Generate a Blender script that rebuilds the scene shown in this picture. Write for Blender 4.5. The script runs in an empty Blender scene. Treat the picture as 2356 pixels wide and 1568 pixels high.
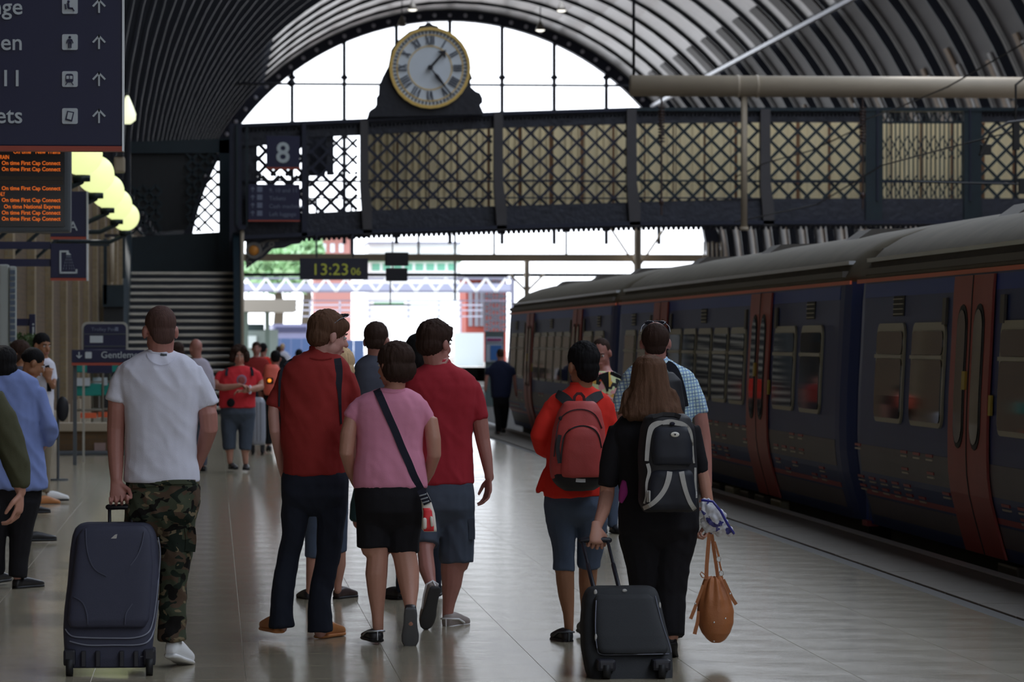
import bpy, bmesh, math, random
import numpy as np
from mathutils import Vector, Matrix, noise
from mathutils.bvhtree import BVHTree
R = random.Random(7)
SC = bpy.context.scene
COL = SC.collection
# ---------------------------------------------------------------- camera
F = 8700.0; TH = math.atan(688/8700.0); H = 1.65
cd = bpy.data.cameras.new('camera'); cam = bpy.data.objects.new('camera', cd); COL.objects.link(cam)
cam.location = (0, 0, H); cam.rotation_euler = (math.pi/2, 0, -TH)
cd.sensor_fit = 'HORIZONTAL'; cd.sensor_width = 36.0; cd.lens = F/2356*36.0
cd.clip_start = 0.1; cd.clip_end = 2000
cd.dof.use_dof = True; cd.dof.focus_distance = 20.0; cd.dof.aperture_fstop = 7.5
SC.camera = cam
# ---------------------------------------------------------------- world, exposure
SC.view_settings.view_transform = 'Standard'; SC.view_settings.look = 'None'
SC.view_settings.gamma = 1.0; SC.view_settings.use_curve_mapping = False
SC.view_settings.exposure = -0.62
w = bpy.data.worlds.new('sky'); SC.world = w; w.use_nodes = True
wn = w.node_tree.nodes; wl = w.node_tree.links; wn.clear()
wo = wn.new('ShaderNodeOutputWorld'); wb = wn.new('ShaderNodeBackground'); wb.inputs['Strength'].default_value = 4.6
tc = wn.new('ShaderNodeTexCoord'); sx = wn.new('ShaderNodeSeparateXYZ'); cr = wn.new('ShaderNodeValToRGB')
wl.new(tc.outputs['Generated'], sx.inputs[0]); wl.new(sx.outputs['Z'], cr.inputs['Fac'])
cr.color_ramp.elements[0].position = 0.0; cr.color_ramp.elements[0].color = (0.90, 0.94, 1.0, 1)
cr.color_ramp.elements[1].position = 0.7; cr.color_ramp.elements[1].color = (0.76, 0.85, 1.0, 1)
wl.new(cr.outputs['Color'], wb.inputs['Color']); wl.new(wb.outputs[0], wo.inputs[0])
SC.cycles.use_denoising = True
SC.cycles.max_bounces = 7; SC.cycles.diffuse_bounces = 4; SC.cycles.glossy_bounces = 3
SC.cycles.transmission_bounces = 3; SC.cycles.transparent_max_bounces = 6
SC.cycles.sample_clamp_indirect = 6.0
sd = bpy.data.lights.new('sun', 'SUN'); so = bpy.data.objects.new('sun', sd); COL.objects.link(so)
sd.energy = 4.0; sd.angle = math.radians(3); sd.color = (1.0, 0.96, 0.9)
so.rotation_euler = (math.radians(38), 0, math.radians(-158))
# ---------------------------------------------------------------- helpers
def at(px, py, Y):
    a = TH + math.atan((px - 1178)/F)
    X = Y*math.tan(a); d = X*math.sin(TH) + Y*math.cos(TH)
    return Vector((X, Y, H + (784 - py)/F*d))
def mpp(px, Y):                       # metres per pixel there
    a = TH + math.atan((px - 1178)/F); X = Y*math.tan(a)
    return (X*math.sin(TH) + Y*math.cos(TH))/F
def depthY(py, px=1178):              # Y of the floor point seen at (px,py)
    d = F*H/(py - 784); a = TH + math.atan((px - 1178)/F)
    return d*math.cos(a)/math.cos(a - TH)
def lin(c):
    c = c/255.0
    return c/12.92 if c <= 0.04045 else ((c + 0.055)/1.055)**2.4
def seen(r, g, b, k=2.4):             # surface colour from a tone seen in dim station light
    v = [min(0.88, lin(x)*k) for x in (r, g, b)]
    return (v[0], v[1], v[2], 1)
MATS = {}
def mat(name, col, rough=0.6, metal=0.0, var=0.0, vscale=8.0, bump=0.0, bscale=60.0, emit=None, es=1.0, spec=0.5, stretch=None, coat=0.0):
    if name in MATS: return MATS[name]
    m = bpy.data.materials.new(name); m.use_nodes = True; MATS[name] = m
    nt = m.node_tree; N = nt.nodes; L = nt.links; b = N['Principled BSDF']
    if len(col) == 3: col = (*col, 1)
    b.inputs['Base Color'].default_value = col; b.inputs['Roughness'].default_value = rough
    b.inputs['Metallic'].default_value = metal; b.inputs['Specular IOR Level'].default_value = spec
    if coat: b.inputs['Coat Weight'].default_value = coat; b.inputs['Coat Roughness'].default_value = 0.08
    if emit: b.inputs['Emission Color'].default_value = (*emit[:3], 1); b.inputs['Emission Strength'].default_value = es
    t = N.new('ShaderNodeTexCoord'); mp = N.new('ShaderNodeMapping'); L.new(t.outputs['Object'], mp.inputs[0])
    if stretch: mp.inputs['Scale'].default_value = stretch
    if var:
        n = N.new('ShaderNodeTexNoise'); n.inputs['Scale'].default_value = vscale; n.inputs['Detail'].default_value = 4
        L.new(mp.outputs[0], n.inputs['Vector'])
        mx = N.new('ShaderNodeMix'); mx.data_type = 'RGBA'
        mx.inputs['A'].default_value = tuple(c*(1 - var) for c in col[:3]) + (1,)
        mx.inputs['B'].default_value = tuple(min(1, c*(1 + var)) for c in col[:3]) + (1,)
        L.new(n.outputs['Fac'], mx.inputs['Factor']); L.new(mx.outputs['Result'], b.inputs['Base Color'])
    if bump:
        n2 = N.new('ShaderNodeTexNoise'); n2.inputs['Scale'].default_value = bscale; n2.inputs['Detail'].default_value = 3
        L.new(mp.outputs[0], n2.inputs['Vector'])
        bp = N.new('ShaderNodeBump'); bp.inputs['Strength'].default_value = bump; bp.inputs['Distance'].default_value = 0.02
        L.new(n2.outputs['Fac'], bp.inputs['Height']); L.new(bp.outputs[0], b.inputs['Normal'])
    return m
def link(name, me, m, parent=None, smooth=False):
    me.name = name
    if m is not None and not me.materials: me.materials.append(m)
    if smooth:
        me.polygons.foreach_set('use_smooth', [True]*len(me.polygons))
    o = bpy.data.objects.new(name, me); COL.objects.link(o)
    if parent is not None:
        o.parent = parent
        o.location = -Vector(parent.get('base', (0, 0, 0)))
    return o
def bmobj(name, bm, m, parent=None, smooth=False):
    bmesh.ops.recalc_face_normals(bm, faces=bm.faces)
    me = bpy.data.meshes.new(name); bm.to_mesh(me); bm.free()
    return link(name, me, m, parent, smooth)
def thing(name, label, cat, loc=(0, 0, 0), group=None):
    o = bpy.data.objects.new(name, None); COL.objects.link(o); o.location = loc
    o['base'] = tuple(loc); o['label'] = label; o['category'] = cat
    if group: o['group'] = group
    return o
def tag(o, label=None, cat=None, group=None, kind=None):
    if label: o['label'] = label
    if cat: o['category'] = cat
    if group: o['group'] = group
    if kind: o['kind'] = kind
    return o
def B(): return bmesh.new()
def box(bm, lo, hi, bev=0.0):
    x0, y0, z0 = lo; x1, y1, z1 = hi
    vs = [bm.verts.new(p) for p in ((x0,y0,z0),(x1,y0,z0),(x1,y1,z0),(x0,y1,z0),(x0,y0,z1),(x1,y0,z1),(x1,y1,z1),(x0,y1,z1))]
    fs = [bm.faces.new([vs[i] for i in q]) for q in ((3,2,1,0),(4,5,6,7),(0,1,5,4),(1,2,6,5),(2,3,7,6),(3,0,4,7))]
    if bev:
        es = list({e for f in fs for e in f.edges})
        bmesh.ops.bevel(bm, geom=es, offset=bev, segments=2, affect='EDGES', profile=0.6)
def prism(bm, pts, a, b):
    """polygon pts (Vectors) extruded from +a to +b (Vectors)"""
    p = [bm.verts.new(q + a) for q in pts]; r = [bm.verts.new(q + b) for q in pts]; n = len(pts)
    try:
        bm.faces.new(p[::-1]); bm.faces.new(r)
    except ValueError: pass
    for i in range(n): bm.faces.new((p[i], p[(i+1) % n], r[(i+1) % n], r[i]))
def frame(d):
    d = d.normalized(); u = Vector((0, 0, 1)) if abs(d.z) < 0.9 else Vector((0, 1, 0))
    a = d.cross(u).normalized(); return a, a.cross(d).normalized()
def tube(bm, pts, rs, n=10, caps=True, ratio=1.0, up=None, twist=0):
    """pts Vectors, rs radii (number or list); ratio = second axis / first; round caps"""
    m = len(pts)
    if not isinstance(rs, (list, tuple)): rs = [rs]*m
    rings = []
    prev = None
    seq = []
    for i in range(m):
        t = (pts[min(i+1, m-1)] - pts[max(i-1, 0)])
        if t.length < 1e-9: t = Vector((0, 0, 1))
        t.normalize()
        if up is not None:
            a = t.cross(up)
            a = a.normalized() if a.length > 1e-6 else frame(t)[0]
            b = a.cross(t).normalized()
        elif prev is None: a, b = frame(t)
        else:
            a = (prev - t*prev.dot(t))
            a = a.normalized() if a.length > 1e-6 else frame(t)[0]
            b = a.cross(t).normalized()
        prev = a
        seq.append((pts[i], t, a, b, rs[i]))
    ext = []
    c0, c1 = caps if isinstance(caps, tuple) else (caps, caps)
    if c0:
        p, t, a, b, r = seq[0]
        ext += [(p - t*r*0.9*ratio, t, a, b, r*0.35), (p - t*r*0.55*ratio, t, a, b, r*0.8)]
    ext += seq
    if c1:
        p, t, a, b, r = seq[-1]
        ext += [(p + t*r*0.55*ratio, t, a, b, r*0.8), (p + t*r*0.9*ratio, t, a, b, r*0.35)]
    for p, t, a, b, r in ext:
        rings.append([bm.verts.new(p + a*(r*math.cos(2*math.pi*k/n)) + b*(r*ratio*math.sin(2*math.pi*k/n))) for k in range(n)])
    for i in range(len(rings)-1):
        for k in range(n):
            bm.faces.new((rings[i][k], rings[i][(k+1) % n], rings[i+1][(k+1) % n], rings[i+1][k]))
    bm.faces.new(rings[0][::-1]); bm.faces.new(rings[-1])
def rings(bm, spec, n=20, ex=2.4):
    """spec: list of (centre Vector, rx, ry, yaw); lofted closed solid of horizontal superellipse rings"""
    out = []
    if len(spec) == 1: spec = [spec[0], (spec[0][0] - Vector((0, 0, .12)), *spec[0][1:])]
    for c, rx, ry, yaw in spec:
        ca, sa = math.cos(yaw), math.sin(yaw); ring = []
        for k in range(n):
            t = 2*math.pi*k/n; x = rx*abs(math.cos(t))**(2/ex)*(1 if math.cos(t) >= 0 else -1)
            y = ry*abs(math.sin(t))**(2/ex)*(1 if math.sin(t) >= 0 else -1)
            ring.append(bm.verts.new(c + Vector((x*ca - y*sa, x*sa + y*ca, 0))))
        out.append(ring)
    for i in range(len(out)-1):
        for k in range(n):
            bm.faces.new((out[i][k], out[i][(k+1) % n], out[i+1][(k+1) % n], out[i+1][k]))
    bm.faces.new(out[0][::-1]); bm.faces.new(out[-1])
def ell(bm, c, r, rot=None, seg=16, rg=10):
    m = Matrix.Translation(c) @ (rot.to_4x4() if rot is not None else Matrix.Identity(4)) @ Matrix.Diagonal((*r, 1))
    bmesh.ops.create_uvsphere(bm, u_segments=seg, v_segments=rg, radius=1, matrix=m)
def bar(bm, p, q, w, t, nrm=Vector((0, -1, 0))):
    """flat bar p-q, width w in the plane normal to nrm, thickness t along nrm"""
    d = (q - p).normalized(); s = d.cross(nrm).normalized()*w/2; n = nrm.normalized()*t/2
    prism(bm, [p - s - n, p + s - n, p + s + n, p - s + n], Vector(), q - p)
def text(name, s, loc, h, m, parent=None, ext=0.002, ax='LEFT', rot=(math.pi/2, 0, 0), sx=1.0, bold=0.0):
    c = bpy.data.curves.new(name, 'FONT'); c.body = s; c.size = h/0.72; c.align_x = ax; c.extrude = ext; c.offset = bold; c.resolution_u = 3
    o = bpy.data.objects.new(name, c); COL.objects.link(o); o.rotation_euler = rot; o.scale = (sx, 1, 1)
    bpy.context.view_layer.update()
    me = bpy.data.meshes.new_from_object(o.evaluated_get(bpy.context.evaluated_depsgraph_get()))
    bpy.data.objects.remove(o)
    M = Matrix.Translation(loc) @ Matrix.Rotation(rot[2], 4, 'Z') @ Matrix.Rotation(rot[1], 4, 'Y') @ Matrix.Rotation(rot[0], 4, 'X') @ Matrix.Diagonal((sx, 1, 1, 1))
    me.transform(M)
    return link(name, me, m, parent)
def dup(root, dloc, **kw):
    r = root.copy(); COL.objects.link(r); r.location = Vector(root.location) + Vector(dloc)
    for k, v in kw.items(): r[k] = v
    for ch in root.children:
        c = ch.copy(); COL.objects.link(c); c.parent = r
        for g in ch.children:
            d = g.copy(); COL.objects.link(d); d.parent = c
    return r
def mixmat(m, fac_socket, ca, cb):
    N = m.node_tree.nodes; L = m.node_tree.links
    mx = N.new('ShaderNodeMix'); mx.data_type = 'RGBA'
    for key, c in (('A', ca), ('B', cb)):
        if isinstance(c, tuple): mx.inputs[key].default_value = c if len(c) == 4 else (*c, 1)
        else: L.new(c, mx.inputs[key])
    L.new(fac_socket, mx.inputs['Factor'])
    return mx.outputs['Result']
def mnode(m, op, a, b=None, c=None):
    n = m.node_tree.nodes.new('ShaderNodeMath'); n.operation = op
    for i, v in enumerate((a, b, c)):
        if v is None: continue
        if isinstance(v, (int, float)): n.inputs[i].default_value = v
        else: m.node_tree.links.new(v, n.inputs[i])
    return n.outputs[0]
# ================================================================= SETTING
FL_X0, GUT = -2.6, 4.66
floorm = mat('polished floor', (0.345, 0.30, 0.215, 1), 0.22, var=0.10, vscale=3.0, bump=0.05, bscale=9.0, spec=0.42)
N = floorm.node_tree.nodes; L = floorm.node_tree.links
rn = N.new('ShaderNodeTexNoise'); rn.inputs['Scale'].default_value = 2.2; rn.inputs['Detail'].default_value = 5
tcn = N.new('ShaderNodeTexCoord'); L.new(tcn.outputs['Object'], rn.inputs['Vector'])
mr = N.new('ShaderNodeMapRange'); mr.inputs['To Min'].default_value = 0.11; mr.inputs['To Max'].default_value = 0.24
L.new(rn.outputs['Fac'], mr.inputs['Value']); L.new(mr.outputs[0], N['Principled BSDF'].inputs['Roughness'])
groutm = mat('floor joint', (0.27, 0.23, 0.17, 1), 0.35)
edgem = mat('platform edge stone', (0.22, 0.19, 0.16, 1), 0.7, var=0.2, vscale=6, bump=0.3, bscale=50)
whitem = mat('white edge line', (0.62, 0.62, 0.62, 1), 0.6, var=0.2, vscale=9)
gutm = mat('gutter grating', (0.07, 0.065, 0.06, 1), 0.6)
ballm = mat('ballast', (0.05, 0.045, 0.04, 1), 0.9, var=0.5, vscale=20, bump=0.8, bscale=30)
steelm = mat('rail steel', (0.3, 0.28, 0.27, 1), 0.35, metal=0.9)
T = 0.75
bm = B(); box(bm, (FL_X0-0.3, -45, -0.4), (GUT, 600, -0.002)); fl = bmobj('floor', bm, groutm); tag(fl, kind='structure')
bm = B(); box(bm, (0, 0, -0.002), (T-0.0015, T-0.0015, 0), 0.0)
es = [e for e in bm.edges if all(v.co.z > -0.001 for v in e.verts)]
bmesh.ops.bevel(bm, geom=es, offset=0.0008, segments=1, affect='EDGES')
tile0 = bmobj('floor_tile', bm, floorm, fl)
cols = [FL_X0 - 0.3 + i*T for i in range(10)]
first = True; Y0T = 17.0; nr = 29
tiles_x = [GUT - (i+1)*T for i in range(10)]
for j in range(nr):
    for x in tiles_x:
        o = tile0 if first else tile0.copy()
        if not first: COL.objects.link(o)
        first = False; o.location = (x, Y0T + j*T, 0)
# the tiles beyond: one mesh
bm = B()
for y0, y1 in ((-45, 17), (Y0T + nr*T, 240)):
    y = y0
    while y < y1 - 0.01:
        for x in tiles_x: 
            if y0 < 0 : 
                continue
            q = [bm.verts.new(p) for p in ((x, y, 0), (x+T-0.0015, y, 0), (x+T-0.0015, min(y+T-0.0015, y1), 0), (x, min(y+T-0.0015, y1), 0))]
            bm.faces.new(q)
        y += T
    if y0 < 0:
        q = [bm.verts.new(p) for p in ((tiles_x[-1], y0, 0), (GUT-0.0015, y0, 0), (GUT-0.0015, y1-0.008, 0), (tiles_x[-1], y1-0.008, 0))]; bm.faces.new(q)
o = bmobj('distant_tiles', bm, floorm, fl); o['kind'] = 'stuff'
# platform edge
bm = B(); box(bm, (GUT, -45, -0.4), (GUT+0.14, 300, -0.012)); tag(bmobj('trim_1', bm, gutm), kind='structure')
bm = B(); box(bm, (GUT+0.14, -45, -0.93), (5.50, 300, -0.02)); pe = bmobj('trim_2', bm, gutm); tag(pe, kind='structure')
sl = None
for k in range(60):
    y = 18 + k*1.1
    if sl is None:
        bm = B(); box(bm, (0, 0, -0.03), (0.68, 1.08, 0), 0.006); sl = bmobj('edge_slab', bm, edgem, pe); o = sl
    else: o = sl.copy(); COL.objects.link(o)
    o.location = (GUT+0.145, y, -0.002*R.random())
bm = B(); box(bm, (GUT+0.145, -45, -0.03), (GUT+0.825, 17.98, 0)); box(bm, (GUT+0.145, 84.1, -0.03), (GUT+0.825, 300, 0))
tag(bmobj('distant_edge_slabs', bm, edgem, pe), kind='stuff')
bm = B(); box(bm, (GUT+0.83, -45, -0.03), (GUT+0.93, 300, 0.004)); bmobj('white_edge_line', bm, whitem, pe)
bm = B(); box(bm, (5.5, -45, -1.1), (32, 600, -0.93)); tag(bmobj('ground', bm, ballm), kind='structure')
for tx in (7.15, 14.0):
    bm = B()
    for s in (-0.72, 0.72): box(bm, (tx+s-0.035, -45, -0.93), (tx+s+0.035, 400, -0.80))
    t_ = thing('railway_track', 'steel rails of the track beside the platform' if tx < 9 else 'steel rails of the far track beyond the train', 'track', (tx, 0, -0.93))
    bmobj('rail', bm, steelm, t_)
# other platform on the far side
bm = B(); box(bm, (17.5, -45, -0.93), (29.5, 400, 0)); tag(bmobj('floor_2', bm, edgem), kind='structure')

# ---- vault
CX, CZ, RV = 14.5, 5.3, 16.9
YE = 232.0
ribm = mat('rib iron', seen(26, 29, 38, 1.4), 0.45, metal=0.3, var=0.2, vscale=3)
liningm = mat('roof lining', (0.045, 0.04, 0.04, 1), 0.5, metal=0.2)
crownm = mat('crown sheet metal', (0.34, 0.33, 0.325, 1), 0.30, metal=0.85, var=0.25, vscale=0.8, bump=0.25, bscale=3)
stripm = mat('roof board strip', (0.20, 0.14, 0.09, 1), 0.55, var=0.4, vscale=2)
stripw = mat('pale roof strip', (0.22, 0.21, 0.20, 1), 0.45, var=0.3, vscale=2)
def arcpt(ph, r, y): return Vector((CX + r*math.cos(ph), y, CZ + r*math.sin(ph)))
def vault_band(bm, y0, y1, p0, p1, r, n, th=0.06):
    prev = None
    for i in range(n+1):
        ph = p0 + (p1-p0)*i/n
        c = [bm.verts.new(arcpt(ph, rr, yy)) for rr, yy in ((r, y0), (r, y1), (r+th, y1), (r+th, y0))]
        if prev:
            for k in range(4): bm.faces.new((prev[k], prev[(k+1) % 4], c[(k+1) % 4], c[k]))
        else: bm.faces.new(c)
        prev = c
    bm.faces.new(prev[::-1])
D = math.radians
roof = thing('ceiling', '', ''); del roof['label']; del roof['category']; roof['kind'] = 'structure'
# lower lining both sides; crown lining only near the far end, open lights in the crown before it
for (a, b, y0, y1, mm, nm) in ((D(133), D(180), -45, YE, liningm, 'side_lining'), (D(0), D(41), -45, YE, liningm, 'side_lining'),
                        (D(41), D(60), 120, YE, crownm, 'crown_sheet'), (D(58), D(133), 196, YE, crownm, 'crown_sheet'), (D(41), D(66), -45, 120, liningm, 'side_lining'),
                        (D(106), D(133), -45, 196, liningm, 'side_lining')):
    bm = B(); vault_band(bm, y0, y1, a, b, RV - (0.24 if mm is crownm else 0), 14); bmobj(nm, bm, mm, roof)
RIB = 6.1
nrib = int((YE+45)/RIB)
rib0 = None
for k in range(nrib+1):
    y = YE - k*RIB
    if y < -40: break
    big = (k % 2 == 0)
    if rib0 is None or k == 1:
        bm = B(); vault_band(bm, -0.11, 0.11, 0, math.pi, RV-0.38, 40, 0.08); vault_band(bm, -0.03, 0.03, 0, math.pi, RV-0.34, 40, 0.34)
        if k == 0: rib0 = bmobj('roof_rib', bm, ribm, roof)
        else: rib1 = bmobj('roof_rib', bm, ribm, roof)
        o = rib0 if k == 0 else rib1
    else:
        o = (rib0 if big else rib1).copy(); COL.objects.link(o)
    o.location = (0, y, 0)
# circumferential boards between ribs on the lower right, and fine studs on the left
bm = B(); bm2 = B(); bm3 = B()
for k in range(30):
    y = YE - k*RIB - RIB/2
    if y < 60: break
    vault_band(bm, y-1.5, y-1.0, D(2), D(22 + 3*math.sin(k*1.7)), RV-0.10, 8, 0.08)
    vault_band(bm2, y-0.8, y-0.3, D(11), D(26), RV-0.10, 8, 0.08)
    vault_band(bm, y-0.2, y+0.5, D(2), D(27 + 2*math.sin(k*2.1)), RV-0.10, 8, 0.08)
    vault_band(bm2, y+1.9, y+2.1, D(11), D(41), RV-0.18, 8, 0.16)
    for j in range(3):
        vault_band(bm3, y-1.6+j*1.5, y-1.5+j*1.5, D(134), D(179), RV-0.09, 10, 0.08)
bmobj('roof_board', bm, stripm, roof)['kind'] = 'stuff'; bmobj('pale_roof_board', bm2, stripw, roof)['kind'] = 'stuff'
bmobj('lining_batten', bm3, mat('batten', (0.085, 0.08, 0.078, 1), 0.4, metal=0.3), roof)['kind'] = 'stuff'
# dark cross panels on the crown side
bm = B()
for k in range(18):
    y = YE - k*RIB - RIB*0.55
    vault_band(bm, y-1.6, y+0.6, D(41), D(47.5), RV-0.33, 6, 0.06)
bmobj('crown_panel', bm, liningm, roof)['kind'] = 'stuff'
purm = mat('purlin', (0.45, 0.46, 0.50, 1), 0.35, metal=0.5)
bm = B(); c = arcpt(D(41), RV-0.45, 0); box(bm, (c.x-0.09, 60, c.z-0.09), (c.x+0.09, YE, c.z+0.09)); bmobj('purlin', bm, purm, roof)
bm = B(); prism(bm, [arcpt(math.pi*i/24, RV+0.3, -45.2) for i in range(25)] + [Vector((CX-RV-.3, -45.2, 5.6)), Vector((CX-6, -45.2, 5.6)), Vector((CX-6, -45.2, 9)), Vector((CX+6, -45.2, 9)), Vector((CX+6, -45.2, 5.6)), Vector((CX+RV+.3, -45.2, 5.6))][::1], Vector(), Vector((0, -.5, 0)))
tag(bmobj('wall_back', bm, mat('end wall plaster', (.5, .46, .4, 1), .8)), kind='structure')
# ---- gable end: ring, mullions, spandrel
navy = mat('painted iron', seen(24, 28, 44, 1.6), 0.45, metal=0.2, var=0.3, vscale=4)
gab = thing('window_1', '', ''); del gab['label']; del gab['category']; gab['kind'] = 'structure'
bm = B(); vault_band(bm, YE-0.3, YE+0.5, 0, math.pi, 16.0, 64, 0.85); bmobj('arch_ring', bm, navy, gab)
ring0 = None
studm = mat('pale stud', (0.5, 0.5, 0.6, 1), 0.4)
for i in range(43):
    ph = D(20 + i*140/42.0); p = arcpt(ph, 16.35, YE-0.36)
    if ring0 is None: bm = B(); ell(bm, Vector(), (0.13, 0.08, 0.13), seg=8, rg=6); ring0 = bmobj('arch_stud', bm, studm, gab, True); o = ring0
    else: o = ring0.copy(); COL.objects.link(o)
    o.location = p
for px in (551, 672, 792, 912, 1035, 1155, 1275, 1395, 1516):
    x = at(px, 0, YE).x; d = 16.1**2 - (x-CX)**2
    if d <= 0: continue
    zt = CZ + math.sqrt(d)
    bm = B(); box(bm, (x-0.11, YE-0.1, 7.6), (x+0.11, YE+0.15, zt)); bmobj('mullion', bm, navy, gab)
    if zt > 14:
        bm = B(); zz = at(px, 178, YE).z; ell(bm, Vector((x, YE, zz)), (0.24, 0.2, 0.16)); bmobj('mullion_boss', bm, navy, gab, True)
# beams of the screen below the arch
beige = mat('beige paint', seen(150, 138, 120, 1.35), 0.55, var=0.12, vscale=2)
glz = mat('green glazing', (0.45, 0.8, 0.68, 1), 0.3)
def pbox(name, x0, y0, x1, y1, Y, th, m, parent=None, bev=0, **kw):
    a = at(x0, y1, Y); b = at(x1, y0, Y)
    bm = B(); box(bm, (a.x, Y, a.z), (b.x, Y+th, b.z), bev); return bmobj(name, bm, m, parent, **kw)
pbox('screen_beam', 560, 585, 1660, 600, YE, 0.4, beige, gab)
pbox('lower_beam', 560, 629, 1660, 635, YE, 0.3, ribm, gab)
for px in (728, 808, 963, 1047, 1137, 1303): pbox('post', px-2.5, 460, px+2.5, 690 if px == 1047 else 600, YE+0.1, 0.12, navy, gab)
for px, pw in ((1212, 6), (1467, 9)):
    t_ = thing('iron_column', 'beige iron column with Y-shaped brackets rising %s the train roof' % ('beyond the far end of' if px < 1300 else 'behind'), 'column', at(px, 840, YE-1))
    a = at(px, 460 if px > 1300 else 600, YE-1); zz = -0.9; 
    bm = B(); tube(bm, [Vector((a.x, YE-1, zz)), Vector((a.x, YE-1, a.z))], pw*mpp(px, YE), 12, caps=False); bmobj('shaft', bm, beige, t_, True)
    for s in (-1, 1):
        for (dy0, dy1, dx) in (((618, 535, 62),) if px > 1300 else ((670, 640, 40),)):
            bm = B(); p = at(px, dy0, YE-1); q = at(px + s*dx, dy1 - 10, YE-1); tube(bm, [p, q], 2.6*mpp(px, YE), 8, caps=False); bmobj('bracket', bm, beige, t_, True)
# outer wall between the two sheds, seen under the bridge on the right
arcm = mat('arcade wall', seen(28, 30, 42, 1.8), 0.6, var=0.4, vscale=1, stretch=(1, 3, 0.2))
bm = B(); box(bm, (CX+RV-0.2, -45, -0.93), (CX+RV+0.8, YE, CZ+1.0)); wr = bmobj('wall_right', bm, arcm); tag(wr, kind='structure')
pm = None
for k in range(40):
    y = YE - k*RIB
    if pm is None: bm = B(); box(bm, (CX+RV-0.55, -0.3, -0.9), (CX+RV-0.2, 0.3, CZ+0.4)); pm = bmobj('pilaster', bm, ribm, wr); o = pm
    else: o = pm.copy(); COL.objects.link(o)
    o.location = (0, y, 0)
# fence at the right end
bm = B()
for k in range(12):
    p = at(1620 + k*10, 600, YE-2); box(bm, (p.x-0.05, YE-2, -0.9), (p.x+0.05, YE-1.9, at(1620, 558 + 2*(k % 2), YE).z))
t_ = thing('railing', 'pale vertical railing at the far end right of the white opening', 'railing', at(1680, 840, YE-2)); o = bmobj('bars', bm, beige, t_); o['kind'] = 'stuff'
# ---- left brick wall with pilasters
def brickmat(name, c1, c2, cm, yz=True):
    m = mat(name, c1, 0.85); N = m.node_tree.nodes; L = m.node_tree.links
    t = N.new('ShaderNodeTexCoord'); s = N.new('ShaderNodeSeparateXYZ'); c = N.new('ShaderNodeCombineXYZ'); L.new(t.outputs['Object'], s.inputs[0])
    su = mnode(m, 'ADD', s.outputs['X'], s.outputs['Y']); L.new(su, c.inputs[0]); L.new(s.outputs['Z'], c.inputs[1])
    b = N.new('ShaderNodeTexBrick'); b.inputs['Scale'].default_value = 1.0; b.inputs['Brick Width'].default_value = 0.225; b.inputs['Row Height'].default_value = 0.075
    b.inputs['Mortar Size'].default_value = 0.006; b.inputs['Color1'].default_value = c1; b.inputs['Color2'].default_value = c2; b.inputs['Mortar'].default_value = cm
    L.new(c.outputs[0], b.inputs['Vector']); n = N.new('ShaderNodeTexNoise'); n.inputs['Scale'].default_value = 1.3; L.new(t.outputs['Object'], n.inputs[0])
    o_ = mixmat(m, n.outputs['Fac'], b.outputs['Color'], tuple(x*0.5 for x in c1[:3]) + (1,)); L.new(o_, N['Principled BSDF'].inputs['Base Color'])
    bp = N.new('ShaderNodeBump'); bp.inputs['Distance'].default_value = 0.01; L.new(b.outputs['Fac'], bp.inputs['Height']); bp.invert = True; L.new(bp.outputs[0], N['Principled BSDF'].inputs['Normal'])
    return m
brick = brickmat('brown brick', (0.18, 0.105, 0.045, 1), (0.12, 0.068, 0.032, 1), (0.11, 0.085, 0.06, 1))
brick2 = brickmat('pale brick', (0.40, 0.30, 0.17, 1), (0.30, 0.22, 0.12, 1), (0.30, 0.26, 0.2, 1))
bm = B(); box(bm, (-3.4, 18, -0.4), (-2.75, YE, CZ+0.6)); wl_ = bmobj('wall_left', bm, brick); tag(wl_, kind='structure')
bm = B(); box(bm, (-3.4, -12, -0.4), (-2.75, 18, CZ+0.6)); wl2 = bmobj('wall_left_near', bm, brick); tag(wl2, kind='structure')
pz = None
for k in range(30):
    y = 26 + k*6.1
    if pz is None:
        bm = B(); box(bm, (-2.76, 0, 0), (-2.64, 0.6, 5.2)); pz = bmobj('pilaster', bm, brick2, wl_); o = pz
        bm = B(); box(bm, (-2.76, -0.03, 0), (-2.60, 0.63, 0.5)); box(bm, (-2.76, -0.03, 5.0), (-2.60, 0.63, 5.25)); pb = bmobj('pilaster_base', bm, beige, pz)
        pb.location = (0, 0, 0)
    else:
        o = pz.copy(); COL.objects.link(o); q = pb.copy(); COL.objects.link(q); q.parent = o
    o.location = (0, y, 0)
# horizontal tie rod across the shed
bm = B(); p = at(300, 190, 150); q = at(900, 192, 150)
tube(bm, [Vector((CX-15.2, 200, at(300, 191, 200).z)), Vector((CX+15.2, 200, at(300, 191, 200).z))], 0.07, 8); bmobj('tie_rod', bm, ribm, roof, True)
bm = B()
for px in (412, 670): ell(bm, Vector((at(px, 190, 200).x, 200, at(px, 191, 200).z)), (0.22, 0.2, 0.2))
bmobj('tie_rod_joint', bm, ribm, roof, True)['kind'] = 'stuff'
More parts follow.
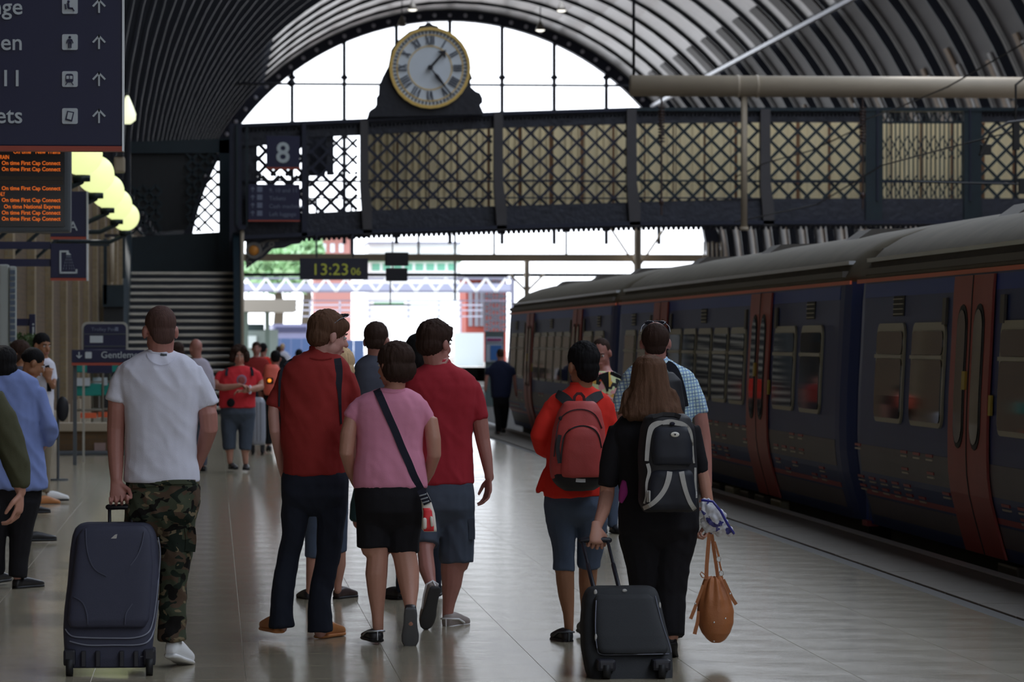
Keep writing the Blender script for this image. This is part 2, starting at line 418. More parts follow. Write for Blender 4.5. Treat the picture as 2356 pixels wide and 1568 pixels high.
# ================================================================= FOOTBRIDGE
YB = 92.0; PB = mpp(1300, YB)
Z = lambda py: at(1178, py, YB).z
def top_y(px):
    P = [(540, 288), (830, 276), (1140, 260), (1450, 250), (2800, 250)]
    for (a, b), (c, d) in zip(P, P[1:]):
        if px <= c: return b + (d-b)*(px-a)/(c-a)
    return 250
def bot_y(px):
    P = [(540, 556), (700, 548), (850, 541), (1140, 532), (1450, 523), (1800, 520), (2800, 520)]
    for (a, b), (c, d) in zip(P, P[1:]):
        if px <= c: return b + (d-b)*(px-a)/(c-a)
    return 520
orn = mat('ornate iron', seen(34, 36, 44, 1.9), 0.5, metal=0.2, var=0.55, vscale=3.5, bump=1.0, bscale=9)
green = mat('dark green iron', seen(18, 30, 36, 1.9), 0.45, metal=0.2, var=0.3, vscale=3)
clad = mat('cream cladding', seen(168, 152, 120, 2.3), 0.6, var=0.18, vscale=1.2, stretch=(6, 1, 1))
cladb = mat('brown cladding joint', seen(104, 72, 46, 1.5), 0.7, var=0.3, vscale=3)
fb = thing('footbridge', 'dark iron lattice footbridge crossing the tracks under the big clock', 'footbridge', at(1300, 940, YB))
def poly(name, pts, Y0, Y1, m, parent, **kw):
    bm = B(); ps = [at(x, y, YB) for x, y in pts]
    for p in ps: p.y = Y0
    prism(bm, ps, Vector(), Vector((0, Y1-Y0, 0))); return bmobj(name, bm, m, parent, **kw)
XS = [556, 830, 1140, 1450, 1755, 2010, 2235, 2620]
# girders
seg = XS
for a, b in zip(seg, seg[1:]):
    l_in = lambda x: top_y(x) + (34 if x < 1500 else 30)
    if not (a == 2010):
        poly('top_girder', [(a, top_y(a)+6), (b, top_y(b)+6), (b, l_in(b)), (a, l_in(a))], YB, YB+0.25, orn, fb)
        bm = B()
        for k in range(int((b-a)/9)):
            x = a + 5 + k*9; p = at(x, top_y(x)+14, YB); ell(bm, Vector((p.x, YB-0.02, p.z)), (0.03, 0.05, 0.03), seg=6, rg=4)
            p = at(x, bot_y(x)-6, YB); ell(bm, Vector((p.x, YB-0.12, p.z)), (0.03, 0.05, 0.03), seg=6, rg=4)
        bmobj('rivets', bm, ribm, fb)['kind'] = 'stuff'
    poly('handrail', [(a, top_y(a)-2), (b, top_y(b)-2), (b, top_y(b)+6), (a, top_y(a)+6)], YB-0.15, YB+0.4, green if a > 1400 else navy, fb)
    lb = lambda x: bot_y(x) - 58 if x < 1500 else bot_y(x) - 64
    poly('bottom_girder', [(a, lb(a)), (b, lb(b)), (b, bot_y(b)), (a, bot_y(a))], YB, YB+0.3, orn, fb)
    poly('bottom_flange', [(a, bot_y(a)-13), (b, bot_y(b)-13), (b, bot_y(b)-4), (a, bot_y(a)-4)], YB-0.25, YB+0.5, navy, fb)
    poly('deck', [(a, lb(a)+20), (b, lb(b)+20), (b, lb(b)+32), (a, lb(a)+32)], YB+0.3, YB+2.6, navy, fb)
    poly('upper_rail', [(a, 413), (b, 415), (b, 419), (a, 417)], YB-0.05, YB+0.05, green if a > 1400 else navy, fb)
    poly('lower_rail', [(a, 453 if a < 1500 else 417), (b, 455 if a < 1500 else 417), (b, 458 if a < 1500 else 420), (a, 456 if a < 1500 else 420)], YB-0.05, YB+0.05, navy, fb)
# fringe under the girder
bm = B()
for k in range(150):
    x = 700 + k*11.5
    if x > 2350: break
    p = at(x, bot_y(x), YB); tube(bm, [Vector((p.x, YB+0.1, p.z+0.03)), Vector((p.x, YB+0.1, p.z-0.035))], 0.045, 6)
bmobj('fringe', bm, navy, fb)['kind'] = 'stuff'
# lattice bars
nbar = 0
def lattice(x0, x1, y0, y1, pitch, off=0.0, name='lattice_bar', m=navy, wpx=6.0, yy=YB+0.08, parent=fb, slope=1.0):
    global nbar
    h = y1-y0
    for s in (1, -1):
        k = -int(h/pitch) - 2
        while True:
            xa = x0 + off + k*pitch; k += 1
            if xa > x1 + h: break
            # bar through (xa, y0) going down with slope s
            pts = []
            X0, Y0_ = xa, y0; X1, Y1_ = xa + s*h/slope, y1
            # clip in x
            t0, t1 = 0.0, 1.0; dx = X1 - X0
            for lim, sg in ((x0, 1), (x1, -1)):
                # sg*(X - lim) >= 0
                f0 = sg*(X0-lim); f1 = sg*(X1-lim)
                if f0 < 0 and f1 < 0: t1 = -1
                elif f0 < 0: t0 = max(t0, f0/(f0-f1))
                elif f1 < 0: t1 = min(t1, f0/(f0-f1))
            if t1 - t0 < 0.05: continue
            p = at(X0+dx*t0, y0+h*t0, YB); q = at(X0+dx*t1, y0+h*t1, YB)
            off_ = 0.03*s
            p.y = q.y = yy + off_
            bm = B(); bar(bm, p, q, wpx*PB, 0.03); bmobj(name, bm, m, parent); nbar += 1
ystop = lambda x: top_y(x) + 28
for i, (a, b) in enumerate(zip(XS, XS[1:])):
    if i == 0: continue
    if a == 2010: continue
    if a == 2235: b = 2400
    yb_ = 486 if a < 1400 else (470 if a < 1700 else 456)
    lattice(a+10, b-8, top_y((a+b)/2)+30, yb_, 42.5, off=8, m=navy if a < 1400 else green, wpx=6 if a < 1400 else 6.5)
lattice(590, 700, 330, 404, 34, off=5, wpx=8); lattice(590, 700, 404, 500, 42, off=12, wpx=10)
lattice(712, 822, 400, 500, 43, off=28, wpx=8); lattice(712, 822, 310, 400, 38, off=5, wpx=6)
for x0, x1 in ((556, 592), (694, 712), (752, 768)): poly('plate', [(x0, 290), (x1, 288), (x1, 402 if x0 > 740 else 545), (x0, 402 if x0 > 740 else 546)], YB+0.12, YB+0.2, orn, fb)
poly('plate', [(768, 300), (712, 305), (712, 398), (752, 398)], YB+1.5, YB+1.6, orn, fb)
poly('plate', [(556, 288), (712, 284), (712, 330), (556, 335)], YB+0.02, YB+0.12, orn, fb)
poly('plate', [(556, 500), (850, 497), (850, 545), (556, 552)], YB+0.02, YB+0.12, orn, fb)
# sliding gate section of finer grille
for k in range(19):
    x = 2030 + k*10.2
    poly('gate_bar', [(x-1.4, 258), (x+1.4, 258), (x+1.4, 455), (x-1.4, 455)], YB, YB+0.03, green, fb)
for ya, yb_ in ((258, 282), (312, 365), (403, 455)): lattice(2028, 2216, ya, yb_, 20.4, m=green, wpx=2.2, name='grille_bar', slope=1.9 if ya < 420 else 1.4)
poly('gate_rail', [(2028, 279), (2216, 279), (2216, 284), (2028, 284)], YB-0.02, YB+0.05, green, fb)
# main posts (flared foot)
for x, w_, c in ((700, 6, navy), (838, 10, None), (1146, 11, None), (1452, 12, None), (1759, 12, None)):
    m_ = c or mat('grey iron post', seen(58, 56, 58, 1.6), 0.5, metal=0.2, var=0.2, vscale=2)
    fl_ = 7 if c is None else 0
    poly('post', [(x-w_, top_y(x)+2), (x+w_-2, top_y(x)+2), (x+w_-1, 420), (x+w_+fl_, 478), (x+w_+fl_, bot_y(x)-2), (x-w_+fl_, bot_y(x)-2), (x-w_, 430)], YB-0.25, YB+0.05, m_, fb)
for x0, x1 in ((1990, 2028), (2216, 2256)): poly('broad_post', [(x0, 248), (x1, 248), (x1, 520), (x0, 520)], YB-0.12, YB+0.2, green, fb)
for x in (2016, 2229): poly('post_rib', [(x-2, 250), (x+2, 250), (x+2, 462), (x-2, 462)], YB-0.2, YB-0.1, navy, fb)
# cladding of the far side
k = 0; x = 856
while x < 2420:
    w_ = 73.0
    poly('cladding_panel', [(x, 268), (x+w_-9, 268), (x+w_-9, 500), (x, 500)], YB+2.6, YB+2.65, clad, fb)
    bm = B()
    for j in range(4):
        p = at(x+9+j*15, 0, YB+2.6); box(bm, (p.x-0.02, YB+2.56, Z(500)), (p.x+0.02, YB+2.6, Z(268)))
    bmobj('panel_rib', bm, clad, fb)
    poly('panel_joint', [(x+w_-9, 268), (x+w_, 268), (x+w_, 500), (x+w_-9, 500)], YB+2.62, YB+2.66, cladb, fb)
    x += w_
# end tower at the stair, left
poly('end_post', [(528, 286), (556, 284), (556, 840), (528, 840)], YB-0.3, YB+0.1, navy, fb)
for x in (545, 568): poly('post_rib', [(x-2.5, 290), (x+2.5, 290), (x+2.5, 520), (x-2.5, 520)], YB-0.4, YB-0.3, green, fb)
poly('end_post_foot', [(530, 840), (556, 840), (556, 940), (530, 940)], YB-0.3, YB+0.1, navy, fb)
dp = thing('drain_pipe', 'cream drain pipe standing right of the stairs', 'pipe', at(557, 940, YB-0.5))
bm = B(); a = at(557, 528, YB-0.5); tube(bm, [Vector((a.x, YB-0.5, 0.0)), a], 4.5*PB, 10, caps=False); bmobj('pipe', bm, beige, dp, True)
bm = B(); box(bm, (a.x-0.09, YB-0.6, a.z), (a.x+0.09, YB-0.35, a.z+0.1)); bmobj('bracket', bm, navy, dp)
# ornamental bracket with roundel under the left end
pts = [(566, 548), (704, 545), (690, 560), (672, 562), (655, 570), (628, 572), (606, 592), (585, 604), (566, 618)]
poly('ornamental_bracket', pts, YB-0.05, YB+0.15, orn, fb)
paleiron = mat('pale iron', seen(96, 92, 88, 1.5), 0.5)
def ringp(name, px, py, r0, r1, Yk, th, m, parent, sm=False):
    bm = B(); c = at(px, py, YB); n = 28; s = PB
    o = []
    for k in range(n):
        t = 2*math.pi*k/n
        o.append([bm.verts.new((c.x + r*s*math.cos(t), y, c.z + r*s*math.sin(t))) for r, y in ((r0, Yk), (r1, Yk), (r1, Yk+th), (r0, Yk+th))])
    for k in range(n):
        for j in range(4): bm.faces.new((o[k][j], o[k][(j+1) % 4], o[(k+1) % n][(j+1) % 4], o[(k+1) % n][j]))
    return bmobj(name, bm, m, parent, sm)
ringp('roundel_ring', 584, 576, 12, 19, YB-0.12, 0.1, paleiron, fb)
ringp('roundel_ring', 625, 562, 3, 7, YB-0.12, 0.1, paleiron, fb)
ringp('roundel_ring', 574, 606, 3, 6, YB-0.12, 0.1, paleiron, fb)
bm = B(); c = at(584, 576, YB); ell(bm, Vector((c.x, YB-0.08, c.z)), (12*PB, 0.06, 12*PB)); bmobj('roundel', bm, mat('orange roundel', seen(170, 110, 40, 1.8), 0.5), fb, True)
bm = B()
for a_, b_ in (((596, 562), (640, 552)), ((600, 588), (625, 566)), ((566, 600), (576, 592)), ((604, 566), (612, 556))):
    p, q = at(*a_, YB), at(*b_, YB); p.y = q.y = YB-0.07; tube(bm, [p, (p+q)/2 + Vector((0, 0, 0.04)), q], 0.03, 6)
bmobj('scroll_work', bm, paleiron, fb)
# lamp, pipe and small things under the bridge on the right
# ---------------------------------------------------------------- signs on the bridge
signnavy = mat('sign navy', seen(24, 26, 56, 1.5), 0.45)
signred = mat('sign red edge', seen(140, 62, 48, 1.6), 0.5)
signwhite = mat('sign lettering', seen(140, 146, 150, 1.6), 0.5)
steelgrey = mat('steel edge', (0.55, 0.58, 0.62, 1), 0.3, metal=0.7)
def board(name, label, px0, py0, px1, py1, Y, strip=0.0, th=0.12, m=None, group=None, edge=False):
    a, b = at(px0, py1, Y), at(px1, py0, Y)
    t_ = thing(name, label, 'sign', ((a.x+b.x)/2, Y, a.z), group)
    bm = B(); box(bm, (a.x, Y, a.z+strip), (b.x, Y+th, b.z), 0.008); bmobj('panel', bm, m or signnavy, t_)
    if strip:
        bm = B(); box(bm, (a.x, Y-0.005, a.z), (b.x, Y+th, a.z+strip)); bmobj('coloured_edge', bm, signred, t_)
    if edge:
        bm = B(); box(bm, (b.x, Y-0.01, a.z), (b.x+edge, Y+th+0.01, b.z)); bmobj('metal_edge', bm, steelgrey, t_)
    return t_
def txt(s, px, py, hpx, Y, m, parent, sx=1.0, ax='LEFT', name='lettering', bold=0.0, dy=0.012):
    p = at(px, py, Y); return text(name, s, Vector((p.x, Y-dy, p.z)), hpx*mpp(px, Y), m, parent, ax=ax, sx=sx, bold=bold)
s8 = board('platform_number_sign', 'navy square sign with a white 8 on the bridge', 613, 313, 690, 389, YB-0.45, 0.05)
txt('8', 651, 373, 47, YB-0.45, mat('sign white 8', seen(150, 158, 160, 1.8), 0.5), s8, ax='CENTER', bold=0.012)
dimw = mat('dim lettering', seen(92, 98, 116, 1.7), 0.5)
sd8 = board('direction_sign', 'navy four-line direction sign on the bridge below the number 8', 571, 424, 690, 509, YB-0.45, 0.035)
for j, s in enumerate(('9, 10 and 11', 'Tickets', 'Cash machines', 'Left luggage')):
    y = 442 + j*18.2; txt(s, 619, y, 9.5, YB-0.45, dimw, sd8, sx=1.0)
    a, b = at(591, y+1, YB), at(603, y-11, YB); bm = B(); box(bm, (a.x, YB-0.46, a.z), (b.x, YB-0.44, b.z)); bmobj('pictogram', bm, dimw, sd8)
    bm = B(); p, q = at(581, y+1, YB), at(581, y-10, YB); p.y = q.y = YB-0.46; bar(bm, p, q, 0.02, 0.02)
    l_, r_ = at(577, y-5, YB), at(585, y-5, YB); l_.y = r_.y = YB-0.46; bar(bm, l_, q, 0.02, 0.02); bar(bm, r_, q, 0.02, 0.02); bmobj('arrow', bm, dimw, sd8)
# digital clock
dc = board('digital_clock', 'black digital clock showing 13:23 06 hung under the bridge', 690, 594, 847, 643, YB-1.0, 0, 0.3, m=mat('clock case', seen(34, 34, 48, 1.4), 0.5))
dm = mat('yellow digits', (0.25, 0.28, 0.03, 1), 0.5, emit=(0.42, 0.45, 0.06), es=0.35)
txt('13:23', 716, 632, 27, YB-1.0, dm, dc, sx=1.05); txt('06', 807, 632, 17, YB-1.0, dm, dc, sx=1.0)
bm = B()
for px in (726, 809): p = at(px, 594, YB); box(bm, (p.x-0.02, YB-0.9, p.z), (p.x+0.02, YB-0.86, Z(545))); box(bm, (p.x-0.02, YB-0.9, Z(545)), (p.x+0.02, YB, Z(541)))
bmobj('hanger', bm, navy, dc)
mo = thing('hanging_monitor', 'pair of dark monitors hung back to front beside the digital clock', 'monitor', at(912, 645, YB-0.8))
dk = mat('dark case', seen(20, 20, 28, 1.2), 0.5)
for (a, b, c, d) in ((887, 580, 940, 611), (889, 616, 938, 646)):
    p, q = at(a, d, YB-0.8), at(c, b, YB-0.8); bm = B(); box(bm, (p.x, YB-0.8, p.z), (q.x, YB-0.4, q.z), 0.02); bmobj('casing', bm, dk, mo)
bm = B(); p = at(904, 540, YB-0.8); q = at(899, 700, YB-0.8); box(bm, (p.x-0.015, YB-0.6, Z(646)), (p.x+0.015, YB-0.57, Z(540))); box(bm, (p.x-0.015, YB-0.6, Z(540)), (p.x+0.015, YB, Z(536))); bmobj('hanger', bm, dk, mo)
bm = B(); q = at(899, 646, YB-0.8); box(bm, (q.x-0.015, YB-0.6, Z(701)), (q.x+0.015, YB-0.57, Z(646))); box(bm, (q.x-0.5, YB-0.6, Z(703)), (q.x+0.5, YB-0.57, Z(700))); bmobj('aerial', bm, dk, mo)
# ---------------------------------------------------------------- big clock
ck = thing('station_clock', 'big round white clock with Roman numerals and gold rim on the bridge', 'clock', at(985, 268, YB))
hs = [(846, 271), (850, 256), (862, 248), (868, 238), (868, 222), (873, 216), (874, 195), (882, 175), (895, 150), (902, 112), (915, 95), (940, 75), (960, 68), (963, 62), (975, 60), (980, 55), (988, 55), (994, 60), (1006, 63), (1008, 70), (1035, 80), (1050, 95), (1068, 115), (1078, 145), (1080, 170), (1085, 183), (1080, 188), (1081, 202), (1092, 212), (1102, 216), (1108, 228), (1108, 238), (1102, 244), (1106, 252), (1110, 262), (1110, 265)]
poly('clock_housing', hs, YB-0.35, YB+0.5, mat('clock housing', seen(30, 31, 38, 1.5), 0.6, var=0.3, vscale=3, bump=0.5, bscale=8), ck)
cm_ = mat('clock face', seen(205, 212, 222, 1.25), 0.4, var=0.05, vscale=3)
gold = mat('gold rim', seen(176, 148, 84, 1.7), 0.4, metal=0.35)
CXp, CYp = 987, 159
def disc(name, r, Yk, th, m): 
    bm = B(); c = at(CXp, CYp, YB); tube(bm, [Vector((c.x, Yk, c.z)), Vector((c.x, Yk+th, c.z))], r*PB, 48, caps=False); return bmobj(name, bm, m, ck)
disc('clock_face', 88, YB-0.42, 0.07, cm_)
ringp('gold_rim', CXp, CYp, 86, 93, YB-0.48, 0.13, gold, ck)
ringp('thin_gold_ring', CXp, CYp, 74.5, 77, YB-0.435, 0.02, gold, ck)
ringp('thin_gold_ring', CXp, CYp, 49, 51, YB-0.435, 0.02, gold, ck)
cc = at(CXp, CYp, YB)
numm = mat('clock numerals', seen(70, 76, 88, 1.4), 0.5)
bm = B()
for i in range(60):
    t = 2*math.pi*i/60; r = 81*PB; c = Vector((cc.x + r*math.sin(t), YB-0.44, cc.z + r*math.cos(t)))
    d = Vector((math.sin(t), 0, math.cos(t))); bar(bm, c - d*0.035, c + d*0.035, 0.035, 0.02)
bmobj('minute_marks', bm, numm, ck)['kind'] = 'stuff'
for i, s in enumerate(('XII', 'I', 'II', 'III', 'IIII', 'V', 'VI', 'VII', 'VIII', 'IX', 'X', 'XI')):
    t = 2*math.pi*i/12; bm = B(); u = Vector((math.sin(t), 0, math.cos(t))); v = Vector((math.cos(t), 0, -math.sin(t)))
    flip = 1
    w_ = {'I': 5.5, 'V': 10, 'X': 11}; tot = sum(w_[c] for c in s); x = -tot/2
    r0, r1 = 53*PB, 73*PB; base = Vector((cc.x, YB-0.44, cc.z))
    def P(xx, rr): return base + u*rr + v*(xx*PB)
    for c in s:
        ww = w_[c]
        if c == 'I': bar(bm, P(x+ww/2, r0), P(x+ww/2, r1), 3.3*PB, 0.02)
        if c == 'V': bar(bm, P(x+1.5, r1), P(x+ww/2, r0), 3.3*PB, 0.02); bar(bm, P(x+ww-1.5, r1), P(x+ww/2, r0), 1.4*PB, 0.02)
        if c == 'X': bar(bm, P(x+1.5, r1), P(x+ww-1.5, r0), 3.3*PB, 0.02); bar(bm, P(x+ww-1.5, r1), P(x+1.5, r0), 1.4*PB, 0.02)
        x += ww
    bmobj('numeral', bm, numm, ck)
handm = mat('clock hand black', (0.01, 0.01, 0.015, 1), 0.5)
def hand(nm, tx, ty, w_, spade):
    bm = B(); p = at(CXp, CYp, YB); q = at(tx, ty, YB); p.y = q.y = YB-0.5
    bar(bm, p - (q-p)*0.08, q, w_*PB, 0.03)
    if spade:
        d = (q-p).normalized(); s = Vector((d.z, 0, -d.x)); m_ = p + (q-p)*0.78
        prism(bm, [m_ - s*0.13, m_ + d*0.02, m_ + s*0.13, q + d*0.05], Vector((0, -0.02, 0)), Vector((0, 0.02, 0)))
    else:
        m_ = p + (q-p)*0.32; d = (q-p).normalized(); s = Vector((d.z, 0, -d.x)); prism(bm, [p + d*0.1, m_ + s*0.045, q, m_ - s*0.045], Vector((0, -0.02, 0)), Vector((0, 0.02, 0)))
    bmobj(nm, bm, handm, ck)
hand('hour_hand', 1020, 122, 5, True); hand('minute_hand', 1036, 221, 3.2, False)
disc('hand_boss', 6, YB-0.54, 0.05, handm)
# ================================================================= STAIRS
stm = mat('stair riser', seen(38, 40, 46, 1.5), 0.6, var=0.3, vscale=6)
nosm = mat('stair nosing', seen(156, 150, 138, 1.9), 0.45, var=0.5, vscale=4, stretch=(1, 1, 8))
st = thing('staircase', 'dark staircase with pale worn nosings climbing to the bridge at left', 'stairs', at(415, 950, 86))
RIS, GO = 0.1655, 0.31; ST0 = 85.4; nst = 20
xl, xr = at(293, 784, 88).x, at(540, 784, 88).x
for i in range(nst):
    z = (i+1)*RIS; y = ST0 + i*GO
    bm = B(); box(bm, (xl, y, z-RIS), (xr, y+GO+0.02, z-0.03)); bmobj('step', bm, stm, st)
    bm = B(); box(bm, (xl, y-0.03, z-0.062), (xr, y+0.10, z), 0.008); bmobj('nosing', bm, nosm, st)
ztop = nst*RIS
for s, x in ((-1, xl-0.13), (1, xr-0.02)):
    bm = B(); prism(bm, [Vector((x, ST0-0.4, 0)), Vector((x, ST0+nst*GO+0.2, ztop-0.1)), Vector((x, ST0+nst*GO+0.2, ztop+1.0)), Vector((x, ST0-0.4, 1.0))], Vector(), Vector((0.15, 0, 0)))
    bmobj('stringer', bm, green, st)
for x0_, x1_ in ((xl-0.13, xl+0.02), (xr-0.02, xr+0.13)): bm = B(); box(bm, (x0_, ST0-0.45, 0), (x1_, ST0-0.3, 1.15)); bmobj('newel_post', bm, green, st)
YS = ST0 + nst*GO + 0.6
bm = B(); box(bm, (xl-0.2, ST0+nst*GO, ztop-0.15), (xr+0.2, YS+2.5, ztop)); bmobj('landing', bm, stm, st)
def pol(name, pts, Y0, th, m, parent):
    bm = B(); ps = [at(x, y, Y0) for x, y in pts]
    prism(bm, ps, Vector(), Vector((0, th, 0))); return bmobj(name, bm, m, parent)
pol('landing_panel', [(296, 640), (532, 640), (530, 532), (296, 545)], YS+2.3, 0.1, green, st)
pol('side_post', [(286, 330), (300, 330), (300, 640), (286, 640)], YS+2.2, 0.2, green, st)
pol('side_post', [(504, 322), (528, 320), (528, 640), (504, 640)], YS+2.2, 0.2, green, st)
pol('top_beam', [(286, 326), (528, 318), (528, 352), (286, 352)], YS+2.2, 0.15, green, st)
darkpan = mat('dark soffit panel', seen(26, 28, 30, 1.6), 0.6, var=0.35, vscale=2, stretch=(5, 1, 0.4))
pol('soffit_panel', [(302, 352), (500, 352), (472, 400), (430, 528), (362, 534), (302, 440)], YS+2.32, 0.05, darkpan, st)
for x0, x1, y0, y1 in ((300, 372, 425, 540), (428, 504, 352, 532)):
    h = y1-y0
    for s in (1, -1):
        for k in range(-5, 8):
            xa = x0 + k*29.0; X0, X1 = xa, xa + s*h
            t0, t1 = 0.0, 1.0
            for lim, sg in ((x0, 1), (x1, -1)):
                f0, f1 = sg*(X0-lim), sg*(X1-lim)
                if f0 < 0 and f1 < 0: t1 = -1
                elif f0 < 0: t0 = max(t0, f0/(f0-f1))
                elif f1 < 0: t1 = min(t1, f0/(f0-f1))
            if t1-t0 < 0.06: continue
            p = at(X0+(X1-X0)*t0, y0+h*t0, YS+2.25); q = at(X0+(X1-X0)*t1, y0+h*t1, YS+2.25)
            bm = B(); bar(bm, p, q, 0.055, 0.03); bmobj('lattice_bar', bm, green, st)
# ================================================================= TRAIN
XW = 5.72                      # side at waist
PROF = [(0.02, .15), (0.10, .125), (0.25, .085), (0.45, .03), (0.65, .005), (0.85, 0), (1.2, .008), (1.6, .03), (2.0, .05), (2.19, .065)]
ROOFP = [(2.19, .065), (2.25, .075), (2.36, .13), (2.47, .25), (2.58, .43), (2.66, .65), (2.72, .90), (2.76, 1.15), (2.77, 1.40)]
def side(z):
    for (a, u), (b, v) in zip(PROF, PROF[1:]):
        if z <= b: return u + (v-u)*max(0, (z-a))/(b-a)
    return PROF[-1][1]
def spt(y, z, off): return Vector((XW + side(z) - off, y, z))
def panel(bm, y0, y1, z0, z1, off, th=0.02, rad=0.0, nz=8, hole=None):
    """curved plate on the train side; rad rounds the corners"""
    ol = []
    def corner(cy, cz, a0):
        for k in range(5):
            a = a0 + (math.pi/2)*k/4; ol.append((cy + rad*math.cos(a), cz + rad*math.sin(a)))
    if rad: corner(y1-rad, z1-rad, 0); corner(y0+rad, z1-rad, math.pi/2); corner(y0+rad, z0+rad, math.pi); corner(y1-rad, z0+rad, 1.5*math.pi)
    # rows
    zs = sorted({z0 + (z1-z0)*i/nz for i in range(nz+1)} | ({z0+rad*(1-math.cos(t)) for t in (0.4, 0.8, 1.2)} | {z1-rad*(1-math.cos(t)) for t in (0.4, 0.8, 1.2)} if rad else set()))
    prev = None
    for z in zs:
        ins = 0
        if rad:
            d = min(z-z0, z1-z)
            if d < rad: ins = rad - math.sqrt(max(0, rad*rad - (rad-d)**2))
        c = [bm.verts.new(spt(y, z, o)) for y, o in ((y0+ins, off), (y1-ins, off), (y1-ins, off-th), (y0+ins, off-th))]
        if prev:
            for k in range(4): bm.faces.new((prev[k], prev[(k+1) % 4], c[(k+1) % 4], c[k]))
        else: bm.faces.new(c)
        prev = c
    bm.faces.new(prev[::-1])
tblue = mat('train blue', seen(40, 50, 84, 2.2), 0.42, var=0.12, vscale=1.5, spec=0.2)
tdeep = mat('train deep blue', seen(22, 46, 108, 2.3), 0.4, spec=0.2)
tred = mat('train door red', seen(124, 60, 56, 2.0), 0.42, var=0.15, vscale=3, spec=0.2)
tgrey = mat('train grey band', seen(74, 70, 74, 2.1), 0.45, spec=0.25, var=0.15, vscale=2)
torg = mat('train orange line', seen(170, 74, 44, 2.0), 0.4)
troof = mat('train roof', seen(92, 86, 74, 1.3), 0.6, spec=0.12, var=0.3, vscale=2.5, bump=0.1, bscale=8)
tdark = mat('underframe black', (0.012, 0.012, 0.012, 1), 0.7)
tgut = mat('train roof gutter', seen(66, 62, 58, 1.9), 0.5)
tframe = mat('window frame cream', seen(134, 130, 112, 1.7), 0.4)
tglass = mat('train window glass', (0.02, 0.02, 0.022, 1), 0.04, spec=0.9)
trub = mat('door rubber', (0.01, 0.01, 0.012, 1), 0.6)
tyel = mat('yellow button plate', (0.5, 0.36, 0.04, 1), 0.5)
tmr = mat('livery red mark', seen(120, 44, 48, 2.0), 0.4); tmw = mat('livery cream mark', seen(150, 142, 128, 1.7), 0.4)
tref = mat('livery purple', seen(70, 46, 68, 2.0), 0.3)
CL = 19.75
